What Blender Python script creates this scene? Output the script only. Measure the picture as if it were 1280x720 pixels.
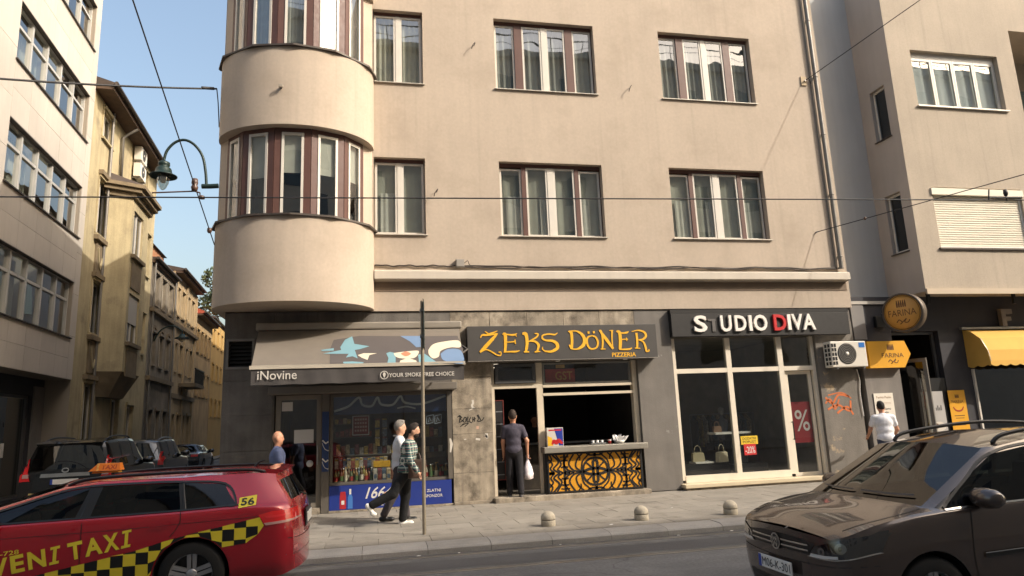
import bpy, bmesh, math, random
import numpy as np
from mathutils import Vector, Matrix
from mathutils.bvhtree import BVHTree
random.seed(7); np.random.seed(7)
for o in list(bpy.data.objects): bpy.data.objects.remove(o)
S = bpy.context.scene
COL = S.collection
# ---------------------------------------------------------------- camera
H = 1.75
cam_d = bpy.data.cameras.new('camera'); cam = bpy.data.objects.new('camera', cam_d); COL.objects.link(cam)
cam_d.sensor_width = 36; cam_d.lens = 36*850/1280; cam_d.clip_end = 2000; cam_d.clip_start = 0.05
AX = np.array([0.97937341, -0.00118856, 0.20205519]); AU = np.array([-0.0406297, -0.98071654, 0.1911656]); AN = np.array([-0.19793166, 0.19543195, 0.960536])
r_ = Vector((AX[0], AN[0], AU[0])).normalized(); f_ = Vector((AX[2], AN[2], AU[2])).normalized()
u_ = r_.cross(f_).normalized(); r_ = f_.cross(u_).normalized()
cam.matrix_world = Matrix(((r_.x, u_.x, -f_.x, 0), (r_.y, u_.y, -f_.y, 0), (r_.z, u_.z, -f_.z, H), (0, 0, 0, 1)))
S.camera = cam
# ---------------------------------------------------------------- sky, sun, exposure
SUN = Vector((-1.1, 0.72, -1.0)).normalized()          # travel direction of the light
elev = math.asin(-SUN.z); azim = math.atan2(-SUN.x, -SUN.y)
W = bpy.data.worlds.new('World'); S.world = W; W.use_nodes = True
nt = W.node_tree; nt.nodes.clear()
sky = nt.nodes.new('ShaderNodeTexSky'); sky.sky_type = 'NISHITA'; sky.sun_disc = False
sky.sun_elevation = elev; sky.sun_rotation = azim; sky.altitude = 0; sky.air_density = 1.5; sky.dust_density = 6.5; sky.ozone_density = 0.7
bg = nt.nodes.new('ShaderNodeBackground'); bg.inputs['Strength'].default_value = 0.15
wo = nt.nodes.new('ShaderNodeOutputWorld')
nt.links.new(sky.outputs[0], bg.inputs[0]); nt.links.new(bg.outputs[0], wo.inputs[0])
sd_ = bpy.data.lights.new('sun', 'SUN'); sd_.energy = 2.35; sd_.angle = math.radians(0.53); sd_.color = (1.0, 0.92, 0.82)
sun = bpy.data.objects.new('sun', sd_); COL.objects.link(sun)
sun.rotation_euler = SUN.to_track_quat('-Z', 'Y').to_euler(); sun.location = (30, -20, 40)
S.view_settings.view_transform = 'Standard'; S.view_settings.look = 'None'; S.view_settings.gamma = 1; S.view_settings.exposure = 0.89
S.view_settings.use_curve_mapping = False
S.render.engine = 'CYCLES'
S.cycles.use_denoising = True
S.cycles.max_bounces = 8; S.cycles.transparent_max_bounces = 12; S.cycles.glossy_bounces = 4; S.cycles.diffuse_bounces = 4
S.cycles.caustics_reflective = False; S.cycles.caustics_refractive = False
S.cycles.sample_clamp_indirect = 6
# ---------------------------------------------------------------- helpers
def lin(c):
    return tuple((v/12.92 if v <= .04045 else ((v+.055)/1.055)**2.4) for v in [x/255 for x in c])
MATS = {}
def mat(name, col, rough=.75, metal=0., var=0., vs=1.5, bump=0., bs=60., rnd=0., dirt=None, coat=0., spec=.5, streak=0., fine=0., sheen=0., emit=None, drip=0., crack=0., track=0.):
    """procedural material; col in sRGB 0-255. var: large noise variation, fine: small grain, streak: vertical stains, rnd: per-object value change, dirt=(srgb, scale, lo, hi)"""
    if name in MATS: return MATS[name]
    m = bpy.data.materials.new(name); m.use_nodes = True; MATS[name] = m
    t = m.node_tree; N = t.nodes; L = t.links; b = N['Principled BSDF']
    c = lin(col) + (1,)
    b.inputs['Base Color'].default_value = c; b.inputs['Roughness'].default_value = rough; b.inputs['Metallic'].default_value = metal
    b.inputs['Specular IOR Level'].default_value = spec
    if coat: b.inputs['Coat Weight'].default_value = coat; b.inputs['Coat Roughness'].default_value = .03
    if sheen: b.inputs['Sheen Weight'].default_value = sheen
    if emit: b.inputs['Emission Color'].default_value = lin(emit[0])+(1,); b.inputs['Emission Strength'].default_value = emit[1]
    geo = N.new('ShaderNodeNewGeometry'); pos = geo.outputs['Position']
    cur = None
    def noise(scale, detail=4, vec=None, rgh=.55):
        n = N.new('ShaderNodeTexNoise'); n.inputs['Scale'].default_value = scale; n.inputs['Detail'].default_value = detail; n.inputs['Roughness'].default_value = rgh
        L.new(vec if vec else pos, n.inputs['Vector']); return n.outputs['Fac']
    def rng(fac, a, bb, lo=.3, hi=.7):
        r = N.new('ShaderNodeMapRange'); r.inputs['From Min'].default_value = lo; r.inputs['From Max'].default_value = hi
        r.inputs['To Min'].default_value = a; r.inputs['To Max'].default_value = bb; L.new(fac, r.inputs['Value']); return r.outputs[0]
    def mul(val):
        nonlocal cur
        x = N.new('ShaderNodeVectorMath'); x.operation = 'SCALE'
        if cur: L.new(cur, x.inputs[0])
        else: x.inputs[0].default_value = c[:3]
        L.new(val, x.inputs['Scale']); cur = x.outputs[0]
    if var: mul(rng(noise(vs), 1-var, 1+var))
    if fine: mul(rng(noise(vs*30, 3), 1-fine, 1+fine))
    if streak:
        mp = N.new('ShaderNodeVectorMath'); mp.operation = 'MULTIPLY'; mp.inputs[1].default_value = (5, 5, .35); L.new(pos, mp.inputs[0])
        mul(rng(noise(1.0, 5, mp.outputs[0], .65), 1-streak, 1+streak*.5))
    if drip:
        mp = N.new('ShaderNodeVectorMath'); mp.operation = 'MULTIPLY'; mp.inputs[1].default_value = (7, 7, .2); L.new(pos, mp.inputs[0]); mul(rng(noise(1.0, 3, mp.outputs[0], .5), 1, 1-drip, .56, .74))
    if track:
        mp = N.new('ShaderNodeVectorMath'); mp.operation = 'MULTIPLY'; mp.inputs[1].default_value = (.12, 2.6, 1); L.new(pos, mp.inputs[0]); mul(rng(noise(1.0, 4, mp.outputs[0], .6), 1-track, 1+track))
    if crack:
        wv = N.new('ShaderNodeTexNoise'); wv.inputs['Scale'].default_value = 1.3; L.new(pos, wv.inputs['Vector']); ad_ = N.new('ShaderNodeVectorMath'); ad_.operation = 'MULTIPLY_ADD'; ad_.inputs[1].default_value = (.9, .9, .9); L.new(wv.outputs['Color'], ad_.inputs[0]); L.new(pos, ad_.inputs[2])
        vo = N.new('ShaderNodeTexVoronoi'); vo.feature = 'DISTANCE_TO_EDGE'; vo.inputs['Scale'].default_value = .55; L.new(ad_.outputs[0], vo.inputs['Vector']); mul(rng(vo.outputs['Distance'], 1-crack, 1, .0, .012))
    if rnd:
        oi = N.new('ShaderNodeObjectInfo'); mul(rng(oi.outputs['Random'], 1-rnd, 1+rnd, 0, 1))
    if dirt:
        mx = N.new('ShaderNodeMix'); mx.data_type = 'RGBA'; L.new(rng(noise(dirt[1], 6, None, .65), 0, 1, dirt[2], dirt[3]), mx.inputs['Factor'])
        if cur: L.new(cur, mx.inputs['A'])
        else: mx.inputs['A'].default_value = c
        mx.inputs['B'].default_value = lin(dirt[0])+(1,); cur = mx.outputs['Result']
    if cur: L.new(cur, b.inputs['Base Color'])
    if rough < .7 and var:
        L.new(rng(noise(vs*3), max(.02, rough-.08), rough+.1), b.inputs['Roughness'])
    if bump:
        bp = N.new('ShaderNodeBump'); bp.inputs['Strength'].default_value = bump; bp.inputs['Distance'].default_value = .02
        L.new(noise(bs, 5), bp.inputs['Height']); L.new(bp.outputs[0], b.inputs['Normal'])
    return m
def glass(name, tint=(225, 232, 230), refl=1.0, ior=1.5, rough=0.0, dark=0.0):
    if name in MATS: return MATS[name]
    m = bpy.data.materials.new(name); m.use_nodes = True; MATS[name] = m
    t = m.node_tree; N = t.nodes; L = t.links; N.remove(N['Principled BSDF']); out = N['Material Output']
    tr = N.new('ShaderNodeBsdfTransparent'); tr.inputs[0].default_value = lin(tint)+(1,)
    gl = N.new('ShaderNodeBsdfGlossy'); gl.inputs['Roughness'].default_value = rough; gl.inputs[0].default_value = (refl,)*3+(1,)
    lw = N.new('ShaderNodeLayerWeight'); lw.inputs['Blend'].default_value = .5
    pw = N.new('ShaderNodeMath'); pw.operation = 'POWER'; pw.inputs[1].default_value = 4.0; L.new(lw.outputs['Facing'], pw.inputs[0])
    fr = N.new('ShaderNodeMath'); fr.operation = 'MULTIPLY_ADD'; fr.inputs[1].default_value = .9; fr.inputs[2].default_value = .05; L.new(pw.outputs[0], fr.inputs[0])
    geo = N.new('ShaderNodeNewGeometry'); ns = N.new('ShaderNodeTexNoise'); ns.inputs['Scale'].default_value = 1.1; ns.inputs['Detail'].default_value = 1
    L.new(geo.outputs['Position'], ns.inputs['Vector']); bp = N.new('ShaderNodeBump'); bp.inputs['Strength'].default_value = .05; bp.inputs['Distance'].default_value = .1
    L.new(ns.outputs['Fac'], bp.inputs['Height']); L.new(bp.outputs[0], gl.inputs['Normal'])
    ad = N.new('ShaderNodeMath'); ad.operation = 'ADD'; ad.use_clamp = True; ad.inputs[1].default_value = dark; L.new(fr.outputs[0], ad.inputs[0])
    mx = N.new('ShaderNodeMixShader'); L.new(ad.outputs[0], mx.inputs[0]); L.new(tr.outputs[0], mx.inputs[1]); L.new(gl.outputs[0], mx.inputs[2])
    L.new(mx.outputs[0], out.inputs[0]); return m

def tag(o, label=None, cat=None, group=None, kind=None):
    if label: o['label'] = label
    if cat: o['category'] = cat
    if group: o['group'] = group
    if kind: o['kind'] = kind
    return o
def thing(name, label, cat, loc=(0, 0, 0), rz=0., group=None):
    o = bpy.data.objects.new(name, None); COL.objects.link(o); o.location = loc; o.rotation_euler = (0, 0, rz); o.empty_display_size = .2
    return tag(o, label, cat, group)
class MB:
    """collects faces; build() links them as one mesh object"""
    def __init__(s): s.v = []; s.f = []; s.sm = []
    def add(s, vs, fs, smooth=False):
        b = len(s.v); s.v.extend([tuple(map(float, p)) for p in vs]); s.f.extend([tuple(b+i for i in f) for f in fs]); s.sm.extend([smooth]*len(fs)); return s
    def box(s, x0, x1, y0, y1, z0, z1):
        if x0 > x1: x0, x1 = x1, x0
        if y0 > y1: y0, y1 = y1, y0
        if z0 > z1: z0, z1 = z1, z0
        return s.add([(x0, y0, z0), (x1, y0, z0), (x1, y1, z0), (x0, y1, z0), (x0, y0, z1), (x1, y0, z1), (x1, y1, z1), (x0, y1, z1)],
              [(0, 3, 2, 1), (4, 5, 6, 7), (0, 1, 5, 4), (1, 2, 6, 5), (2, 3, 7, 6), (3, 0, 4, 7)])
    def bbox(s, x0, x1, y0, y1, z0, z1, b=.01):
        """box whose edges are chamfered"""
        bm = bmesh.new(); bmesh.ops.create_cube(bm, size=1)
        for v in bm.verts: v.co = Vector(((x0+x1)/2+v.co.x*abs(x1-x0), (y0+y1)/2+v.co.y*abs(y1-y0), (z0+z1)/2+v.co.z*abs(z1-z0)))
        bmesh.ops.bevel(bm, geom=bm.edges[:], offset=min(b, .45*min(abs(x1-x0), abs(y1-y0), abs(z1-z0))), segments=2, affect='EDGES', profile=.6)
        bm.verts.index_update(); s.add([v.co[:] for v in bm.verts], [[v.index for v in f.verts] for f in bm.faces]); bm.free(); return s
    def quad(s, a, b, c, d): return s.add([a, b, c, d], [(0, 1, 2, 3)])
    def poly(s, pts): return s.add(pts, [tuple(range(len(pts)))])
    def prism(s, pts, ax, a, b):
        """2-D polygon pts extruded along axis ax ('x','y','z') from a to b"""
        def mk(p, h): return (h, p[0], p[1]) if ax == 'x' else ((p[0], h, p[1]) if ax == 'y' else (p[0], p[1], h))
        n = len(pts); ar = sum(pts[i][0]*pts[(i+1) % n][1]-pts[(i+1) % n][0]*pts[i][1] for i in range(n))
        if ar < 0: pts = pts[::-1]
        vs = [mk(p, a) for p in pts]+[mk(p, b) for p in pts]
        fs = [tuple(range(n))[::-1], tuple(range(n, 2*n))]+[(i, (i+1) % n, n+(i+1) % n, n+i) for i in range(n)]
        return s.add(vs, fs)
    def tube(s, pts, r, n=8, cap=True, smooth=True):
        pts = [Vector(p) for p in pts]; R = r if hasattr(r, '__len__') else [r]*len(pts)
        vs = []; fs = []; up = None
        for i, p in enumerate(pts):
            d = (pts[min(i+1, len(pts)-1)]-pts[max(i-1, 0)]).normalized()
            if up is None: up = Vector((0, 0, 1)) if abs(d.z) < .9 else Vector((1, 0, 0))
            a = d.cross(up).normalized(); b = a.cross(d).normalized(); up = b
            for k in range(n):
                t = 2*math.pi*k/n; vs.append(p+R[i]*(math.cos(t)*a+math.sin(t)*b))
        for i in range(len(pts)-1):
            for k in range(n): fs.append((i*n+k, i*n+(k+1) % n, (i+1)*n+(k+1) % n, (i+1)*n+k))
        b0 = len(s.v); s.add(vs, fs, smooth)
        if cap: s.add([vs[k] for k in range(n)], [tuple(range(n))[::-1]]); s.add([vs[(len(pts)-1)*n+k] for k in range(n)], [tuple(range(n))])
        return s
    def lathe(s, prof, c=(0, 0, 0), n=24, ax='z', smooth=True, a0=0, a1=2*math.pi):
        """profile [(r,h)] spun about axis"""
        full = abs(a1-a0-2*math.pi) < 1e-6; m = n if full else n+1; vs = []
        for (r, h) in prof:
            for k in range(m):
                t = a0+(a1-a0)*k/n; p, q = r*math.cos(t), r*math.sin(t)
                v = (p, q, h) if ax == 'z' else ((p, h, q) if ax == 'y' else (h, p, q))
                vs.append((v[0]+c[0], v[1]+c[1], v[2]+c[2]))
        fs = []
        for i in range(len(prof)-1):
            for k in range(n):
                k2 = (k+1) % m; q = (i*m+k, i*m+k2, (i+1)*m+k2, (i+1)*m+k); fs.append(q[::-1] if ax == 'y' else q)
        return s.add(vs, fs, smooth)
    def ribbon(s, pts, w, y, t=.004):
        """flat stroke in the x-z plane at depth y, width w (number or list), thickness t toward -y"""
        n = len(pts); Wd = list(np.interp(np.linspace(0, 1, n), np.linspace(0, 1, len(w)), w)) if hasattr(w, '__len__') else [w]*n; a = []; b = []
        for i, p in enumerate(pts):
            q0 = pts[max(i-1, 0)]; q1 = pts[min(i+1, n-1)]; dx, dz = q1[0]-q0[0], q1[1]-q0[1]; l = math.hypot(dx, dz) or 1
            nx, nz = -dz/l, dx/l; a.append((p[0]+nx*Wd[i]/2, p[1]+nz*Wd[i]/2)); b.append((p[0]-nx*Wd[i]/2, p[1]-nz*Wd[i]/2))
        for i in range(n-1):
            A, B, C, D = b[i], b[i+1], a[i+1], a[i]; F = y-t
            s.add([(A[0], F, A[1]), (B[0], F, B[1]), (C[0], F, C[1]), (D[0], F, D[1]), (A[0], y, A[1]), (B[0], y, B[1]), (C[0], y, C[1]), (D[0], y, D[1])],
                  [(0, 1, 2, 3), (0, 4, 5, 1), (3, 2, 6, 7)]+([(0, 3, 7, 4)] if i == 0 else [])+([(1, 5, 6, 2)] if i == n-2 else []))
        return s
    def mesh(s, name, fix=False):
        me = bpy.data.meshes.new(name); me.from_pydata(s.v, [], s.f); me.update()
        if any(s.sm): me.polygons.foreach_set('use_smooth', s.sm)
        if fix:
            bm = bmesh.new(); bm.from_mesh(me); bmesh.ops.remove_doubles(bm, verts=bm.verts, dist=1e-5); bmesh.ops.recalc_face_normals(bm, faces=bm.faces); bm.to_mesh(me); bm.free()
        return me
    def build(s, name, m, parent=None, loc=None, fix=False):
        return obj(name, s.mesh(name, fix), m, parent, loc)
def obj(name, me, m=None, parent=None, loc=None):
    o = bpy.data.objects.new(name, me); COL.objects.link(o)
    if m is not None and not me.materials: me.materials.append(m)
    if parent: o.parent = parent
    if loc: o.location = loc
    return o
def box(name, m, parent, *a, bev=0): 
    mb = MB(); (mb.bbox(*a, bev) if bev else mb.box(*a)); return mb.build(name, m, parent)
def copy_tree(o, parent=None):
    c = o.copy(); COL.objects.link(c); c.parent = parent
    for ch in o.children: copy_tree(ch, c)
    return c
def cr(pts, n=6):
    """Catmull-Rom through points"""
    pts = [np.array(p, float) for p in pts]; out = []
    for i in range(len(pts)-1):
        p0, p1, p2, p3 = pts[max(i-1, 0)], pts[i], pts[i+1], pts[min(i+2, len(pts)-1)]
        for k in range(n):
            t = k/n; out.append(.5*((2*p1)+(-p0+p2)*t+(2*p0-5*p1+4*p2-p3)*t*t+(-p0+3*p1-3*p2+p3)*t**3))
    out.append(pts[-1]); return out
_txt = {}
def text_geo(s, bold=0., res=3):
    k = (s, bold, res)
    if k not in _txt:
        cu = bpy.data.curves.new('t', 'FONT'); cu.body = s; cu.offset = bold; cu.resolution_u = res; cu.fill_mode = 'FRONT'
        o = bpy.data.objects.new('t', cu); COL.objects.link(o)
        dg = bpy.context.evaluated_depsgraph_get(); me = bpy.data.meshes.new_from_object(o.evaluated_get(dg))
        v = np.array([p.co[:2] for p in me.vertices]); f = [tuple(p.vertices) for p in me.polygons]
        bpy.data.objects.remove(o); bpy.data.curves.remove(cu); bpy.data.meshes.remove(me)
        v = (v-v.min(0))/(v.max(0)-v.min(0)); _txt[k] = (v, f)
    return _txt[k]
def text(name, s, m, parent, x0, x1, z0, z1, y, bold=0., ext=.004, shear=0., rot=0.):
    """flat lettering fitted into the rectangle x0..x1, z0..z1 facing -y"""
    v, f = text_geo(s, bold); P = []
    cx, cz = (x0+x1)/2, (z0+z1)/2
    for p in v:
        X = x0+p[0]*(x1-x0)+shear*(p[1]-.5)*(z1-z0); Z = z0+p[1]*(z1-z0)
        if rot: X, Z = cx+(X-cx)*math.cos(rot)-(Z-cz)*math.sin(rot), cz+(X-cx)*math.sin(rot)+(Z-cz)*math.cos(rot)
        P.append((X, Z))
    mb = MB(); n = len(P); mb.add([(p[0], y-ext, p[1]) for p in P], f)
    if ext > .003:
        cnt = {}
        for q in f:
            for a, b in zip(q, q[1:]+q[:1]): cnt[(a, b)] = 1
        mb.add([(p[0], y-ext, p[1]) for p in P]+[(p[0], y, p[1]) for p in P], [(b, a, n+a, n+b) for (a, b) in cnt if (b, a) not in cnt])
    return mb.build(name, m, parent)
def wall_sheet(x0, x1, z0, z1, openings, depth, y=0., mb=None):
    """front sheet facing -y with openings (x0,x1,z0,z1) and their reveals going in by depth"""
    mb = mb or MB(); xs = sorted({x0, x1, *[v for o in openings for v in o[:2]]}); zs = sorted({z0, z1, *[v for o in openings for v in o[2:4]]})
    xs = [x for x in xs if x0 <= x <= x1]; zs = [z for z in zs if z0 <= z <= z1]
    for i in range(len(xs)-1):
        for j in range(len(zs)-1):
            cx, cz = (xs[i]+xs[i+1])/2, (zs[j]+zs[j+1])/2
            if any(o[0] < cx < o[1] and o[2] < cz < o[3] for o in openings): continue
            mb.quad((xs[i], y, zs[j]), (xs[i+1], y, zs[j]), (xs[i+1], y, zs[j+1]), (xs[i], y, zs[j+1]))
    for o in openings:
        a, b, c, d = o[:4]; Y = y+depth
        if c > z0: mb.quad((a, y, c), (a, Y, c), (b, Y, c), (b, y, c))
        mb.quad((a, y, d), (b, y, d), (b, Y, d), (a, Y, d)); mb.quad((a, y, c), (a, y, d), (a, Y, d), (a, Y, c)); mb.quad((b, y, c), (b, Y, c), (b, Y, d), (b, y, d))
    return mb
def frame_mb(x0, x1, z0, z1, w, y0, y1, mb=None):
    mb = mb or MB()
    return mb.box(x0, x0+w, y0, y1, z0, z1).box(x1-w, x1, y0, y1, z0, z1).box(x0+w, x1-w, y0, y1, z0, z0+w).box(x0+w, x1-w, y0, y1, z1-w, z1)
def curtain_mb(x0, x1, z0, z1, y, amp=.03, folds=9, n=None):
    n = n or max(8, int(folds*6)); ph = random.random()*6; v = []
    for i in range(n+1):
        t = i/n; yy = y+amp*math.sin(t*folds*2*math.pi+ph+.8*math.sin(t*7+ph)); v += [(x0+(x1-x0)*t, yy, z0), (x0+(x1-x0)*t, yy+.01, z1)]
    return MB().add(v, [(2*i, 2*i+2, 2*i+3, 2*i+1) for i in range(n)], True)
# ---------------------------------------------------------------- pixel rays, used to read real positions on known planes
def ray(px, py):
    d = np.array([px-640., py-360., 850.]); return np.array([d@AX, d@AN, d@AU])
def at(px, py, Y):
    r = ray(px, py); p = r*(Y/r[1]); return (p[0], Y, p[2]+H)
def on_plane(px, py, p0, n):
    r = ray(px, py); p0 = np.array(p0)-np.array([0, 0, H]); t = (p0@np.array(n))/(r@np.array(n)); p = r*t; return (p[0], p[1], p[2]+H)
# ---------------------------------------------------------------- materials
stucco = mat('stucco_beige', (187, 172, 155), .9, drip=.07, var=.05, vs=.55, bump=.25, bs=90, streak=.045, fine=.04, dirt=((168, 153, 136), .9, .5, .85))
stucco2 = mat('stucco_beige_farina', (180, 167, 150), .9, drip=.1, var=.08, vs=.8, bump=.35, bs=70, streak=.05, fine=.05)
stucco_grey = mat('stucco_grey', (186, 186, 184), .9, var=.06, vs=.6, bump=.3, bs=70, streak=.06)
white_frame = mat('window_frame_white', (212, 206, 195), .4, var=.04, vs=3)
brown_post = mat('brown_post', (92, 62, 54), .5, var=.08, vs=4)
dark_sheet = mat('dark_sheet_metal', (78, 70, 64), .5, metal=.3, var=.15, vs=3)
alu = mat('aluminium_frame', (150, 146, 138), .4, metal=.55, var=.08, vs=4)
dark_stone = mat('dark_stone', (110, 105, 99), .85, drip=.2, var=.26, vs=2.2, bump=.3, bs=40, streak=.2, fine=.15, rnd=.08)
pale_stone = mat('pale_stone_cladding', (164, 152, 134), .85, drip=.25, var=.26, vs=3, bump=.35, bs=45, streak=.28, fine=.16, rnd=.07, dirt=((84, 76, 66), 2.6, .46, .7))
grey_paint = mat('grey_painted_pillar', (116, 111, 105), .8, var=.12, vs=2, bump=.2, bs=50, streak=.1, dirt=((170, 168, 163), 2.6, .66, .74))
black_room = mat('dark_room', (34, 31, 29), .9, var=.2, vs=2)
curtain_m = mat('curtain_cloth', (186, 180, 164), .9, var=.12, vs=4)
curtain_w = mat('curtain_pale', (196, 191, 180), .9, var=.08, vs=4)
asphalt = mat('asphalt', (98, 98, 98), .82, crack=.45, track=.14, var=.2, vs=.9, bump=.5, bs=160, fine=.22, dirt=((122, 120, 116), .7, .54, .76))
slab_m = mat('paving_slab', (136, 130, 120), .85, var=.12, vs=1.4, bump=.3, bs=80, fine=.12, rnd=.07, dirt=((98, 91, 82), 2.3, .55, .74))
kerb_m = mat('kerb_stone', (150, 147, 142), .85, var=.14, vs=2, bump=.35, bs=70, fine=.12, rnd=.08)
pane_m = glass('window_glass', (230, 236, 234), 1.0, 1.5, dark=.14)
pane_bay = pane_m
pane_shop = glass('shop_glass', (220, 224, 222), .95, 1.5, dark=.045)
pane_dark = glass('tinted_glass', (120, 126, 128), 1.0, 1.5, dark=.05)
black_m = mat('black_plastic', (24, 24, 25), .45)
rubber = mat('rubber', (20, 20, 20), .85)
steel = mat('steel', (150, 150, 150), .35, metal=.9)
white_p = mat('white_paint', (225, 222, 215), .5, var=.05, vs=3)
# ---------------------------------------------------------------- ground, road, pavement
def struct(name, mb, m, parent=None):
    o = mb.build(name, m, parent)
    if not parent: o['kind'] = 'structure'
    return o
soil = mat('soil_ground', (112, 108, 100), .95, var=.2, vs=.2)
struct('ground', MB().quad((-900, -900, -.32), (900, -900, -.32), (900, 900, -.32), (-900, 900, -.32)), soil)
prof = [(1.0, -.10), (3, -.02), (5, .0), (7.5, .0), (8.4, -.012), (9.2, -.04), (10.0, -.085), (10.55, -.125)]
mb = MB(); xs = np.linspace(-70, 70, 141)
for i in range(len(xs)-1):
    for (a, za), (b, zb) in zip(prof, prof[1:]): mb.quad((xs[i], a, za), (xs[i+1], a, za), (xs[i+1], b, zb), (xs[i], b, zb))
road = struct('road', mb, asphalt)
SDX, SDY = -0.06523142, 0.99787016
def st(u, v, z=0.):      # side-street frame: u along it from the corner line, v to the left of the main building's side
    return (-3.1+SDX*u-SDY*v, 15.3+SDY*u+SDX*v, z)
mb = MB()
mb.poly([(-9.0, 10.55, -.121), (-3.5, 10.55, -.121), st(0, .75, -.105), st(0, 5.2, -.105)])
for u in range(0, 140, 10): mb.quad(st(u, 5.2, -.105), st(u, .75, -.105), st(u+10, .75, -.105), st(u+10, 5.2, -.105))
struct('side_street', mb, asphalt)
bedding = mat('mortar_bed', (102, 95, 86), .95, var=.15, vs=2)
pav = struct('pavement', MB().box(-3.9, 70, 10.99, 15.34, -.3, -.022).box(-3.9, -3.0, 15.34, 15.5, -.3, -.022), bedding)
sw, sh = .80, .545
sm = MB().bbox(-sw/2+.003, sw/2-.003, -sh/2+.003, sh/2-.003, -.05, 0, .004).mesh('slab'); sm.materials.append(slab_m)
n = 0
for r in range(8):
    for c in range(27):
        X = -3.9+sw*(c+.5)+(r % 2)*sw*.5; Y = 10.98+sh*(r+.5)
        if X > 17.5: continue
        o = obj('paving_slab', sm, None, pav, (X, Y, random.uniform(-.003, .003))); o.rotation_euler = (random.uniform(-.004, .004), random.uniform(-.004, .004), random.choice((0, math.pi))); n += 1
mb = MB()
for r in range(8):
    for c in range(60): 
        x = 17.9+sw*c; mb.box(x+.004, x+sw-.004, 10.98+sh*r+.004, 10.98+sh*(r+1)-.004, -.05, 0)
tag(mb.build('far_slabs', slab_m, pav), kind='stuff')
kerb = struct('kerb', MB().box(-3.9, 70, 10.58, 10.97, -.3, -.06), bedding)
kl = .94
def kerb_mesh(L):
    p = [(10.50, -.3), (10.975, -.3), (10.975, .0), (10.64, -.006), (10.555, -.03), (10.53, -.05)]
    return MB().prism(p, 'x', .004, L-.004)
km = kerb_mesh(kl).mesh('kerb_stone', True); km.materials.append(kerb_m)
for c in range(24): 
    o = obj('kerb_stone', km, None, kerb, (-3.9+kl*c, 0, random.uniform(-.006, .004)))
MB().prism([(10.50, -.3), (10.975, -.3), (10.975, .0), (10.64, -.006), (10.53, -.05)], 'x', -3.9+kl*24, 70).build('far_kerb', kerb_m, kerb)
# side-street footways (narrow, one on each side) and the footway left of the side street
fw = MB()
for v0, v1 in ((0, .75), (5.2, 6.0)):
    fw.add([st(0, v0, 0), st(0, v1, 0), st(140, v1, 0), st(140, v0, 0), st(0, v0, -.3), st(0, v1, -.3), st(140, v1, -.3), st(140, v0, -.3)], [(0, 1, 2, 3), (1, 0, 4, 5), (0, 3, 7, 4), (2, 1, 5, 6)])
fw.box(-70, -9.0, 10.6, 16.0, -.3, .0)
struct('footway', fw, slab_m)
struct('near_pavement', MB().box(-70, 70, -8, .98, -.3, .0), slab_m)
# tram rails let into the asphalt
def roadz(y): return float(np.interp(y, [p[0] for p in prof], [p[1] for p in prof]))
rail_m = mat('rail_steel', (168, 164, 158), .4, metal=.8, var=.2, vs=2)
for y, lab in ((8.76, 'worn steel tram rail set in the asphalt, the one nearer the cars'), (10.2, 'worn steel tram rail set in the asphalt close to the kerb')):
    z = roadz(y); t = thing('tram_rail', lab, 'rail', (0, y, z), 0, 'tram rails')
    MB().box(-70, 70, -.032, .028, -.06, .005).build('rail_head', rail_m, t)
    MB().box(-70, 70, .03, .062, -.06, .0035).build('rail_groove', black_m, t)
    MB().box(-70, 70, .064, .085, -.06, .0045).build('guard_lip', rail_m, t)
# darker repair strips in the asphalt, thin sheets above the road
patch_m = mat('asphalt_patch', (78, 78, 79), .85, var=.15, vs=1.2, bump=.5, bs=150, fine=.2)
mb = MB()
for (x0, x1, y0, y1) in ((-70, 70, 10.3, 10.52), (-3.2, 9.6, 9.0, 9.75)):
    k = 40
    for i in range(k):
        a = x0+(x1-x0)*i/k; b = x0+(x1-x0)*(i+1)/k; j0 = .03*math.sin(i*1.7); j1 = .03*math.sin((i+1)*1.7)
        ym = (y0+y1)/2
        for ya, yb, fa, fb in ((y0, ym, 1, 0), (ym, y1, 0, 1)):
            A = (a, ya-j0*fa); B = (b, ya-j1*fa); C = (b, yb+j1*fb*.3); D = (a, yb+j0*fb*.3)
            mb.quad(*[(p[0], p[1], roadz(p[1])+.004) for p in (A, B, C, D)])
struct('road_patch', mb, patch_m)
# ---------------------------------------------------------------- the corner apartment building
FY = 15.3
A = thing('apartment_building', 'beige corner apartment building with rounded bay and three shops at street level', 'building', (0, FY, 0))
ROOF = 13.8; XL, XR = -3.3, 12.2
wins_up = [(.03, 1.23, 9.85, 11.76), (3.02, 5.65, 9.85, 11.76), (7.46, 10.13, 9.85, 11.76)]
wins_lo = [(.05, 1.24, 6.07, 7.93), (3.02, 5.63, 6.07, 7.93), (7.43, 10.09, 6.07, 7.93)]
REV = .2
mb = wall_sheet(-.02, XR, 4.27, ROOF, wins_up+wins_lo, REV)
mb.quad((XR, 0, 4.27), (XR, 12, 4.27), (XR, 12, ROOF), (XR, 0, ROOF)).quad((XL, 12, 4.29), (XL, 0, 4.29), (XL, 0, ROOF), (XL, 12, ROOF))
mb.quad((XR, 12, 0), (XL, 12, 0), (XL, 12, ROOF), (XR, 12, ROOF)).quad((XL, 0, ROOF), (XR, 0, ROOF), (XR, 12, ROOF), (XL, 12, ROOF))
mb.quad((-.02, 0, 4.27), (-.02, .06, 4.27), (XR, .06, 4.27), (XR, 0, 4.27)).quad((XL, .0, 4.29), (XL, 12, 4.29), (-.02, 12, 4.29), (-.02, .0, 4.29))
mb.build('wall', stucco, A)
MB().box(XL+.1, XR-.1, .9, 11.9, 8.9, 9.0).box(XL+.1, XR-.1, .9, 11.9, 5.4, 5.5).box(XL+.1, XR-.1, 4, 4.1, 4.4, 13.7).build('inner_wall', black_room, A)
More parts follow.
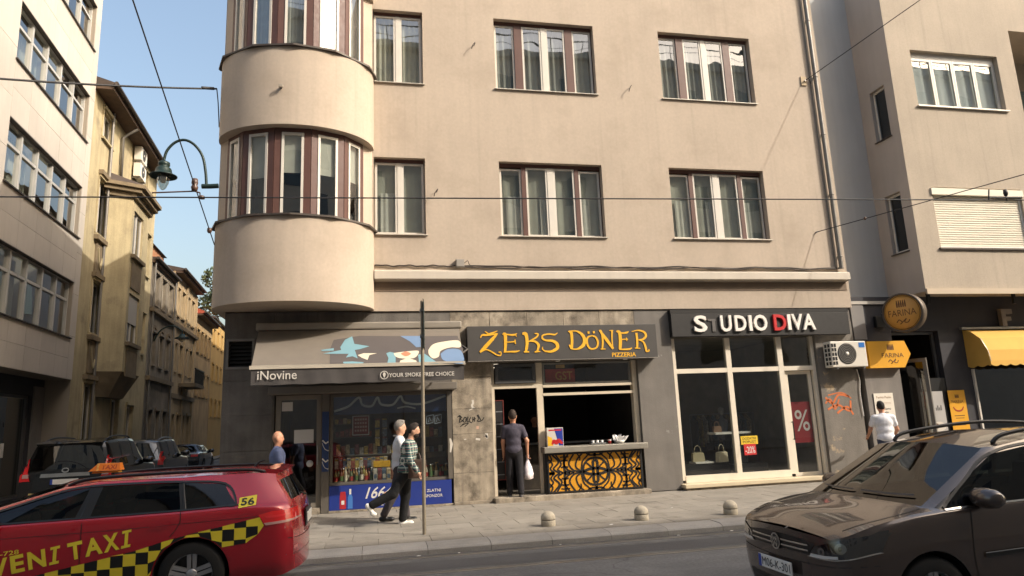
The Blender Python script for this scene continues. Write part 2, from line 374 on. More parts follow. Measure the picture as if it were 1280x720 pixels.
sill_m = mat('sill_sheet', (206, 200, 188), .45, metal=.2, var=.06, vs=5)
def sash(par, x0, x1, z0, z1, y, w=.05, tilt=0.):
    s = frame_mb(x0, x1, z0, z1, w, y, y+.045).build('sash', white_frame, par)
    p = MB().quad((x0+w-.01, y+.02, z0+w-.01), (x1-w+.01, y+.02, z0+w-.01), (x1-w+.01, y+.02, z1-w+.01), (x0+w-.01, y+.02, z1-w+.01)).build('pane', pane_m, par)
    if tilt:
        for o in (s, p):
            for v in o.data.vertices: v.co.y -= tilt*(v.co.z-z0)*(v.co.x-x0)/(x1-x0)+0*tilt
    return s
def flat_window(x0, x1, z0, z1, kind, upper):
    y = REV-.06
    wpart = frame_mb(x0, x1, z0, z1, .035, y+.045, y+.12).build('window', brown_post if kind == 4 else white_frame, A)
    MB().prism([(-.05, z0-.035), (y+.03, z0-.002), (y+.03, z0+.012), (-.05, z0-.02)], 'x', x0-.04, x1+.04).build('sill', sill_m, wpart)
    i0, i1 = x0+.03, x1-.03; b = z0+.02; t = z1-.09
    MB().box(i0, i1, y-.01, y+.1, t, z1-.002).build('head_board', brown_post, wpart)
    if kind == 2:
        m = (i0+i1)/2; sash(wpart, i0, m-.05, b, t, y); sash(wpart, m+.05, i1, b, t, y); MB().box(m-.049, m+.049, y-.012, y+.05, b, t).build('mullion', white_frame, wpart)
    else:
        w = (i1-i0); pw = .2 if upper else .11; mw = .12 if upper else .15; sw_ = (w-2*pw-mw)/4; x = i0
        for k in range(4):
            outer = k in (0, 3)
            sash(wpart, x+.004, x+sw_-.004, b, t-(.04 if (outer and not upper) else 0), y+(.02 if outer else 0), .045)
            x += sw_
            if k in (0, 2): MB().box(x, x+pw, y-.015, y+.1, b, t).build('post', brown_post, wpart); x += pw
            if k == 1: MB().box(x, x+mw, y-.012, y+.06, b, t).build('mullion', white_frame, wpart); x += mw
    if upper:
        curtain_mb(i0, i1, z0+.03, z1-.05, y+.13, .03, folds=int((i1-i0)*random.uniform(6, 10))).build('curtain', random.choice((curtain_m, mat('curtain_cream', (204, 194, 172), .9, var=.1, vs=4), mat('curtain_smoke', (150, 148, 142), .9, var=.1, vs=4))), wpart)
    else:
        xx = i0
        for k in range(3 if kind == 4 else 1):
            xa = i0+(i1-i0)*(k+.18)/ (3 if kind == 4 else 1.6); curtain_mb(xa, xa+.42, z0+.03, z0+1.05, y+.09, .012, 3).build('curtain', curtain_w, wpart)
        curtain_mb(i0, i1, z0+.03, z1-.05, y+.14, .012, folds=int((i1-i0)*4)).build('curtain', mat('curtain_grey', (172, 168, 154), .9, var=.1, vs=3), wpart)
    return wpart
for k, w in enumerate(wins_up): flat_window(*w, 2 if k == 0 else 4, True)
for k, w in enumerate(wins_lo): flat_window(*w, 2 if k == 0 else 4, False)
# --- rounded bay
BC, BA, BB = -1.64, 1.69, 1.27
def el(t, d=0.): return (BC+(BA-d)*math.cos(t), -(BB-d)*math.sin(t))
def drum(z0, z1, soffit=True, cap=True):
    n = 56; mb = MB(); v = []
    for i in range(n+1):
        p = el(math.pi*i/n); v += [(p[0], p[1], z0), (p[0], p[1], z1)]
    mb.add(v, [(2*i+2, 2*i, 2*i+1, 2*i+3) for i in range(n)], True)
    ring = [el(math.pi*i/n) for i in range(n+1)]
    mb.poly([(p[0], p[1], z0) for p in ring]); mb.poly([(p[0], p[1], z1) for p in ring][::-1])
    mb.add([(XL-.02, 0, z0), (XL-.02, .3, z0), (XL-.02, .3, z1), (XL-.02, 0, z1)], [(0, 3, 2, 1)])
    return mb.build('bay_drum', stucco, A)
drum(4.29, 6.1); drum(8.08, 9.9); drum(11.9, ROOF)
angs = [math.radians(a) for a in (16, 46, 75.5, 104.5, 134, 164)]
def bay_band(z0, z1, lower):
    V = [el(a, .2) for a in angs]; w = MB()
    # short plaster walls at both ends
    for (a, b) in (((el(0.0)[0]-.02, .02), V[0]), (V[5], (el(math.pi)[0]+.02, .02))):
        d = Vector((b[0]-a[0], b[1]-a[1])).normalized(); nrm = Vector((d.y, -d.x))*-.1
        MB().add([(a[0], a[1], z0), (b[0], b[1], z0), (b[0], b[1], z1), (a[0], a[1], z1)], [(0, 1, 2, 3)]).build('bay_return', stucco, A)
    # sheet-metal ledge, polygonal
    L0 = [(el(math.pi*0)[0]+.03, .02)]+[el(a, -.085) for a in [math.radians(x) for x in (2, 26, 60.5, 90, 119, 153, 178)]]+[(el(math.pi)[0]-.05, .02)]
    mb = MB(); n = len(L0)
    mb.add([(p[0], p[1], z0-.03) for p in L0]+[(p[0], p[1], z0+.012) for p in L0], [tuple(range(n)), tuple(range(n, 2*n))[::-1]]+[(i+1, i, n+i, n+i+1) for i in range(n-1)])
    mb.build('bay_ledge', dark_sheet, A)
    zb, zt = z0+.014, z1
    bw = MB()
    for a, b in zip(V, V[1:]):
        d = Vector((b[0]-a[0], b[1]-a[1])); L = d.length; d.normalize(); nr = Vector((-d.y, d.x)); nr = nr if nr.y < 0 or abs(nr.y) < .4 else -nr
        if (Vector(((a[0]+b[0])/2-BC, (a[1]+b[1])/2))).dot(nr) < 0: nr = -nr
        def P(s, o, z): return (a[0]+d.x*s+nr.x*o, a[1]+d.y*s+nr.y*o, z)
        def bx(mb, s0, s1, o0, o1, za, zb_):
            mb.add([P(s0, o0, za), P(s1, o0, za), P(s1, o1, za), P(s0, o1, za), P(s0, o0, zb_), P(s1, o0, zb_), P(s1, o1, zb_), P(s0, o1, zb_)], [(0, 3, 2, 1), (4, 5, 6, 7), (0, 1, 5, 4), (1, 2, 6, 5), (2, 3, 7, 6), (3, 0, 4, 7)]); return mb
        pw = L*.19
        wp = bx(bx(bx(MB(), 0.003, L-.003, -.03, .02, zt-.1, zt), 0, pw, -.05, .03, zb, zt-.1), L-pw, L, -.05, .03, zb, zt-.1).build('window', brown_post, A)
        s0, s1 = pw+.004, L-pw-.004; f = .05
        m = MB(); bx(m, s0, s0+f, -.02, .045, zb+.01, zt-.105); bx(m, s1-f, s1, -.02, .045, zb+.01, zt-.105); bx(m, s0+f, s1-f, -.02, .045, zb+.01, zb+.07); bx(m, s0+f, s1-f, -.02, .045, zt-.165, zt-.105); m.build('sash', white_frame, wp)
        MB().quad(P(s1-f, .01, zb+.07), P(s0+f, .01, zb+.07), P(s0+f, .01, zt-.165), P(s1-f, .01, zt-.165)).build('pane', pane_m, wp)
        if lower:
            hb = random.choice((.5, .55, .45)); MB().quad(P(s1, -.05, zt-(zt-zb)*hb), P(s0, -.05, zt-(zt-zb)*hb), P(s0, -.05, zt-.1), P(s1, -.05, zt-.1)).build('blind', curtain_w, wp)
        else:
            k = 14; v = []
            for i in range(k+1):
                t = i/k; q = -.14+.03*math.sin(i*2.3); v += [P(s0+(s1-s0)*t, q, zb), P(s0+(s1-s0)*t, q, zt)]
            MB().add(v, [(2*i+2, 2*i, 2*i+1, 2*i+3) for i in range(k)], True).build('curtain', mat('curtain_bay', (168, 166, 160), .9, var=.1, vs=4), wp)
bay_band(6.1, 8.08, True); bay_band(9.9, 11.9, False)
# --- white canopy box along the facade, downpipe
fasc = mat('fascia_white', (200, 190, 175), .6, var=.06, vs=2, streak=.06)
MB().prism([(0, 4.95), (-.17, 4.97), (-.18, 4.98), (-.18, 5.15), (-.17, 5.165), (0, 5.21)], 'x', .06, 12.14).build('fascia', fasc, A)
MB().box(.05, 12.12, -.012, .0, 4.72, 4.93).build('fascia_shadow', mat('shadow_brown', (120, 104, 88), .8, var=.1, vs=3), A)  # thin brown strip painting the fascia's cast shadow onto the plaster
pipe_m = mat('zinc_pipe', (128, 124, 118), .5, metal=.5, var=.12, vs=3)
dp = MB().tube([(11.98, -.09, 5.28), (11.98, -.09, ROOF)], .055, 12).build('downpipe', pipe_m, A)
for z in (5.6, 7.3, 9.0, 10.7, 12.4): MB().lathe([(.062, -.02), (.066, -.01), (.066, .01), (.062, .02)], (11.98, -.09, z), 12).box(11.96, 12.0, -.07, .0, z-.012, z+.012).build('pipe_clip', pipe_m, dp)
MB().tube([(11.86, -.03, 5.3), (11.86, -.03, ROOF)], .012, 6).build('earth_rod', pipe_m, A)
# --- ground floor: stone front with shop openings
GX0 = -3.08
op_in = (-2.03, 1.74, 0, 2.62); op_z = (2.66, 6.2, .1, 3.06); op_d = (7.12, 11.02, .1, 3.56)
g = wall_sheet(GX0, 12.15, 0, 4.27, [op_in, op_z, op_d, (-2.99, -2.5, 3.09, 3.66)], .34, .06)
g.quad((GX0, .06, 0), (GX0, .06, 4.29), (GX0, 12, 4.29), (GX0, 12, 0)).quad((12.15, .06, 0), (12.15, 3, 0), (12.15, 3, 4.27), (12.15, .06, 4.27))
g.build('ground_floor_wall', dark_stone, A)
box('painted_pillar', grey_paint, A, 6.205, 7.115, .035, .058, .02, 4.26)
box('painted_pillar', mat('grey_cracked', (122, 116, 108), .85, var=.12, vs=2.5, bump=.3, bs=40, streak=.15, dirt=((176, 156, 128), 1.9, .60, .66)), A, 11.03, 12.14, .035, .058, .02, 3.9)
def slabs(x0, x1, cols, zs, m, y=.058, t=.022):
    for i in range(len(zs)-1):
        for c in range(cols):
            a = x0+(x1-x0)*c/cols; b = x0+(x1-x0)*(c+1)/cols
            MB().bbox(a+.003, b-.003, y-t-random.uniform(0, .004), y, zs[i]+.003, zs[i+1]-.003, .004).build('stone_slab', m, A)
slabs(1.75, 2.655, 1, (.0, .66, 1.5, 2.05, 2.75, 3.45, 4.25), pale_stone)
slabs(2.66, 6.2, 4, (3.08, 3.62, 4.25), pale_stone)
slabs(-2.05, 1.745, 4, (2.64, 3.3, 4.25), dark_stone)
slabs(GX0+.01, -2.06, 1, (.0, .62, 1.35, 2.08, 2.8, 3.06), dark_stone)
slabs(GX0+.01, -2.06, 1, (3.69, 4.25), dark_stone)
slabs(-2.46, -2.06, 1, (3.08, 3.68), dark_stone)
# niche with dark grille
nm = frame_mb(-3.03, -2.46, 3.05, 3.7, .05, .02, .06).build('vent_frame', mat('grille_frame', (128, 124, 118), .6, var=.1), A)
for k in range(7): MB().add([(-2.98, .10, 3.1+k*.08), (-2.51, .10, 3.1+k*.08), (-2.51, .16, 3.16+k*.08), (-2.98, .16, 3.16+k*.08)], [(0, 1, 2, 3)]).build('louvre', mat('louvre_grey', (64, 62, 60), .6), nm)
MB().box(-3.0, -2.48, .3, .33, 3.08, 3.68).build('vent_back', black_room, nm)
# shop rooms (closed dark boxes behind the openings)
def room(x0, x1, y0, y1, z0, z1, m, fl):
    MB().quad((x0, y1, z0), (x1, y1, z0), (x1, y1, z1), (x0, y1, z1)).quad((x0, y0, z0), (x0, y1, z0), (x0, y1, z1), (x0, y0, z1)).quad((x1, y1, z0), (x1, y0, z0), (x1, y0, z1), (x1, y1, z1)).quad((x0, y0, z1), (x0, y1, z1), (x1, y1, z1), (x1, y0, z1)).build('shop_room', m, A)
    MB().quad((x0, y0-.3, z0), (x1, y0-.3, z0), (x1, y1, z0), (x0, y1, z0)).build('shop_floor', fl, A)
floor_m = mat('shop_floor_tile', (96, 90, 82), .5, var=.1)
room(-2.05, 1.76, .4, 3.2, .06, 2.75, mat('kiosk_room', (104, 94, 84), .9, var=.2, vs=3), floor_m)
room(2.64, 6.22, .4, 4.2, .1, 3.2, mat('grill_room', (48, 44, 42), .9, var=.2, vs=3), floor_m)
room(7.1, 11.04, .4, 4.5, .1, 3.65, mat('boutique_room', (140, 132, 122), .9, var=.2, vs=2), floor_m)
# --- kiosk front (door, display window, blue panel)
k_fr = mat('kiosk_frame', (110, 104, 96), .5, metal=.4, var=.1, vs=3)
dr = frame_mb(-2.0, -1.06, .13, 2.47, .1, .1, .17).build('shop_door', mat('door_frame_beige', (138, 130, 118), .5, metal=.3), A)
MB().quad((-1.9, .13, .23), (-1.16, .13, .23), (-1.16, .13, 2.37), (-1.9, .13, 2.37)).build('pane', pane_shop, dr)
paper = mat('paper_white', (214, 210, 204), .8, var=.05)
box('notice', paper, dr, -1.88, -1.66, .12, .124, 2.14, 2.33); box('notice', paper, dr, -1.62, -1.22, .12, .124, 1.46, 1.74)
text('notice_print', 'OTVORENO', mat('ink', (40, 40, 44), .8), dr, -1.86, -1.68, 2.2, 2.25, .12, ext=.001) if False else None
MB().lathe([(.0, -.012), (.07, -.012), (.07, .0), (.0, .0)], (-1.17-.12, .12, 1.03), 20, 'y').build('sticker', paper, dr)
MB().tube([(-1.13, .05, 1.0), (-1.13, .05, 1.4)], .015, 8).tube([(-1.13, .05, 1.02), (-1.13, .11, 1.02)], .01, 6).tube([(-1.13, .05, 1.38), (-1.13, .11, 1.38)], .01, 6).build('handle', steel, dr)
box('door_step', pale_stone, A, -2.02, -1.07, -.02, .3, .0, .125, bev=.008)
MB().box(-1.05, -.89, .03, .2, .0, 2.62).build('jamb', k_fr, A)
deco = mat('blue_vinyl', (34, 58, 104), .5, var=.08)
band = box('jamb_banner', deco, A, -1.04, -.9, .022, .028, .85, 2.1)
for z in (1.3, .92): MB().ribbon(cr([(-1.035, z+.14), (-.98, z+.02), (-.905, z-.02)], 6), [.012]*12+[.05], .022, .003).ribbon([(-1.03, z+.2), (-.96, z+.13), (-.905, z+.17)], .03, .022, .003).build('banner_print', paper, band)
kw = frame_mb(-.88, 1.7, .55, 2.46, .06, .08, .16).build('shop_window', k_fr, A)
MB().quad((-.82, .12, .61), (1.64, .12, .61), (1.64, .12, 2.4), (-.82, .12, 2.4)).build('pane', pane_shop, kw)
MB().box(-.88, 1.7, .08, .15, 2.47, 2.61).build('head_board', k_fr, kw)
MB().box(1.64, 1.74, .04, .07, .56, 2.46).build('side_trim', k_fr, kw)
vb = MB().box(-.81, 1.63, .165, .175, 2.02, 2.4).build('vinyl_band', mat('dark_blue_vinyl', (40, 62, 108), .5), kw)
MB().ribbon(cr([(-.8, 2.1), (-.5, 2.2), (-.28, 2.38), (-.2, 2.22), (.0, 2.19), (.12, 2.37), (.2, 2.22), (.45, 2.2), (.62, 2.38), (.72, 2.24), (1.1, 2.2), (1.62, 2.36)], 8), .045, .164, .002).ribbon(cr([(.55, 2.12), (.75, 2.15), (.95, 2.1)], 6), .03, .164, .002).build('wave_print', mat('wave_white', (206, 214, 220), .6), vb)
pb = box('beer_panel', mat('panel_blue', (34, 54, 132), .45, var=.04), A, -.88, 1.7, .03, .06, .05, .545)
text('panel_lettering', '1664', paper, pb, -.1, .42, .25, .485, .03, .012, .003, .32)
text('panel_lettering', 'BLANC', paper, pb, .0, .4, .09, .2, .03, .01, .003)
text('panel_lettering', 'ZLATNI', paper, pb, 1.16, 1.46, .31, .37, .03, .008, .003); text('panel_lettering', 'SPONZOR', paper, pb, 1.12, 1.5, .2, .26, .03, .008, .003)
# printed bottle and glass on the panel
MB().ribbon([(-.6, .07), (-.6, .32), (-.6, .42)], [.13, .13, .1], .03, .003).build('printed_glass', mat('print_red', (170, 40, 46), .5), pb)
MB().ribbon([(-.63, .2), (-.57, .2)], .08, .027, .002).build('printed_label', paper, pb)
MB().ribbon([(-.45, .07), (-.45, .3), (-.45, .36), (-.45, .47)], [.1, .1, .045, .04], .03, .003).build('printed_bottle', mat('print_bluebottle', (70, 120, 190), .4), pb)
MB().ribbon([(-.45, .36), (-.45, .47)], .042, .027, .002).build('printed_label', paper, pb)
box('plinth', pale_stone, A, -.89, 1.74, .015, .06, .0, .045, bev=.005)
box('plinth', pale_stone, A, 1.75, 2.63, -.01, .034, .0, .06, bev=.006)
box('shutter_box', mat('shutter_box', (112, 106, 98), .6, var=.08), A, -2.1, 1.82, -.4, .03, 2.48, 2.63, bev=.012)
# --- grill-bar front
zs_ = box('threshold', pale_stone, A, 2.62, 6.22, -.2, .4, -.03, .102, bev=.012)
zf = MB().box(2.67, 2.74, .15, .24, .11, 3.05).box(3.73, 3.88, .15, .24, .11, 3.05).box(6.08, 6.19, .12, .3, 1.0, 3.05).box(2.74, 3.73, .15, .24, 2.47, 2.58).box(3.88, 6.08, .14, .24, 2.47, 2.53).box(3.88, 6.08, .14, .24, 2.28, 2.34).build('shop_front', mat('front_alu', (216, 202, 178), .5, var=.06, vs=4), A)
tw = frame_mb(2.76, 3.71, 2.59, 3.03, .07, .1, .16).build('transom_window', mat('grey_alu', (90, 90, 90), .45, metal=.4), A)
MB().quad((2.83, .13, 2.66), (3.64, .13, 2.66), (3.64, .13, 2.96), (2.83, .13, 2.96)).build('pane', pane_shop, tw)
tw = frame_mb(3.9, 6.06, 2.54, 3.04, .04, .17, .22).build('transom_window', alu, A)
MB().quad((3.94, .2, 2.58), (6.02, .2, 2.58), (6.02, .2, 3.0), (3.94, .2, 3.0)).build('pane', pane_shop, tw)
# counter block with ornament panel
cb = box('counter_block', black_m, A, 3.8, 6.12, -.03, .3, .11, .99, bev=.01)
cshelf = box('counter_top', mat('counter_steel', (170, 164, 152), .4, metal=.6, var=.1, vs=4), A, 3.76, 6.22, -.2, .34, 1.0, 1.13, bev=.015)
orn = box('ornament_panel', mat('ornament_yellow', (214, 150, 34), .5, var=.04), A, 3.88, 6.06, -.045, -.032, .15, .95)
cx0, cz0 = 4.97, .55
bk = MB()
def sym(pts, w, both=True):
    for sx in (1, -1):
        for sz in ((1, -1) if both else (1,)):
            bk.ribbon([(cx0+sx*p[0], cz0+sz*p[1]) for p in cr(pts, 5)], w*1.22, -.0455, .006)
for cxp in (.0,):
    sym([(.0, .07), (.06, .06), (.16, .05), (.3, .0)], .05); sym([(.05, 0), (.05, .2), (.0, .25)], .05)
    sym([(.30, .0), (.26, .16), (.14, .27), (.0, .30)], .04); sym([(.0, .36), (.12, .36), (.2, .40)], .03)
    sym([(.34, .0), (.30, .22), (.2, .33), (.12, .40)], .028); sym([(.36, .03), (.46, .12), (.42, .28), (.3, .40)], .03)
    sym([(.33, .0), (.52, .05), (.62, .2), (.5, .40)], .032); sym([(.5, .0), (.66, .07), (.74, .22), (.63, .40)], .03)
    sym([(.60, .0), (.72, .0), (.72, .4)], .04); sym([(.64, .12), (.72, .13), (.8, .12)], .03); sym([(.64, .26), (.72, .27), (.8, .26)], .03); sym([(.62, .34), (.72, .35), (.82, .34)], .022)
    sym([(1.0, .40), (.86, .24), (.98, .1), (.84, .0)], .034); sym([(.92, .40), (.8, .2), (.88, .08), (.76, .0)], .03)
    sym([(1.09, .3), (1.0, .2), (1.05, .1), (.96, .0)], .03); sym([(1.06, .4), (1.02, .3), (1.09, .22)], .03); sym([(.96, .0), (1.09, .0)], .05)
    sym([(.0, .4), (.0, .33)], .05); sym([(.2, .19), (.12, .12), (.1, .08)], .03); sym([(.42, .4), (.36, .33), (.36, .25)], .024)
bk.build('ornament_lines', mat('ornament_black', (20, 18, 17), .6), orn)
frame_mb(3.85, 6.09, .12, .98, .035, -.058, -.031).build('ornament_frame', mat('ornament_black', (20, 18, 17), .6), orn)
# --- boutique front
df = mat('boutique_frame', (224, 214, 196), .45, var=.05, vs=3)
fm = MB().box(7.14, 7.23, .12, .22, .2, 3.55).box(8.57, 8.7, .12, .22, .2, 3.55).box(9.98, 10.12, .12, .22, .2, 3.55).box(10.93, 11.02, .12, .22, .11, 3.55).box(7.23, 10.93, .125, .215, 2.7, 2.81).box(7.23, 10.0, .11, .22, .14, .3).build('shop_front', df, A)
for (x0, x1, z0, z1) in ((7.23, 8.57, .3, 2.7), (8.7, 9.98, .3, 2.7), (7.23, 8.57, 2.81, 3.52), (8.7, 9.98, 2.81, 3.52), (10.12, 10.93, 2.81, 3.52)):
    MB().quad((x0, .17, z0), (x1, .17, z0), (x1, .17, z1), (x0, .17, z1)).build('pane', pane_shop, fm)
dd = frame_mb(10.16, 10.9, .13, 2.69, .085, .2, .26).build('shop_door', df, A)
MB().quad((10.25, .23, .22), (10.82, .23, .22), (10.82, .23, 2.6), (10.25, .23, 2.6)).build('pane', pane_shop, dd)
MB().tube([(10.2, .13, 1.0), (10.2, .13, 1.45)], .015, 8).tube([(10.2, .13, 1.02), (10.2, .21, 1.02)], .01, 6).tube([(10.2, .13, 1.43), (10.2, .21, 1.43)], .01, 6).build('handle', black_m, dd)
rp = box('percent_poster', mat('poster_red', (150, 28, 36), .6), dd, 10.27, 10.8, .24, .245, .92, 1.92)
text('poster_lettering', '%', paper, rp, 10.34, 10.74, 1.2, 1.72, .24, .004, .002)
sp = box('sale_sticker', mat('sticker_yellow', (226, 190, 50), .6), fm, 8.76, 9.21, .155, .16, .95, 1.15)
sr = box('sale_sticker', mat('sticker_red', (190, 40, 40), .6), fm, 8.82, 9.14, .152, .158, .7, .96)
text('sticker_lettering', 'DODATNI', black_m, sp, 8.81, 9.16, 1.06, 1.12, .155, .004, .002); text('sticker_lettering', 'POPUST', black_m, sp, 8.81, 9.16, .98, 1.04, .155, .004, .002)
text('sticker_lettering', '-20%', paper, sr, 8.85, 9.11, .74, .9, .152, .004, .002)
box('window_step', mat('cream_step', (206, 190, 160), .7, var=.08, vs=2), A, 7.06, 11.0, -.2, .13, .05, .135, bev=.012)
box('step_base', pale_stone, A, 7.1, 10.95, -.16, .1, -.02, .048)
# ---------------------------------------------------------------- kiosk awning
aw_c = mat('awning_cloth_grey', (112, 104, 94), .85, var=.06, vs=4); aw_v = mat('awning_valance', (74, 70, 68), .85, var=.1, vs=5)
T = thing('kiosk_awning', 'grey fabric awning with blue bird print and dark valance over the kiosk', 'awning', (-.2, FY, 2.6))
def W2(px, y0=0): return px
ox, oy, oz = -.2, FY, 2.6
p_top, p_bot = (15.22, 3.90), (13.72, 2.95)          # (Y, z) of the cloth at wall and at front bar
xa0, xa1, xb0, xb1 = -2.36, 1.93, -2.25, 1.82
nz = 12; nx = 24; v = []; 
for j in range(nz+1):
    t = j/nz; Y = p_top[0]+(p_bot[0]-p_top[0])*t; z = p_top[1]+(p_bot[1]-p_top[1])*t
    for i in range(nx+1):
        s = i/nx; v.append((xa0+(xb0-xa0)*t+s*((xa1-xa0)*(1-t)+(xb1-xb0)*t)-ox, Y-oy, z-oz))
MB().add(v, [(j*(nx+1)+i, (j+1)*(nx+1)+i, (j+1)*(nx+1)+i+1, j*(nx+1)+i+1) for j in range(nz) for i in range(nx)], True).build('canopy', aw_c, T)
CAN = T.children[0]
nrm = np.array([0, -(p_top[1]-p_bot[1]), (p_top[0]-p_bot[0])]); nrm = nrm/np.linalg.norm(nrm)
def cz(px, py, off):                       # zoom pixel (4.267x from 300,390) -> point on the cloth plane, in the awning's frame
    p = np.array(on_plane(300+px/4.267, 390+py/4.267, (0, p_top[0], p_top[1]), nrm)); 
    t = np.clip((p_top[0]-p[1])/(p_top[0]-p_bot[0]), 0, 1)
    p += nrm*off; return (p[0]-ox, p[1]-oy, p[2]-oz)
def patch(pts, m, off, smooth=True):
    q = cr(pts+[pts[0]], 5)[:-1] if smooth else pts
    q = [(a[0], min(max(a[1], 104), 278)) for a in q]
    bm = bmesh.new(); vs = [bm.verts.new(cz(a[0], a[1], off)) for a in q]; f = bm.faces.new(vs); bmesh.ops.triangulate(bm, faces=[f])
    # follow the sag of the cloth
    bmesh.ops.subdivide_edges(bm, edges=bm.edges[:], cuts=1)
    me = bpy.data.meshes.new('print_shape'); bm.normal_update()
    if sum(f.normal.z for f in bm.faces) < 0: bmesh.ops.reverse_faces(bm, faces=bm.faces[:])
    bm.to_mesh(me); bm.free(); return obj('print_shape', me, m, CAN)
c_blue = mat('print_lightblue', (112, 150, 160), .85, var=.05); c_wht = mat('print_cream', (206, 194, 172), .85, var=.04); c_bl2 = mat('print_blue', (104, 128, 158), .85, var=.05)
c_gry = mat('print_darkgrey', (84, 78, 76), .85, var=.05); c_org = mat('print_orange', (196, 122, 92), .85)
patch([(500, 150), (640, 128), (840, 130), (1000, 130), (1160, 128), (1190, 200), (1190, 276), (1000, 276), (700, 276), (480, 276), (480, 200)], c_gry, .006, False)
patch([(535, 190), (560, 150), (598, 132), (610, 172), (690, 185), (640, 200), (612, 205), (628, 250), (600, 238), (565, 245), (580, 225), (440, 225), (540, 205)], c_blue, .010, False)
patch([(628, 232), (660, 222), (730, 222), (690, 232), (680, 258), (650, 246)], c_wht, .010, False)
patch([(550, 268), (600, 266), (660, 270), (655, 277), (552, 277)], c_blue, .010, False)
patch([(780, 222), (800, 215), (830, 222), (830, 277), (785, 277), (792, 248)], c_blue, .010, False)
patch([(820, 222), (880, 214), (950, 210), (945, 235), (920, 250), (860, 250), (830, 240)], c_wht, .013)
patch([(855, 262), (895, 248), (940, 262), (945, 277), (850, 277)], c_wht, .013, False)
patch([(856, 226), (884, 214), (912, 226), (884, 240)], c_org, .016)
patch([(855, 130), (985, 130), (975, 188), (940, 190), (905, 158)], c_bl2, .010, False)
patch([(950, 230), (985, 225), (1060, 277), (955, 277)], c_blue, .010, False)
patch([(1005, 205), (1030, 175), (1090, 160), (1165, 155), (1175, 190), (1120, 192), (1070, 210), (1060, 240), (1030, 250), (1008, 230)], c_wht, .012)
patch([(1070, 225), (1110, 200), (1178, 208), (1192, 276), (1120, 270), (1080, 255)], c_bl2, .010)
patch([(430, 205), (500, 195), (500, 208), (440, 210)], c_blue, .010, False)
bar_m = mat('awning_bar', (206, 196, 178), .45, metal=.3, var=.06)
MB().box(xb0-.03-ox, xb1+.03-ox, 13.68-oy, 13.74-oy, 2.90-oz, 2.97-oz).build('front_bar', bar_m, T)
# valance: hanging cloth with soft waves
n = 60; v = []
for i in range(n+1):
    x = xb0+(xb1-xb0)*i/n; w = .012*math.sin(i*.55)+.008*math.sin(i*1.3+1); v += [(x-ox, 13.70-oy, 2.90-oz), (x-ox, 13.70+w*.5-oy, 2.76-oz), (x-ox, 13.70+w-oy, 2.60+.006*math.sin(i*.7)-oz)]
val = MB().add(v, [(3*i+k+1, 3*i+k+4, 3*i+k+3, 3*i+k) for i in range(n) for k in (0, 1)], True).build('valance', aw_v, T)
vt = mat('valance_print', (206, 200, 190), .8)
text('valance_lettering', 'iNovine', vt, val, -2.13-ox, -1.41-ox, 2.70-oz, 2.87-oz, 13.68-oy, .004, .002)
text('valance_lettering', 'YOUR SMOKE FREE CHOICE', vt, val, .33-ox, 1.62-ox, 2.685-oz, 2.765-oz, 13.68-oy, .012, .002)
lg = MB(); cc = (.24-ox, 2.73-oz)
lg.ribbon([(cc[0]+.075*math.cos(a), cc[1]+.075*math.sin(a)) for a in np.linspace(0, 2*math.pi, 25)], .014, 13.68-oy, .002)
lg.ribbon([(cc[0], cc[1]-.05), (cc[0], cc[1]-.02), (cc[0], cc[1]+.01), (cc[0], cc[1]+.05)], [.01, .035, .06, .03], 13.68-oy, .002).build('valance_emblem', vt, val)
MB().bbox(xa0-.05-ox, xa1+.05-ox, 15.08-oy, 15.29-oy, 3.84-oz, 4.0-oz, .03).build('cassette', mat('cassette_grey', (150, 142, 130), .5, metal=.3, var=.08), T)
for x in (-1.9, 1.5): MB().tube([(x-ox, 15.1-oy, 3.78-oz), (x+.5-ox, 14.4-oy, 3.28-oz), (x-ox, 13.78-oy, 2.92-oz)], .022, 8).build('folding_arm', steel, T)
# ---------------------------------------------------------------- shop signs
T = thing('shop_sign', 'dark grey box sign reading ŽEKS DÖNER PIZZERIA in yellow letters', 'sign', (4.37, 15.34, 3.08))
sgm = mat('sign_anthracite', (72, 69, 66), .55, var=.04, vs=2)
MB().bbox(-2.27, 2.26, -.26, .0, .0, .79, .006).build('sign_box', sgm, T)
MB().prism([(-.265, -.004), (-.255, .008), (-.0, .008), (-.0, -.004)], 'x', -2.275, 2.265).build('bottom_trim', mat('trim_grey', (140, 134, 126), .5, metal=.4), T)
yel = mat('letters_yellow', (236, 178, 44), .5, var=.05)
def Lz(px, py):      # position read off the sign's face: zoom pixels to metres
    s = (px-22)/(1212-22); top = 44-(s*8); bot = 266-(s*20); return (-2.27+4.53*s, .79*(1-(py-top)/(bot-top)))
def strokes(name, lst):
    mb = MB(); k = 0
    for pts, w in lst:
        P = cr([Lz(*p) for p in pts], 5); n = len(P); Wd = np.interp(np.linspace(0, 1, n), np.linspace(0, 1, len(w)), w)*4.53/1190
        mb.ribbon([tuple(p) for p in P], list(Wd), -.258-k*.0007, .012); k += 1
    return mb.build(name, yel, T)
strokes('letter_z', [([(128, 76), (150, 92), (165, 90), (204, 74)], [3, 8, 12, 3]), ([(100, 118), (112, 100), (140, 100), (176, 96), (203, 90)], [5, 12, 10, 5]), ([(203, 90), (170, 128), (130, 172), (95, 208)], [8, 20, 22, 12]), ([(95, 208), (130, 192), (165, 206), (195, 226), (218, 228), (220, 208), (206, 210)], [12, 6, 8, 7, 7, 5, 8])])
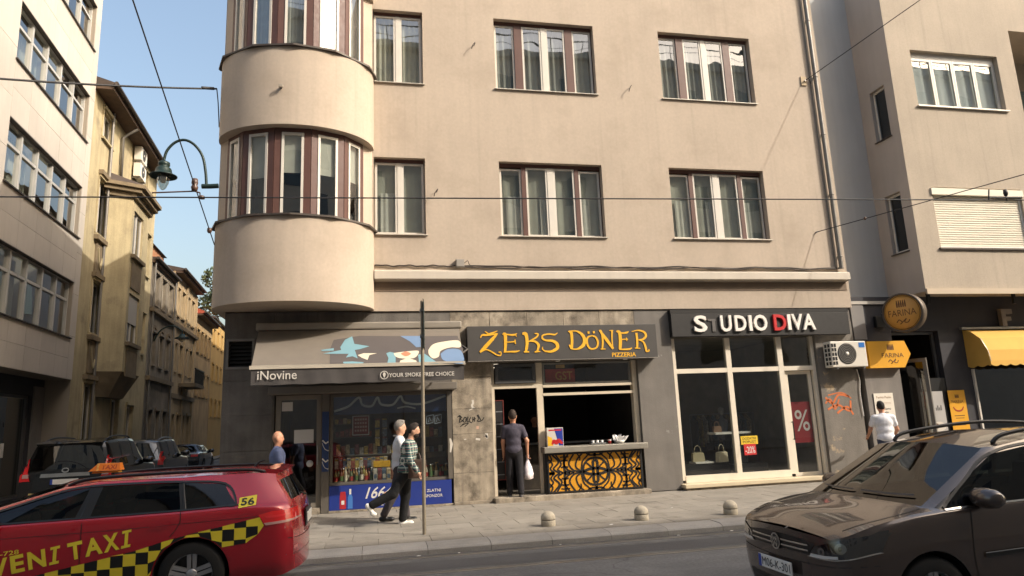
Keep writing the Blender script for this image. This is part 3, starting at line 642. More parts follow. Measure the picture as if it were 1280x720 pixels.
strokes('letter_e', [([(238, 94), (250, 98), (250, 150), (246, 205)], [14, 20, 18, 14]), ([(232, 94), (270, 98), (300, 100), (322, 92)], [6, 8, 12, 5]), ([(250, 145), (280, 145), (308, 142)], [6, 7, 7]), ([(308, 130), (310, 158)], [7, 7]), ([(236, 208), (280, 206), (310, 206), (334, 200)], [6, 9, 10, 5]), ([(312, 96), (318, 112)], [8, 3])])
strokes('letter_k', [([(355, 94), (376, 96), (382, 150), (372, 208)], [12, 22, 18, 14]), ([(430, 92), (452, 96), (440, 116), (402, 138), (388, 146)], [4, 9, 10, 7, 5]), ([(392, 142), (428, 142), (452, 166), (440, 206)], [4, 12, 16, 9]), ([(360, 208), (392, 208)], [8, 8]), ([(425, 208), (460, 206)], [8, 6])])
strokes('letter_s', [([(574, 88), (555, 100), (520, 96), (482, 104), (478, 124), (500, 136), (540, 140), (566, 158), (566, 186), (530, 206), (492, 204), (474, 192)], [3, 9, 9, 9, 10, 10, 15, 20, 20, 14, 9, 4]), ([(476, 176), (474, 196)], [4, 9])])
strokes('letter_d', [([(645, 80), (660, 90), (662, 140), (656, 190)], [10, 18, 16, 18]), ([(640, 80), (690, 78), (726, 98), (742, 134), (728, 172), (690, 192), (650, 190)], [5, 8, 17, 22, 20, 9, 5]), ([(643, 165), (650, 180)], [6, 12])])
strokes('letter_o', [([(792, 108), (764, 118), (756, 150), (768, 184), (792, 192), (818, 180), (826, 148), (814, 118), (792, 108)], [8, 10, 13, 11, 8, 10, 13, 11, 8]), ([(764, 88), (776, 88)], [14, 14]), ([(798, 86), (810, 86)], [14, 14])])
strokes('letter_n', [([(838, 78), (852, 82), (858, 140), (852, 192)], [9, 12, 12, 10]), ([(846, 80), (880, 130), (922, 192)], [12, 20, 14]), ([(922, 76), (918, 130), (920, 190)], [12, 8, 6]), ([(840, 193), (872, 193)], [6, 6]), ([(905, 76), (930, 76)], [5, 5])])
strokes('letter_e', [([(955, 82), (970, 90), (972, 140), (966, 194)], [14, 20, 20, 18]), ([(950, 80), (985, 92), (1015, 90), (1030, 82)], [6, 8, 12, 5]), ([(972, 134), (998, 132), (1022, 132)], [5, 6, 6]), ([(1012, 122), (1014, 144)], [5, 5]), ([(960, 196), (1000, 196), (1028, 194), (1044, 186)], [6, 10, 10, 4])])
strokes('letter_r', [([(1080, 92), (1082, 140), (1078, 188)], [14, 14, 12]), ([(1050, 84), (1090, 76), (1130, 86), (1142, 110), (1122, 132), (1090, 136)], [4, 8, 12, 15, 12, 5]), ([(1092, 136), (1122, 150), (1134, 182), (1138, 208), (1154, 206), (1154, 196)], [5, 10, 14, 11, 7, 7]), ([(1062, 188), (1098, 190)], [6, 6])])
x0, z0 = Lz(912, 240); x1, z1 = Lz(1068, 214); text('small_lettering', 'PIZZERIA', yel, T, x0, x1, z0-.01, z1, -.258, .02, .006)
for x in (-.15, 1.5): MB().lathe([(0, -.03), (.05, -.03), (.06, 0), (0, .0)], (x, -.1, 0), 12).build('spot_lamp', white_p, T)
T = thing('shop_sign', 'black fascia sign reading STUDIO DIVA with white letters and one red D', 'sign', (9.5, 15.34, 3.57))
MB().bbox(-2.41, 2.46, -.16, .0, .0, .56, .005).build('sign_box', mat('sign_black', (38, 36, 35), .6, var=.08, vs=2), T)
MB().box(-2.42, 2.47, -.16, .0, .565, .66).build('top_strip', mat('strip_black', (26, 24, 23), .7), T)
wl = mat('letters_white', (236, 230, 222), .5); rl = mat('letters_red', (196, 36, 40), .5)
lm_x = lambda px: -1.845+(px-250)*(3.31/(980-250))
for ch, a, b, z0, z1, m in (('S', 250, 326, .10, .505, wl), ('T', 335, 380, .11, .42, mat('letter_dead', (96, 92, 90), .5)), ('U', 405, 470, .10, .505, wl), ('D', 490, 558, .11, .50, wl), ('I', 574, 592, .11, .50, wl), ('O', 604, 684, .105, .51, wl), ('D', 724, 800, .11, .51, rl), ('I', 808, 828, .12, .51, wl), ('V', 834, 902, .12, .52, wl), ('A', 902, 980, .12, .52, wl)):
    if ch == 'I': MB().box(lm_x(a), lm_x(b), -.21, -.16, z0, z1).build('letter_i', m, T)
    elif ch == 'T': MB().box(lm_x(a), lm_x(b), -.18, -.16, z1-.05, z1).box(lm_x(358), lm_x(376), -.18, -.16, z0, z1-.05).build('letter_t', m, T)
    else: text('letter_'+ch.lower(), ch, m, T, lm_x(a), lm_x(b), z0, z1, -.16, .022, .05)
# ---------------------------------------------------------------- air-conditioner, cables, box on the facade
def ac_unit(label, loc, rz=0, sc=1., group=None, parts=True):
    T = thing('air_conditioner', label, 'air conditioner', loc, rz, group)
    body = mat('ac_white', (216, 210, 198), .45, var=.04)
    MB().bbox(-.5*sc, .5*sc, -.36*sc, -.06*sc, 0, .64*sc, .02).build('casing', body, T)
    cx = -.06*sc; cz_ = .33*sc; R = .25*sc; y = -.362*sc
    MB().lathe([(R, y-.012), (R+.012, y-.006), (R+.012, y+.01), (R, y+.01)], (cx, 0, cz_), 28, 'y').build('fan_ring', mat('ac_ring', (90, 88, 84), .5), T)
    MB().lathe([(0, y-.001), (R, y-.001)], (cx, 0, cz_), 28, 'y').build('fan_opening', black_m, T)
    g = MB()
    for rr in (.06, .1, .14, .18, .22): g.lathe([(rr*sc, y-.008), (rr*sc+.012, y-.008)], (cx, 0, cz_), 24, 'y')
    g.build('fan_grille', mat('ac_grille', (120, 116, 110), .5), T)
    MB().lathe([(0, y-.014), (.045*sc, y-.014), (.045*sc, y)], (cx, 0, cz_), 14, 'y').build('fan_hub', body, T)
    if parts:
        MB().box(.3*sc, .46*sc, y-.004, y, .48*sc, .6*sc).build('badge', mat('badge_blue', (30, 110, 190), .5), T)
        v = MB()
        for i in range(2):
            for j in range(5): v.box(-.502*sc, -.498*sc, (-.32+i*.12)*sc, (-.24+i*.12)*sc, (.06+j*.11)*sc, (.14+j*.11)*sc)
        for i in range(2):
            for j in range(5): v.box((-.48+i*.075)*sc, (-.425+i*.075)*sc, y-.003, y, (.06+j*.11)*sc, (.145+j*.11)*sc)
        tag(v.build('side_vents', black_m, T), kind='stuff')
    MB().box(-.4*sc, -.35*sc, -.38*sc, .0, -.05, -.005).box(.35*sc, .4*sc, -.38*sc, .0, -.05, -.005).build('bracket', steel, T)
    return T
ac_unit('white air conditioner with round fan grille below the STUDIO DIVA sign', (11.68, 15.33, 2.72), 0)
tag(MB().tube(cr([(12.1, 15.32, 2.72), (12.14, 15.31, 2.4), (12.1, 15.31, 2.05), (12.12, 15.31, 1.5)], 6), .012, 6).build('drain_hose', white_p), 'thin grey hose hanging from the air conditioner by the arrow sign', 'hose')
cab = mat('cable_dark', (62, 54, 48), .7)
def wavy(x0, x1, z, y, a, k, n=40, ph=0.): return [(x0+(x1-x0)*i/n, y, z+a*math.sin(i*k+ph)+a*.6*math.sin(i*k*2.3+1+ph)) for i in range(n+1)]
tag(MB().tube(wavy(.06, 1.95, 5.31, FY-.03, .012, .5), .018, 6).build('facade_cable', cab), 'dark cable on the facade left of the junction box', 'cable', 'facade cables')
tag(MB().tube(wavy(2.1, 11.95, 5.30, FY-.035, .016, .37, 70), .02, 6).build('facade_cable', cab), 'long dark cable above the white fascia, the upper one', 'cable', 'facade cables')
tag(MB().tube(wavy(2.1, 11.9, 5.275, FY-.05, .02, .45, 70, 2.), .016, 6).build('facade_cable', cab), 'long dark cable above the white fascia, the lower one', 'cable', 'facade cables')
T = thing('junction_box', 'small grey junction box on the facade above the kebab sign', 'junction box', (2.0, FY, 5.27))
MB().bbox(-.1, .1, -.1, -.001, 0, .19, .01).build('box_body', mat('junction_grey', (140, 134, 126), .6), T); MB().bbox(-.085, .085, -.112, -.1, .015, .175, .005).build('box_lid', mat('junction_lid', (150, 144, 136), .6), T)
MB().tube(cr([(.1, -.05, .1), (.18, -.06, .16), (.22, -.04, .08), (.3, -.03, .03)], 5), .008, 6).build('lead', cab, T)
# stub / lamp nub on the bay, wall anchors
T = thing('wall_stub', 'small metal stub sticking out of the rounded bay', 'bracket', (-1.88, FY-1.26, 8.88)); MB().bbox(-.025, .025, -.07, .02, -.0, .04, .008).build('stub_arm', steel, T); MB().bbox(-.045, .045, -.09, -.05, -.01, .06, .012).build('stub_head', mat('stub_head', (150, 140, 126), .6), T)
for (x, z, lab) in ((2.5, 10.95, 'bent wire stub on the plaster left of the upper middle window'), (1.5, 7.1, 'thin wire stub beside the lower narrow window'), (6.55, 10.06, 'small wire stub between the two upper wide windows')):
    tag(MB().tube(cr([(x, FY+.005, z), (x+.02, FY-.08, z+.05), (x-.05, FY-.13, z-.06), (x-.07, FY-.1, z-.14)], 5), .01, 6).build('wire_stub', cab), lab, 'wire', 'wire stubs on the facade')
# graffiti on the stone pillar
gt = MB(); gy = FY+.034
def gl(px, py): p = at(560+px/7.2, 500+py/7.2, gy); return (p[0], p[2])
for pts in ([(85, 155), (110, 140), (100, 205)], [(100, 150), (125, 155), (108, 175), (135, 185), (105, 200)], [(150, 155), (135, 185), (155, 200), (165, 165), (150, 155)], [(180, 150), (172, 195), (195, 185)], [(205, 155), (190, 190), (215, 205)], [(225, 150), (222, 200)], [(240, 150), (238, 195)], [(225, 178), (250, 165)], [(262, 135), (275, 165), (265, 190), (295, 190)], [(270, 130), (300, 185), (325, 155)], [(110, 240), (150, 212), (125, 225), (185, 205), (150, 240)]):
    gt.ribbon([gl(*p) for p in cr(pts, 4)], .02, gy, .002)
tag(gt.build('graffiti', mat('spray_black', (32, 30, 29), .8)), 'black scrawled graffiti tag on the pale stone pillar by the kebab shop', 'graffiti')
gwt = thing('paint_marks', 'white paint splashes and torn stickers on the pale stone pillar', 'paint marks', (2.2, gy, 1.7)); gm_ = mat('spray_white', (206, 200, 190), .8)
for pts, w in (([(222, 0), (225, 30), (215, 50), (230, 80)], .045), ([(190, 92), (240, 70)], .02), ([(335, 310), (355, 345)], .04), ([(345, 300), (350, 340)], .06), ([(250, 350), (290, 355)], .045), ([(145, 355), (165, 352)], .02)):
    MB().ribbon([(a-2.2, b-1.7) for a, b in [gl(*p) for p in cr(pts, 4)]], w, 0, .002).build('paint_splash', gm_, gwt)
gs = MB().poly([(a, gy-.002, b) for a, b in [gl(255, 262), gl(278, 262), gl(278, 235), gl(255, 235)]]).build('small_sticker', mat('sticker_pink', (196, 160, 140), .8)); tag(gs, 'small square pinkish sticker on the stone pillar', 'sticker')
ws = MB().ribbon([(1.69, 1.42), (1.72, 1.3), (1.69, 1.12)], [.03, .07, .03], FY+.04, .002).build('white_scrawl', MATS['spray_white']); tag(ws, 'white scrawl on the dark trim right of the kiosk window', 'paint marks')
og = MB(); oy_ = FY+.034
for pts, w in (([(11.12, 2.0), (11.3, 1.85), (11.5, 2.05), (11.8, 2.0)], .05), ([(11.1, 1.85), (11.25, 1.95), (11.35, 1.7), (11.5, 1.95)], .04), ([(11.15, 1.7), (11.45, 1.8), (11.75, 1.65), (11.82, 1.9)], .05), ([(11.2, 2.05), (11.6, 2.1), (11.85, 1.95)], .03), ([(11.4, 1.6), (11.7, 1.75), (11.85, 1.55)], .05)):
    og.ribbon([tuple(p) for p in cr(pts, 5)], w, oy_, .002)
tag(og.build('graffiti', mat('spray_orange', (206, 112, 62), .8)), 'orange sprayed graffiti under the air conditioner', 'graffiti')
# ---------------------------------------------------------------- goods inside the shops
bcols = [(160, 150, 84), (120, 70, 54), (196, 186, 160), (96, 110, 72), (150, 116, 70), (104, 84, 62), (176, 140, 76), (110, 128, 138)]
bm_ = [mat('bottle_%d' % i, c, .3, spec=.6) for i, c in enumerate(bcols)]; capm = [mat('bottle_cap_red', (176, 46, 40), .4), mat('bottle_cap_white', (220, 216, 208), .4), mat('bottle_cap_gold', (190, 150, 70), .4)]
lab_m = [mat('bottle_label_cream', (222, 212, 188), .6), mat('bottle_label_red', (170, 52, 46), .6), mat('bottle_label_green', (90, 120, 70), .6)]
def bottle(x, y, z, k, label, group):
    T = thing('bottle', label, 'bottle', (x, y, z), 0, group); h = .27+.03*(k % 3); r = .036
    MB().lathe([(0, 0), (r, .004), (r, h*.6), (r*.8, h*.7), (r*.38, h*.82), (r*.38, h*.93)], n=10).build('glass_body', bm_[k % 8], T)
    MB().lathe([(r*.42, h*.92), (r*.42, h), (0, h)], n=8).build('cap', capm[k % 3], T); MB().lathe([(r+.002, h*.15), (r+.002, h*.48)], n=10).build('paper_label', lab_m[(k*7+1) % 3], T)
sh1 = thing('display_shelf', 'shelf board holding a row of bottles behind the kiosk glass', 'shelf', (.4, 15.62, .58)); box('shelf_board', white_p, sh1, -1.2, 1.24, -.14, .26, -.03, .0); box('back_board', mat('kiosk_back', (104, 92, 78), .8, var=.2, vs=6), sh1, -1.2, 1.24, .28, .3, 0, .55)
k = 0
for i in range(23):
    x = -.76+i*.107
    if .33 < x-.0 < .56: pass
    if x < .02 or x > .62: bottle(x+random.uniform(-.01, .01), 15.55+random.uniform(-.01, .02), .582, k, 'small drink bottle in the front row on the kiosk window shelf', 'bottles in front row'); 
    bottle(x+.05, 15.68, .582, k+3, 'small drink bottle in the second row on the kiosk window shelf', 'bottles in second row'); k += 1
mags = [(150, 84, 68), (180, 156, 84), (190, 184, 172), (124, 74, 78), (92, 106, 124), (178, 160, 130)]
mm = [mat('magazine_%d' % i, c, .5, var=.5, vs=22) for i, c in enumerate(mags)]
for i in range(6):
    T = thing('carton_pack', 'bright small carton in the sunlit row of packs behind the kiosk glass', 'carton', (.07+i*.095, 15.52, .582), 0, 'cartons in the sunlit row'); MB().bbox(-.042, .042, -.03, .04, 0, .24, .004).build('carton_body', mm[(i+2) % 6], T); MB().box(-.03, .03, -.032, -.0305, .06, .15).build('carton_print', mm[(i*2+4) % 6], T); MB().prism([(-.03, .24), (.04, .24), (.005, .275)], 'x', -.042, .042).build('carton_gable', mm[(i+2) % 6], T)
for x, w in ((.16, .36), (.47, .2)):
    tag(box('snack_box', mat('snack_yellow', (222, 172, 48), .5, var=.2, vs=12) if x < .3 else mat('snack_blue', (150, 190, 205), .5, var=.2, vs=12), None, x-w/2+.05, x+w/2+.05, 15.6, 15.72, .87, 1.0, bev=.006), 'yellow snack box above the cartons in the kiosk window' if x < .3 else 'pale blue snack box above the cartons in the kiosk window', 'box')
sh2 = thing('display_shelf', 'upper dark shelf with packets behind the kiosk glass', 'shelf', (-.1, 15.9, 1.15)); box('shelf_board', k_fr, sh2, -.72, .85, -.12, .2, -.025, 0); box('shelf_board', k_fr, sh2, -.72, .1, -.02, .2, .36, .38)
for i in range(14):
    x = -.77+i*.1; tag(MB().bbox(x, x+.085, 15.85, 15.93, 1.152, 1.152+random.uniform(.12, .24), .006).build('snack_packet', mm[(i*5+1) % 6]), 'coloured snack packet on the upper shelf of the kiosk', 'packet', 'packets on the upper kiosk shelf')
for i in range(8):
    x = -.79+i*.1; tag(MB().bbox(x, x+.085, 15.92, 15.99, 1.532, 1.532+random.uniform(.12, .2), .006).build('snack_packet', mm[(i*3+3) % 6]), 'coloured snack packet on the topmost kiosk shelf', 'packet', 'packets on the topmost kiosk shelf')
sh3 = thing('display_shelf', 'right-hand shelf unit with packets inside the kiosk', 'shelf', (1.25, 16.1, .62))
for zz in (.0, .42, .84, 1.26): box('shelf_board', k_fr, sh3, -.38, .36, -.12, .2, zz-.02, zz)
box('back_board', MATS['kiosk_back'], sh3, -.38, .36, .2, .22, 0, 1.6)
for r in range(3):
    for i in range(7):
        x = .9+i*.1; tag(MB().bbox(x, x+.088, 16.02, 16.1, .623+r*.42, .623+r*.42+random.uniform(.14, .28), .006).build('snack_packet', mm[(i*5+r*2) % 6]), 'coloured packet on the right-hand shelf unit in the kiosk', 'packet', 'packets on the right kiosk shelves')
for i in range(13):
    x = -.76+i*.088; T = thing('magazine', 'magazine standing in the rack behind the bottle rows of the kiosk', 'magazine', (x, 15.8, .86), 0, 'magazines in the kiosk rack'); MB().bbox(-.04, .04, 0, .012, 0, .23, .003).build('cover', mm[(i*7+2) % 6], T); MB().box(-.032, .032, -.002, .0, .17, .21).build('masthead', mm[(i*3+1) % 6], T)
sh4 = thing('display_shelf', 'highest dark shelf with packets left of the red notice in the kiosk', 'shelf', (-.62, 15.95, 1.82)); box('shelf_board', k_fr, sh4, -.2, .18, -.1, .15, -.02, 0); box('shelf_bracket', k_fr, sh4, -.2, -.18, -.1, .15, -.2, -.02)
for i in range(4): tag(MB().bbox(-.81+i*.09, -.73+i*.09, 15.88, 15.96, 1.822, 1.822+random.uniform(.1, .17), .006).build('snack_packet', mm[(i*2+1) % 6]), 'coloured packet on the highest shelf beside the red kiosk notice', 'packet', 'packets on the highest kiosk shelf')
for i in range(6):
    T = thing('hanging_pouch', 'small snack pouch on a hanging strip inside the kiosk window', 'pouch', (.12+(i % 2)*.16, 15.74, 1.32+(i//2)*.2), 0, 'pouches on hanging strips'); MB().bbox(-.05, .05, 0, .03, 0, .16, .012).build('pouch_body', mm[(i*3+1) % 6], T); MB().box(-.05, .05, .01, .02, .16, .19).build('pouch_header', mm[(i+2) % 6], T)
T = thing('notice_board', 'dark red notice with white border hanging inside the kiosk window', 'notice', (-.24, 15.72, 1.58)); box('board', mat('notice_red', (120, 36, 40), .6), T, -.17, .17, 0, .02, 0, .4); frame_mb(-.18, .18, -.01, .41, .016, -.006, .0).build('border', paper, T)
nb = MB()
for r in range(4):
    for c in range(5): nb.box(-.13+c*.055, -.095+c*.055+.006*(r % 2), -.004, 0, .07+r*.08, .11+r*.08)
nb.build('printed_marks', mat('notice_print', (196, 170, 160), .7), T)
T = thing('window_emblem', 'thin white outlined emblem high on the kiosk glass at the right', 'emblem', (1.35, 15.44, 1.75))
ew = MB()
for x in (-.16, .02): ew.ribbon([(x, 0), (x+.14, .03), (x+.15, .2), (x, .17), (x, 0)], .012, 0, .002).ribbon([(x+.04, .04), (x+.06, .15), (x+.1, .06)], .012, 0, .002)
ew.build('emblem_lines', mat('emblem_white', (190, 200, 214), .6), T)
# kebab counter goods
T = thing('display_box', 'silver blue and yellow drink display box with red lettering on the kebab counter', 'display', (4.07, FY+.02, 1.132))
MB().bbox(-.19, .19, -.05, .08, 0, .42, .004).build('box_body', mat('display_silver', (206, 200, 190), .4), T)
MB().poly([(-.02, -.052, .4), (.18, -.052, .4), (.18, -.052, .02), (.08, -.052, .02)]).build('blue_field', mat('display_blue', (34, 56, 150), .45), T)
MB().poly([(-.18, -.052, .02), (-.05, -.052, .02), (-.08, -.052, .2), (-.18, -.052, .24)]).build('yellow_field', mat('display_yellow', (230, 180, 50), .45), T)
MB().ribbon(cr([(-.08, .05), (-.04, .12), (.02, .09), (.08, .13), (.16, .06)], 5), [.03, .08, .09, .09, .04], -.0525, .003).build('red_figure', mat('display_red', (196, 40, 44), .45), T)
MB().box(-.15, .15, -.053, -.0515, .35, .38).build('box_print', mat('display_red', (196, 40, 44), .45), T)
T = thing('napkin_holder', 'white bowl of crumpled napkins on the kebab counter', 'napkins', (5.62, FY+.05, 1.132))
MB().lathe([(0, 0), (.1, .0), (.14, .08), (.135, .08), (.095, .01)], n=16).build('bowl', white_p, T)
nk = MB()
for i in range(14):
    a = i*2.4; r = .03+.007*i; h = .16+.07*((i*7) % 5)/5; nk.add([(r*math.cos(a), r*math.sin(a), .04), (1.6*r*math.cos(a+.4), 1.6*r*math.sin(a+.4), .08), (1.7*r*math.cos(a+.1)+.02, 1.6*r*math.sin(a), h), (.6*r*math.cos(a-.4), .6*r*math.sin(a-.3), h*.8)], [(0, 1, 2, 3)])
nk.build('napkins', mat('napkin_white', (226, 224, 222), .9), T)
T = thing('cup', 'small red cup standing on the kebab counter', 'cup', (5.38, FY+.03, 1.132)); MB().lathe([(0, 0), (.035, 0), (.045, .1), (.042, .1), (.033, .005)], n=14).build('cup_body', mat('cup_red', (190, 48, 40), .4), T); MB().lathe([(.0455, .07), (.0458, .1)], n=14).build('cup_band', paper, T)
T = thing('sauce_tray', 'low metal tray with sauce pots on the kebab counter', 'tray', (5.1, FY+.08, 1.132)); MB().bbox(-.18, .18, -.08, .08, 0, .04, .008).build('tray_body', steel, T)
for i in range(3): MB().lathe([(.03, .04), (.035, .09), (0, .09)], (-.11+i*.11, 0, 0), 12).build('pot', white_p, T)
T = thing('menu_board', 'tall dark menu board inside the kebab shop doorway', 'menu board', (2.86, 15.62, .45)); box('board', mat('menu_dark', (36, 34, 36), .5), T, -.1, .1, 0, .03, 0, 1.75); frame_mb(-.11, .11, -.01, 1.77, .016, -.012, .04).build('board_frame', mat('menu_frame', (120, 52, 46), .6), T)
for i in range(6): box('menu_line', mat('menu_line', (120, 122, 126), .7), T, -.08, .08, -.003, 0, .1+i*.28, .12+i*.28)
T = thing('inner_counter', 'dark patterned counter inside the kebab shop doorway', 'counter', (4.0, 16.6, .1)); box('counter_body', mat('counter_dark', (52, 44, 34), .6, var=.5, vs=9), T, -.5, 1.9, 0, .6, 0, 1.05, bev=.02); box('counter_top', steel, T, -.55, 1.95, -.05, .65, 1.05, 1.09)
T = thing('menu_poster', 'red food poster behind the glass above the kebab counter', 'poster', (4.35, 15.58, 2.56)); box('poster_sheet', mat('poster_food', (186, 58, 44), .6, var=.3, vs=10), T, -.36, .36, 0, .006, 0, .34); text('poster_lettering', 'GST', mat('poster_gold', (220, 170, 84), .6), T, -.12, .3, .08, .28, 0, .01, .003); box('poster_header', mat('poster_gold', (220, 170, 84), .6), T, -.1, .12, -.002, .0, .36, .44)
for i, (x, y) in enumerate(((3.0, 16.6), (3.35, 17.2), (3.1, 17.8))):
    T = thing('ceiling_lamp', 'small round lit ceiling lamp inside the kebab shop', 'lamp', (x, y, 3.17), 0, 'kebab shop ceiling lamps'); MB().lathe([(0, -.03), (.1, -.03), (.11, 0), (0, 0)], n=16).build('lamp_disc', mat('lamp_glow', (255, 240, 214), .5, emit=((255, 238, 210), 2.2)), T); MB().lathe([(.1, -.032), (.125, -.02), (.125, 0)], n=16).build('lamp_rim', steel, T)
# boutique goods
def handbag(label, loc, col, s=1., rz=0):
    T = thing('handbag', label, 'handbag', loc, rz, None); m = mat('bag_%d_%d_%d' % col, col, .5, var=.08, vs=8)
    MB().prism([(-.16*s, 0), (.16*s, 0), (.14*s, .2*s), (.1*s, .22*s), (-.1*s, .22*s), (-.14*s, .2*s)], 'y', -.05*s, .05*s).build('bag_body', m, T)
    MB().tube(cr([(-.09*s, 0, .21*s), (-.07*s, 0, .33*s), (0, 0, .38*s), (.07*s, 0, .33*s), (.09*s, 0, .21*s)], 5), .008, 6).build('bag_handle', m, T)
    MB().box(-.1*s, .1*s, -.054*s, -.05*s, .11*s, .2*s).build('bag_flap', m, T)
st1 = thing('display_stand', 'low dark display stand with white shelf in the left boutique window', 'stand', (7.95, 16.0, .12)); box('stand_body', black_m, st1, -.65, .6, -.25, .35, 0, .42); box('stand_top', white_p, st1, -.28, .2, -.27, .1, .42, .46)
st2 = thing('display_stand', 'taller display stand with white top in the middle boutique window', 'stand', (8.9, 16.1, .12)); box('stand_body', black_m, st2, -.2, .75, -.25, .3, 0, .35); box('stand_leg', black_m, st2, -.1, .3, -.1, .2, .35, 1.08); box('stand_top', white_p, st2, -.55, .4, -.2, .25, 1.08, 1.13)
handbag('pale beige handbag on the low stand in the left boutique window', (7.8, 15.86, .58), (176, 164, 132)); handbag('cream handbag with tall handle at the right end of the left boutique window', (8.4, 15.8, .55), (196, 186, 160), 1.1, .4); handbag('brown handbag on the tall white-topped boutique stand', (8.5, 16.1, 1.25), (120, 92, 70), .7)
def mannequin(label, loc):
    T = thing('mannequin', label, 'mannequin', loc, 0); m = mat('mannequin_grey', (150, 148, 146), .5)
    MB().lathe([(0, 0), (.16, .0), (.16, .02), (.02, .03), (.02, .9), (.1, .92), (.15, 1.0), (.125, 1.15), (.16, 1.32), (.15, 1.42), (.06, 1.48), (.045, 1.56), (.0, 1.58)], n=18).build('torso', mat('mannequin_dress', (110, 116, 130), .8), T); MB().lathe([(0, 1.56), (.05, 1.58), (.08, 1.66), (.07, 1.75), (0, 1.79)], n=14).build('head', m, T)
mannequin('grey mannequin standing behind the middle boutique pane', (9.35, 17.4, .1)); mannequin('dim mannequin behind the left edge of the boutique window', (7.5, 17.2, .1))
rk = thing('clothes_rack', 'clothes rack with hanging garments deep inside the boutique', 'clothes rack', (9.9, 18.4, .1)); MB().tube([(-1, 0, 0), (-1, 0, 1.6), (1, 0, 1.6), (1, 0, 0)], .015, 8).build('rack_frame', steel, rk)
for i in range(12): MB().prism([(-.02, 1.55), (.0, 1.57), (.2, 1.4), (.18, .6+.1*(i % 3)), (-.2, .6+.1*(i % 3)), (-.22, 1.4)], 'x', -.9+i*.15, -.86+i*.15).build('garment', mm[i % 6] if i % 3 else black_m, rk)
# ---------------------------------------------------------------- the neighbour on the right (bakery below)
B = thing('bakery_building', 'beige building with projecting upper floors over a dark bakery front', 'building', (13.95, 14.7, 0))
FH = 14.6; RY = 1.3     # recess wall depth
mb = wall_sheet(0, 11, 4.58, FH, [(.72, 3.62, 9.76, 11.43), (.68, 3.55, 5.74, 7.42), (4.2, 8.5, 9.4, 12.3)], .22)
mb.quad((0, 0, 4.58), (0, 0, 4.58), (11, 12, 4.58), (11, 12, 4.58)) if False else None
mb.quad((11, 0, 4.58), (11, 12, 4.58), (11, 12, FH), (11, 0, FH)).quad((0, 0, FH), (11, 0, FH), (11, 12, FH), (0, 12, FH)).quad((0, 0, 4.58), (0, .82, 4.58), (11, .82, 4.58), (11, 0, 4.58)).quad((11, 12, 0), (-1.75, 12, 0), (-1.75, 12, FH), (11, 12, FH))
mb.build('wall', stucco2, B)
# left-facing side wall with two narrow windows (built in the y-z plane)
sw_m = MB(); ops = [(.42, .98, 9.0, 10.5), (.40, .96, 5.75, 7.4)]
tmp = wall_sheet(0, RY, 4.58, FH, ops, .2)
sidem = MB().add([(v[1], RY-v[0], v[2]) for v in tmp.v], tmp.f)
sidem.build('side_wall', mat('side_wall_shaded', (184, 174, 164), .9, var=.07, vs=.8, bump=.3, bs=70, streak=.06), B)
for (a, b, c, d) in ops:
    q = frame_mb(a+.01, b-.01, c+.01, d-.01, .06, .1, .16)
    w_ = MB().add([(v[1], RY-v[0], v[2]) for v in q.v], q.f).build('window', white_frame, B)
    MB().quad((.13, RY-a-.06, c+.06), (.13, RY-b+.06, c+.06), (.13, RY-b+.06, d-.06), (.13, RY-a-.06, d-.06)).build('pane', pane_dark, w_)
    MB().box(-.05, .1, RY-b-.03, RY-a+.03, c-.03, c-.003).build('sill', dark_sheet, w_); MB().box(.3, .32, RY-b-.1, RY-a+.1, c-.1, d+.1).build('inner_dark', black_room, w_)
MB().quad((-1.75, RY, 4.4), (0, RY, 4.4), (0, RY, FH), (-1.75, RY, FH)).quad((-1.75, .9, 4.4), (-1.75, RY, 4.4), (0, RY, 4.4), (0, .9, 4.4)).build('recess_wall', stucco_grey, B)
MB().box(-1.75, 0, .75, RY, 4.38, 4.46).build('recess_ledge', mat('ledge_pale', (186, 180, 170), .7), B)
MB().box(.0, 11, -.05, .0, 4.5, 4.64).build('soffit_trim', mat('trim_beige', (196, 180, 158), .8, var=.05), B)
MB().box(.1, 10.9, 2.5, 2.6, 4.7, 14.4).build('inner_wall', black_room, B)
def bw(x0, x1, z0, z1):
    y = .14; wp = frame_mb(x0, x1, z0, z1, .05, y, y+.08).build('window', white_frame, B); n = 4; w = (x1-x0-.1)/n
    MB().box(x0+.05, x1-.05, y-.01, y+.07, z1-.2, z1-.05).build('shutter_head', white_p, wp)
    for k in range(n):
        a = x0+.05+w*k; frame_mb(a+.005, a+w-.005, z0+.05, z1-.2, .055, y-.015, y+.04).build('sash', white_frame, wp)
        MB().quad((a+.05, y+.01, z0+.1), (a+w-.05, y+.01, z0+.1), (a+w-.05, y+.01, z1-.25), (a+.05, y+.01, z1-.25)).build('pane', pane_m, wp)
    curtain_mb(x0+.05, x1-.05, z0, z1-.1, y+.09, .008, 10).build('curtain', mat('curtain_bluegrey', (206, 208, 208), .9, var=.06), wp)
    MB().box(x0-.05, x1+.05, -.06, y, z0-.04, z0-.003).build('sill', sill_m, wp)
bw(.72, 3.62, 9.76, 11.43)
sp_ = frame_mb(.68, 3.55, 5.74, 7.42, .06, .06, .16).build('roller_shutter', white_p, B)
slat_m = mat('shutter_slat', (226, 218, 200), .55, var=.05, vs=2, rnd=.04)
nsl = 22; hs = (7.2-5.8)/nsl
slm = MB().prism([(.09, 0), (.075, hs*.25), (.075, hs*.75), (.09, hs*.96), (.11, hs*.96), (.11, 0)], 'x', .75, 3.48).mesh('slat', True); slm.materials.append(slat_m)
for k in range(nsl): obj('slat', slm, None, sp_, (0, 0, 5.8+k*hs))
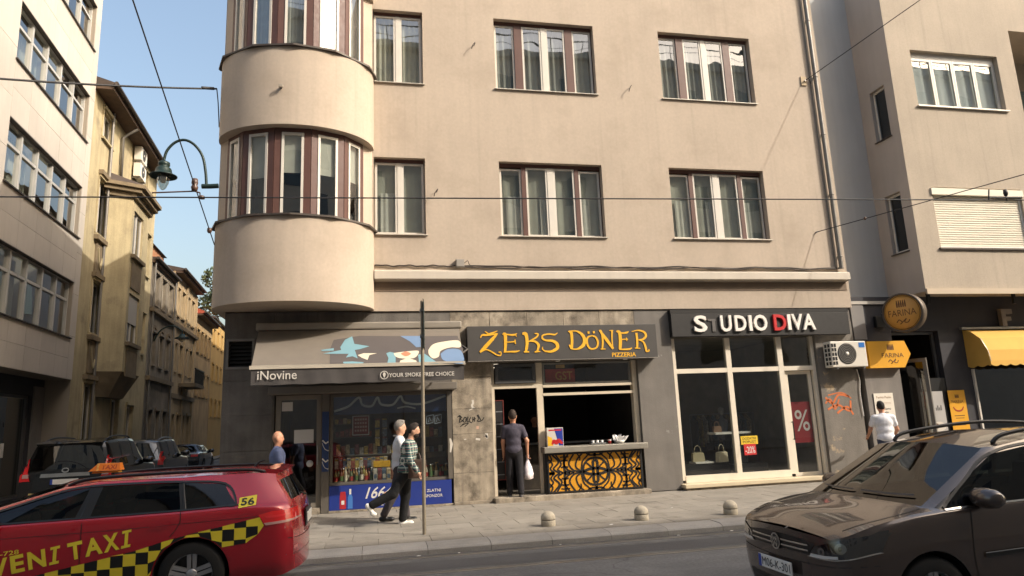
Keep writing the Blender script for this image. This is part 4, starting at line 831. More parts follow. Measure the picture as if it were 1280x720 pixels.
MB().box(.64, 3.58, -.04, .06, 7.2, 7.38).build('shutter_case', slat_m, sp_); MB().box(.62, 3.6, -.05, .08, 5.69, 5.737).build('sill', dark_sheet, sp_)
# recessed balcony at the right
MB().box(4.2, 8.5, .2, 1.6, 9.3, 9.4).build('balcony_floor', stucco2, B); MB().quad((4.2, 1.6, 9.4), (8.5, 1.6, 9.4), (8.5, 1.6, 12.3), (4.2, 1.6, 12.3)).quad((4.2, .22, 9.4), (4.2, 1.6, 9.4), (4.2, 1.6, 12.3), (4.2, .22, 12.3)).quad((4.2, .22, 12.3), (4.2, 1.6, 12.3), (8.5, 1.6, 12.3), (8.5, .22, 12.3)).build('balcony_wall', stucco2, B)
MB().box(4.21, 8.49, .02, .06, 9.4, 10.4).build('balcony_glass', glass('balcony_glass', (190, 205, 205)), B)
# ground floor
navy = mat('bakery_dark_paint', (58, 57, 61), .75, var=.12, vs=1.5, streak=.08)
mb = wall_sheet(-1.75, 11, 0, 4.58, [(-.52, .93, .05, 3.65), (1.86, 10.5, .55, 3.3)], .3, .8); mb.quad((-1.75, .8, 0), (-1.75, .8, 4.6), (-1.75, 1.4, 4.6), (-1.75, 1.4, 0)); mb.build('shop_wall', navy, B)
box('pillar', mat('bakery_pillar', (128, 122, 116), .85, var=.1, vs=2, streak=.12, bump=.2, bs=40), B, -1.66, -.6, .6, .798, .0, 2.75, bev=.01)
box('pale_panel', mat('bakery_panel', (136, 132, 128), .8, var=.08), B, -1.66, -1.28, .77, .798, 3.45, 4.4)
box('cable_box', black_m, B, -1.0, -.75, .7, .798, 3.75, 4.05, bev=.01)
d_ = frame_mb(-.5, .91, .06, 3.64, .07, .95, 1.02).build('door_frame', mat('door_grey', (104, 102, 100), .4, metal=.4), B)
# open door leaf, swung outward
lf = MB(); a0 = Vector((.30, .92)); dv = Vector((-.42, -.9)).normalized()*.0
dl = bpy.data.objects.new('open_door', None); 
q = frame_mb(0, .8, .08, 2.9, .09, 0, .05); R = Matrix.Rotation(math.radians(112), 3, 'Z')
def tr(v): p = R@Vector(v); return (p.x-.02, p.y+.3, p.z)
lo = MB().add([tr(v) for v in q.v], q.f).build('door_leaf', mat('door_grey', (104, 102, 100), .4, metal=.4), B)
MB().add([tr(v) for v in ((.09, .02, .17), (.71, .02, .17), (.71, .02, 2.81), (.09, .02, 2.81))], [(0, 1, 2, 3)]).build('pane', pane_dark, lo)
bpy.data.objects.remove(dl)
MB().quad((-.6, 3.5, 0), (1.0, 3.5, 0), (1.0, 3.5, 3.8), (-.6, 3.5, 3.8)).quad((-.6, 1.1, 0), (-.6, 3.5, 0), (-.6, 3.5, 3.8), (-.6, 1.1, 3.8)).quad((1.0, 3.5, 0), (1.0, 1.1, 0), (1.0, 1.1, 3.8), (1.0, 3.5, 3.8)).quad((-.6, 1.1, 3.8), (-.6, 3.5, 3.8), (1, 3.5, 3.8), (1, 1.1, 3.8)).build('entrance_room', black_room, B)
box('side_panel', black_m, B, .16, .92, .81, .85, .06, 2.4)
sw2 = frame_mb(1.86, 10.5, .55, 3.3, .07, .9, .98).build('shop_window', mat('door_grey', (104, 102, 100), .4, metal=.4), B)
for k in range(4): MB().quad((1.93+k*2.14, .94, .62), (1.93+k*2.14+2.1, .94, .62), (1.93+k*2.14+2.1, .94, 3.23), (1.93+k*2.14, .94, 3.23)).build('pane', pane_dark, sw2)
for k in range(1, 4): MB().box(1.9+k*2.14, 1.95+k*2.14, .9, .98, .62, 3.23).build('mullion', white_frame, sw2)
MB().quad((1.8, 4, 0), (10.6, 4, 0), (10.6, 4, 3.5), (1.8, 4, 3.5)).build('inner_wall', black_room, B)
box('window_edge', white_frame, B, 1.78, 1.83, .74, .798, .0, 2.6)
for x in (.35, 3.05): MB().box(x-.04, x+.04, .3, .36, 4.3, 4.58).build('hanger', black_m, B)
box('fascia_rail', alu, B, 1.6, 10.8, .68, .78, 3.66, 3.72)
T = thing('channel_letter', 'grey raised letter F above the yellow awning at the right edge', 'letter', (17.05, 15.46, 3.74)); lm_ = mat('letter_greybrown', (122, 112, 102), .5)
MB().box(-.2, -.06, -.12, 0, 0, .46).box(-.06, .16, -.12, 0, .33, .46).box(-.06, .1, -.12, 0, .14, .25).build('letter_face', lm_, T)
# --- bakery signs
sy = mat('bakery_yellow', (226, 164, 40), .45, var=.03); sb = mat('bakery_brown', (104, 66, 30), .6)
def wheat_logo(T, par, cx, cz_, s, y, m):
    mb = MB()
    for i, dx in enumerate((-.5, -.25, 0, .25, .5)): mb.ribbon([(cx+dx*s, cz_), (cx+dx*s, cz_+s*.45), (cx+dx*s, cz_+s*.9)], [s*.16, s*.2, s*.08], y, .003)
    mb.build('wheat_emblem', m, par)
def flourish(par, cx, cz_, s, y, m):
    MB().ribbon(cr([(cx-s, cz_), (cx-s*.6, cz_+s*.4), (cx-s*.2, cz_), (cx-s*.5, cz_-s*.3), (cx, cz_+.1*s), (cx+s*.5, cz_+s*.5), (cx+s*.2, cz_), (cx+s*.7, cz_-s*.1), (cx+s, cz_+s*.3)], 5), s*.14, y, .003).build('flourish', m, par)
T = thing('arrow_sign', 'yellow arrow-shaped FARINA sign pointing right beside the air conditioner', 'sign', (12.95, 15.28, 2.68))
p6 = [(-.6, 0), (.42, 0), (.64, .34), (.5, .68), (-.6, .68)]; fc = MB().prism(p6, 'y', -.16, 0).build('sign_box', sy, T)
text('sign_lettering', 'FARINA', sb, T, -.22, .42, .26, .37, -.161, .0, .003); wheat_logo(T, T, .06, .45, .16, -.161, sb); flourish(T, .1, .14, .15, -.161, sb)
c0 = at(1130, 391, 14.75)
T = thing('round_sign', 'round golden FARINA sign projecting from the bakery wall', 'sign', c0, math.radians(-66))
gold = mat('sign_gold', (206, 150, 70), .5, var=.04); R_ = .5
MB().lathe([(0, -.1), (R_*.9, -.1), (R_*.9, -.095)], n=40, ax='y').build('sign_face', gold, T)
MB().lathe([(R_*.84, -.104), (R_*.86, -.104), (R_*.86, -.1)], n=40, ax='y').build('face_line', sb, T)
MB().lathe([(R_*.9, -.09), (R_*.92, -.12), (R_, -.11), (R_, .11), (R_*.92, .12), (R_*.9, .1), (0, .1)], n=40, ax='y').build('rim', mat('sign_rim', (86, 76, 66), .5, metal=.3), T)
text('sign_lettering', 'FARINA', sb, T, -.34, .34, -.08, .08, -.1, .0, .003); wheat_logo(T, T, 0, .14, .2, -.1, sb); flourish(T, 0, -.24, .16, -.1, sb)
a_ = Matrix.Rotation(math.radians(66), 3, 'Z')@Vector((0, 15.5-c0[1], 0)); MB().tube([(0, 0, .1), (a_.x, a_.y, .1)], .025, 8).tube([(0, 0, -.1), (a_.x, a_.y, -.1)], .025, 8).build('bracket', steel, T)
# --- yellow awning
T = thing('bakery_awning', 'yellow fabric awning with scalloped edge over the bakery window', 'awning', (15.66, 15.5, 2.6))
yc = mat('awning_yellow', (210, 166, 80), .85, var=.04, vs=3)
pf = [(0, 1.05), (-.25, .98), (-.5, .78), (-.66, .45), (-.7, .17)]; mb = MB(); Lx = 6.
for (a, b), (c, d) in zip(pf, pf[1:]): mb.quad((0, c, d), (Lx, c, d), (Lx, a, b), (0, a, b))
mb.poly([(0, p[0], p[1]) for p in pf]+[(0, 0, .17)]); mb.poly(([(Lx, p[0], p[1]) for p in pf]+[(Lx, 0, .17)])[::-1]); mb.build('canopy', yc, T)
sc = MB(); n = 150
for i in range(n):
    a, b = Lx*i/n, Lx*(i+1)/n; za = .17-.1-.045*abs(math.sin(a*math.pi/.3)); zb = .17-.1-.045*abs(math.sin(b*math.pi/.3)); sc.quad((a, -.705, za), (b, -.705, zb), (b, -.70, .17), (a, -.70, .17))
for i in range(16):
    a, b = .7*i/16, .7*(i+1)/16; za = .07-.045*abs(math.sin(a*math.pi/.3)); zb = .07-.045*abs(math.sin(b*math.pi/.3)); sc.quad((-.003, -b, zb), (-.003, -a, za), (-.003, -a, .17), (-.003, -b, .17))
sc.build('scalloped_valance', yc, T)
for x in (.02, 2.0, 4.0, 5.98): MB().tube([(x, p[0]*.99, p[1]-.015) for p in pf], .015, 6).build('rib', steel, T)
# --- posters by the bakery door
def poster(label, x0, x1, z0, z1, m, y=15.47):
    T = thing('poster', label, 'poster', ((x0+x1)/2, y, z0)); w = (x1-x0)/2; box('sheet', m, T, -w, w, -.012, 0, 0, z1-z0); return T, w, z1-z0
T, w, h = poster('white notice poster on the grey bakery pillar', 12.46, 13.02, 1.0, 2.05, mat('poster_white', (226, 218, 204), .7), 15.29)
text('poster_lettering', 'Farina Pajde', mat('ink_brown', (150, 110, 70), .7), T, -w*.75, w*.75, h*.86, h*.93, -.012, 0, .002); text('poster_lettering', 'Mi delamo', MATS['sign_black'], T, -w*.6, w*.6, h*.6, h*.66, -.012, .004, .002); text('poster_lettering', 'veselo', MATS['sign_black'], T, -w*.5, w*.3, h*.52, h*.57, -.012, .004, .002)
MB().box(-w*.7, w*.7, -.014, -.012, h*.77, h*.775).box(-w*.7, w*.7, -.014, -.012, h*.74, h*.745).build('poster_lines', MATS['ink_brown'], T)
T, w, h = poster('grey poster with a picture of food on a plate by the bakery door', 14.16, 14.68, .95, 2.05, mat('poster_grey', (176, 172, 168), .6, var=.05))
MB().lathe([(0, -.015), (.06, -.015)], (-w*.55, 0, h*.87), 18, 'y').build('poster_seal', MATS['bakery_yellow'], T)
MB().add([(w*.85*math.cos(a), -.014, .2+.12*math.sin(a)) for a in np.linspace(0, 2*math.pi, 24, endpoint=False)], [tuple(range(24))]).build('plate_print', mat('plate_print', (206, 198, 186), .6), T)
fd = MB()
for i in range(12):
    a = i*2.1; r = .03+.012*i; cx, cz_ = r*math.cos(a)*1.1, .215+r*math.sin(a)*.35; fd.add([(cx-.04, -.016-.0003*i, cz_-.015), (cx+.035, -.016-.0003*i, cz_-.02), (cx+.04, -.016-.0003*i, cz_+.02), (cx-.03, -.016-.0003*i, cz_+.025)], [(0, 1, 2, 3)])
fd.build('food_print', mat('food_print', (120, 80, 50), .6, var=.5, vs=30), T)
pp = MB()
for i in range(4): pp.box(-.02+.05*i, .015+.05*i, -.015, -.012, h*.55, h*(.62+.05*(i % 2)))
pp.build('picture_print', mat('picture_print', (110, 108, 106), .6), T)
T, w, h = poster('yellow FARINA poster with a smiling sausage shape left of the bakery window', 14.84, 15.36, .95, 2.06, MATS['bakery_yellow'])
text('poster_lettering', 'FARINA', sb, T, -w*.7, w*.7, h*.7, h*.77, -.012, 0, .002); wheat_logo(T, T, 0, h*.82, .1, -.012, sb); MB().ribbon(cr([(-.16, .68), (-.1, .6), (0, .57), (.1, .6), (.16, .68)], 6), [.02, .04, .045, .04, .02], -.013, .003).build('smile_print', mat('sausage_red', (160, 52, 30), .6), T)
MB().box(-w*.6, w*.6, -.014, -.012, .44, .46).box(-w*.5, w*.5, -.014, -.012, .38, .395).box(-w*.55, w*.55, -.014, -.012, .2, .215).build('poster_lines', sb, T)
# ---------------------------------------------------------------- left row along the side street (local x along the street, y into the house)
RZ = math.atan2(SDY, SDX)
def row_loc(u, x0=-9.0): return (x0+SDX*u, 15.3+SDY*u, 0)
O = thing('office_building', 'pale stone-clad office block with long window strips at the left edge', 'building', row_loc(0), RZ)
clad = mat('cladding_pale', (192, 184, 173), .75, var=.06, vs=.8, bump=.12, bs=60, rnd=.05, streak=.05)
OH = 17.6; U0, U1 = -1.5, 9.55
strips = [(4.97, 6.8), (8.32, 10.08), (11.72, 13.42), (15.15, 16.85)]
wall_sheet(U0, U1, 3.64, OH, [(3.45, 9.05, a, b) for a, b in strips], .25, .03).quad((U0, .03, 3.64), (U0, 12, 3.64), (U0, 12, OH), (U0, .03, OH)).quad((U1, 12, 0), (U1, .03, 0), (U1, .03, OH), (U1, 12, OH)).quad((U0, .03, OH), (U1, .03, OH), (U1, 12, OH), (U0, 12, OH)).quad((U0, .03, 3.64), (U1, .03, 3.64), (U1, .75, 3.64), (U0, .75, 3.64)).build('wall', mat('cladding_joint', (150, 140, 126), .9), O)
levels = [3.64]+[z for s in strips for z in s]+[OH]
def panels(x0, x1, z0, z1, nx, nz):
    for i in range(nx):
        for j in range(nz):
            MB().bbox(x0+(x1-x0)*i/nx+.004, x0+(x1-x0)*(i+1)/nx-.004, -random.uniform(.0, .003), .028, z0+(z1-z0)*j/nz+.004, z0+(z1-z0)*(j+1)/nz-.004, .004).build('cladding_panel', clad, O)
for k in range(0, len(levels), 2): panels(3.45, 9.05, levels[k], levels[k+1], 5, 2)
panels(U0, 3.45, 3.64, OH, 4, 10); panels(9.05, U1, 3.64, OH, 1, 10)
ofr = mat('office_frame', (188, 186, 180), .5, metal=.2, var=.05)
for a, b in strips:
    w_ = frame_mb(3.45, 9.05, a, b, .06, .14, .24).build('window', ofr, O); n = 5; wd = (5.6-.12)/n
    MB().box(3.40, 9.1, -.06, .14, a-.04, a-.004).build('sill', dark_sheet, w_); MB().box(3.45, 9.05, .0, .14, b-.02, b-.003).build('head_board', dark_sheet, w_)
    for k in range(n):
        x = 3.51+k*wd
        if k: MB().box(x-.05, x+.05, .12, .24, a+.06, b-.06).build('mullion', ofr, w_)
        MB().box(x+.05, x+wd-.05, .14, .23, a+(b-a)*.64, a+(b-a)*.64+.08).build('transom', ofr, w_)
        for (z0, z1) in ((a+.06, a+(b-a)*.64), (a+(b-a)*.64+.08, b-.06)): MB().quad((x+.04, .19, z0), (x+wd-.04, .19, z0), (x+wd-.04, .19, z1), (x+.04, .19, z1)).build('pane', pane_m, w_)
    curtain_mb(3.5, 6.2, a, b, .6, .02, 20).build('curtain', mat('curtain_grey', (104, 104, 98), .9), w_)
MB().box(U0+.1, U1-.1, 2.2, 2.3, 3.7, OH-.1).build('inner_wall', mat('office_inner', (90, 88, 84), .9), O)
wall_sheet(U0, U1-.05, 0, 3.64, [(2.5, 8.6, .1, 3.1)], .2, .75).build('shop_wall', navy, O)
g_ = frame_mb(2.5, 8.6, .1, 3.1, .08, .85, .93).build('shop_window', mat('door_grey', (104, 102, 100), .4), O)
for k in range(3): MB().quad((2.6+k*2., .9, .2), (2.6+k*2.+1.9, .9, .2), (2.6+k*2.+1.9, .9, 3.0), (2.6+k*2., .9, 3.0)).build('pane', pane_dark, g_); MB().box(2.5+k*2.+1.98, 2.6+k*2.+2.02, .84, .94, .18, 3.02).build('mullion', MATS['door_grey'], g_)
MB().box(8.65, 9.45, .70, .748, .1, 3.4).build('pier_panel', mat('pier_grey', (120, 116, 112), .8, var=.1), O); box('wall_switch', white_p, g_, 7.0, 7.15, .82, .85, 1.3, 1.7)
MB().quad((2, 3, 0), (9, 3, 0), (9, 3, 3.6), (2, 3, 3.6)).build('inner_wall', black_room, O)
def row_house(name, label, u0, u1, h, wallm, wins, eave=.5, roofm=None, rise=1.6, x0=-9.05, wfr=None, base=None, roof=True, rd=9):
    T = thing(name, label, 'building', row_loc(u0, x0), RZ); L = u1-u0; o = [(a-u0, b-u0, c, d) for a, b, c, d in wins]
    mb = wall_sheet(0, L, 0, h, o, .22); mb.quad((0, rd, 0), (0, 0, 0), (0, 0, h), (0, rd, h)).quad((L, 0, 0), (L, rd, 0), (L, rd, h), (L, 0, h)).build('wall', wallm, T)
    MB().box(.1, L-.1, 1.5, 1.6, .1, h-.1).build('inner_wall', black_room, T)
    for (a, b, c, d) in o:
        w_ = frame_mb(a, b, c, d, .06, .12, .2).build('window', wfr or white_frame, T); MB().box((a+b)/2-.03, (a+b)/2+.03, .115, .2, c+.06, d-.06).build('mullion', wfr or white_frame, w_)
        MB().quad((a+.05, .16, c+.05), (b-.05, .16, c+.05), (b-.05, .16, d-.05), (a+.05, .16, d-.05)).build('pane', pane_dark, w_); MB().box(a-.1, b+.1, -.1, .12, c-.08, c-.003).build('sill', wallm, w_); MB().box(a-.12, b+.12, -.09, -.002, d+.05, d+.17).build('lintel', wallm, w_); MB().box(a-.13, a-.02, -.035, -.002, c-.002, d+.048).build('jamb', wallm, w_); MB().box(b+.02, b+.13, -.035, -.002, c-.002, d+.048).build('jamb', wallm, w_)
    if roof:
        rf = MB(); e = eave; rf.prism([(-e, h-.02), (-e, h+.12), (rd*.5, h+rise+.12), (rd, h+.12), (rd, h-.02)], 'x', -.02, L+.02); rf.build('roof', roofm, T)
        r = T.children[-1]; MB().tube([(-.1, -e-.06, h+.06), (L+.1, -e-.06, h+.06)], .07, 8).build('gutter', dark_sheet, r)
        MB().box(0, L, -e+.05, -.005, h-.14, h-.025).build('soffit', mat('soffit_wood', (84, 66, 52), .8, var=.2, vs=4), r)
    return T
yst = mat('stucco_yellow_old', (178, 164, 130), .9, var=.14, vs=.9, bump=.35, bs=40, streak=.2, fine=.08, dirt=((112, 102, 88), .8, .55, .8))
roof_d = mat('roof_dark', (70, 60, 54), .85, var=.2, vs=3)
roof_r = mat('roof_red', (164, 78, 58), .8, var=.25, vs=4)
YH = row_house('townhouse', 'old yellow plaster house with oriel bay next to the office block', 9.6, 19.2, 14.15, yst, [(10.75, 11.9, 12.65, 13.7), (10.85, 11.95, 9.0, 11.05), (11.0, 12.0, 5.4, 7.25), (16.4, 17.4, 12.4, 13.6), (17.6, 18.5, 9.0, 10.9), (17.6, 18.5, 5.4, 7.2), (10.9, 12.0, .9, 3.6), (14.2, 15.2, .1, 3.2), (16.4, 17.4, .1, 3.0)], .65, roof_d)
old_trim = mat('old_trim', (120, 106, 84), .9, var=.2, vs=2, bump=.4, bs=30)
u = lambda a: a-9.6
for (a, b, c) in ((10.7, 12.1, 8.75), (10.8, 12.1, 5.15), (10.7, 12.1, 11.2), (10.8, 12.2, 7.4), (10.7, 12.2, 3.75)): MB().box(u(a), u(b), -.16, -.001, c, c+.16).build('cornice', old_trim, YH)
for (a, c, d) in ((10.95, 7.6, 8.7), (11.0, 4.0, 5.1)): 
    rp_ = box('relief_panel', old_trim, YH, u(a), u(a+.95), -.05, -.001, c, d); MB().ribbon(cr([(u(a)+.15, c+.9), (u(a)+.3, c+.5), (u(a)+.47, c+.2), (u(a)+.65, c+.5), (u(a)+.8, c+.9)], 5), .07, -.05, .04).build('shield_relief', yst, rp_)
# oriel
ov = .85; ou0, ou1, ou2, ou3 = u(11.75), u(12.1), u(14.55), u(15.3)
def oriel_ring(off=0.): return [(ou0-off, 0), (ou1-off*.4, -ov-off), (ou2+off*.4, -ov-off), (ou3+off, 0)]
orl = MB(); R0 = oriel_ring()
for (p, q) in zip(R0, R0[1:]):
    pass
ow = [(u(12.35), u(13.75), 8.6, 10.35), (u(12.4), u(13.9), 5.25, 7.1)]
t_ = wall_sheet(ou1, ou2, 4.1, 10.75, ow, .2, -ov)
for (p, q) in ((R0[0], R0[1]), (R0[2], R0[3])): t_.quad((p[0], p[1], 4.1), (q[0], q[1], 4.1), (q[0], q[1], 10.75), (p[0], p[1], 10.75))
t_.poly([(p[0], p[1], 10.75) for p in R0][::-1]); t_.poly([(p[0], p[1], 4.1) for p in R0])
orp = t_.build('oriel', yst, YH)
for i, (a, b, c, d) in enumerate(ow):
    frame_mb(a, b, c, d, .06, -ov+.08, -ov+.15).box((a+b)/2-.03, (a+b)/2+.03, -ov+.08, -ov+.15, c+.06, d-.06).build('window_frame', white_frame, orp); MB().quad((a, -ov+.12, c), (b, -ov+.12, c), (b, -ov+.12, d), (a, -ov+.12, d)).build('pane', pane_dark, orp)
    if i: MB().box(a+.06, b-.06, -ov+.06, -ov+.08, c+.75, d-.04).build('shutter', mat('shutter_pale', (176, 172, 164), .7), orp)
    MB().box(a-.15, b+.15, -ov-.14, -ov-.001, c-.16, c-.02).build('sill', old_trim, orp)
    MB().box(a+.0, b-.0, -ov-.04, -ov-.001, c-1.3, c-.3).build('relief_panel', old_trim, orp)
# narrow side window of the oriel's far cant
for z0, z1 in ((8.6, 10.3), (5.25, 7.0)):
    p, q = Vector((ou2, -ov)), Vector((ou3, 0)); d = (q-p); n_ = Vector((d.y, -d.x)).normalized()
    a = p+d*.25+n_*.012; b = p+d*.75+n_*.012; MB().quad((a.x, a.y, z0), (b.x, b.y, z0), (b.x, b.y, z1), (a.x, a.y, z1)).build('side_pane', pane_dark, orp)
for zc, off, hgt in ((10.75, .12, .2), (10.95, .3, .16), (11.11, .42, .14)):
    rg = oriel_ring(off); n = len(rg); MB().add([(p[0], p[1], zc) for p in rg]+[(p[0], p[1], zc+hgt) for p in rg], [tuple(range(n)), tuple(range(n, 2*n))[::-1]]+[(i+1, i, n+i, n+i+1) for i in range(n-1)]).build('oriel_cornice', old_trim, orp)
rg = oriel_ring(.4); n = 4; MB().add([(p[0], p[1], 11.25) for p in rg]+[(ou0+.3, 0, 11.75), (ou3-.5, 0, 11.75)], [(0, 1, 4), (1, 2, 5, 4), (2, 3, 5)]).build('oriel_roof', roof_d, orp)
for k, (z0, s0, z1, s1) in enumerate(((4.1, 0, 3.7, .25), (3.7, .25, 3.2, .55))):
    def ring(s): return [((p[0]-(ou1+ou2)/2)*(1-s*.4)+(ou1+ou2)/2, p[1]*(1-s)) for p in R0]
    A0, A1 = ring(s0), ring(s1); MB().add([(p[0], p[1], z0) for p in A0]+[(p[0], p[1], z1) for p in A1], [(i, i+1, 5+i, 4+i) for i in range(3)]+[(4, 5, 6, 7)]).build('corbel', old_trim, orp)
MB().tube([(u(12.95), -.62, 13.95), (u(12.95), -.25, 13.7), (u(12.95), -.1, 13.55), (u(13.05), -.1, 11.6), (u(11.6), -.1, 11.4), (u(11.6), -.1, 4.2), (u(11.6), -.1, .1)][:4]+[(u(13.1), -.1, 11.75)], .06, 8).build('downpipe', pipe_m, YH)
MB().tube([(u(11.55)+.12, -.08, 14.0), (u(11.55)+.12, -.08, .05)], .055, 8).build('downpipe', pipe_m, YH)
for z in (12.6, 13.35):
    c = row_loc(15.2, -9.05); ac_unit('small air conditioner high on the yellow house, %s of the two' % ('lower' if z < 13 else 'upper'), (c[0]+.02, c[1], z), RZ, .95, 'air conditioners on the yellow house', False)
grey_old = mat('stucco_grey_old', (140, 130, 114), .9, var=.2, vs=.8, bump=.4, bs=30, streak=.25, dirt=((92, 84, 74), .6, .45, .75))
brick_m = mat('brick_old', (158, 110, 78), .9, var=.25, vs=6, bump=.5, bs=24, fine=.25, dirt=((196, 170, 140), 3, .6, .8))
w3 = [(20.0+i*1.55, 20.0+i*1.55+.75, z, z+1.5) for i in range(3) for z in (8.0, 5.1)]+[(20.0+i*1.55, 20.8+i*1.55, .1, 2.9) for i in range(3)]
H3 = row_house('townhouse', 'grey crumbling plaster house with brick parapet beyond the yellow house', 19.25, 24.5, 10.05, grey_old, w3, .2, roof_d, .2)
MB().box(.1, 5.1, .6, 3.0, 10.2, 11.35).build('brick_parapet', brick_m, H3); MB().prism([(.45, 11.35), (1.2, 11.75), (3.1, 11.36)], 'x', .0, 5.2).build('parapet_cap', roof_d, H3)
for i in range(3):
    ar = MB(); a = .75+i*1.55; ar.ribbon([(a+.375+.45*math.cos(t), 6.6+.35*math.sin(t)) for t in np.linspace(0, math.pi, 10)], .12, -.001, .07); ar.build('arch_trim', old_trim, H3)
MB().box(0, 5.25, -.2, -.001, 7.55, 7.75).build('cornice', old_trim, H3); MB().box(0, 5.25, -.2, -.001, 4.3, 4.5).build('cornice', old_trim, H3)
w4 = [(25.1+i*1.5, 25.8+i*1.5, z, z+1.5) for i in range(4) for z in (8.3, 5.2)]+[(25.1+i*1.5, 25.9+i*1.5, .1, 2.8) for i in range(4)]
st4 = mat('stucco_tan_old', (172, 152, 120), .9, var=.18, vs=.9, bump=.3, bs=30, streak=.22)
H4 = row_house('townhouse', 'tan plaster house with dark overhanging eaves and balcony down the side street', 24.55, 31.3, 10.7, st4, w4, .45, roof_d, 1.0)
MB().box(0, 6.75, -.2, -.001, 7.6, 7.8).build('cornice', old_trim, H4); MB().box(0, 6.75, -.14, -.001, 3.7, 3.95).build('cornice', old_trim, H4)
for x_ in (.25, 3.3, 6.4): MB().box(x_-.16, x_+.16, -.1, -.001, .1, 10.4).build('pilaster', st4, H4)
for x_ in (.2, 5.0): MB().tube([(x_, -.12, .1), (x_, -.12, 10.0)], .05, 6).build('downpipe', pipe_m, H3)
bal = MB().box(2.2, 5.2, -.9, -.001, 4.4, 4.6).build('balcony', old_trim, H4)
for k in range(16): MB().box(2.25+k*.19, 2.29+k*.19, -.88, -.84, 4.6, 5.4).build('baluster', black_m, bal)
MB().box(2.2, 5.2, -.9, -.82, 5.4, 5.46).build('handrail', black_m, bal)
w5 = [(31.9+i*1.5, 32.6+i*1.5, z, z+1.4) for i in range(4) for z in (7.0, 4.2)]
H5 = row_house('townhouse', 'tan house with red tiled roof farther down the side street', 31.35, 37.8, 9.4, mat('stucco_ochre_old', (178, 152, 112), .9, var=.18, vs=.9, streak=.2), w5, .5, roof_r, 2.2)
MB().box(1.0, 1.9, 1.2, 2.0, 10.2, 11.6).build('chimney', brick_m, H5)
w6 = [(38.6+i*2.0, 39.2+i*2.0, z, z+1.1) for i in range(6) for z in (8.2, 5.6, 3.0)]
row_house('townhouse', 'bright orange-yellow house at the far end of the side street', 37.9, 52, 10.1, mat('stucco_orange', (192, 158, 98), .9, var=.1, vs=.6, streak=.12), w6, .1, roof_d, .6)
row_house('townhouse', 'grey house closing the side street in the distance', 52.2, 90, 10.5, grey_old, [], .3, roof_r, 1.6)
# right side of the side street, behind the corner building (throws shade across the lane)
T = thing('rear_building', 'plain plaster building behind the corner apartment building along the side street', 'building', st(12.2, 0, 0), RZ)
MB().box(0, 46, -11, -.3, 0, 13.9).build('wall', stucco_grey, T); MB().prism([(-11.3, 13.9), (0.1, 13.9), (-5.5, 15.2)], 'x', -.1, 46.1).build('roof', roof_d, T)
for i in range(14):
    for z in (1.2, 4.6, 8.0, 11.2): MB().box(1.2+i*3.2, 2.2+i*3.2, -.32, -.27, z, z+1.6).build('window', pane_dark, T)
# ---------------------------------------------------------------- the block across the street, behind the camera
T = thing('opposite_building', 'tall plain apartment block across the street, seen mirrored in the upper windows', 'building', (0, -6.5, 0))
opp = mat('opposite_plaster', (190, 182, 170), .9, var=.06)
MB().box(-62, 60, -12, 0, 0, 23.7).build('wall', opp, T); MB().box(-62, 60, -12, .35, 23.7, 24.1).build('cornice', opp, T)
wm = MB().box(-.7, .7, -.02, .03, 0, 1.7).mesh('window'); wm.materials.append(pane_dark)
for i in range(22):
    for j in range(6): obj('window', wm, None, T, (-44+i*4, 0, 4.6+j*3.2))
rl_ = MB()
for i in range(46): rl_.tube([(-45+i*2, .1, 24.1), (-45+i*2, .1, 25.1)], .03, 5, smooth=False)
rl_.tube([(-45, .1, 25.1), (45, .1, 25.1)], .035, 5, smooth=False).tube([(-45, .1, 24.6), (45, .1, 24.6)], .02, 5, smooth=False).build('roof_railing', black_m, T)
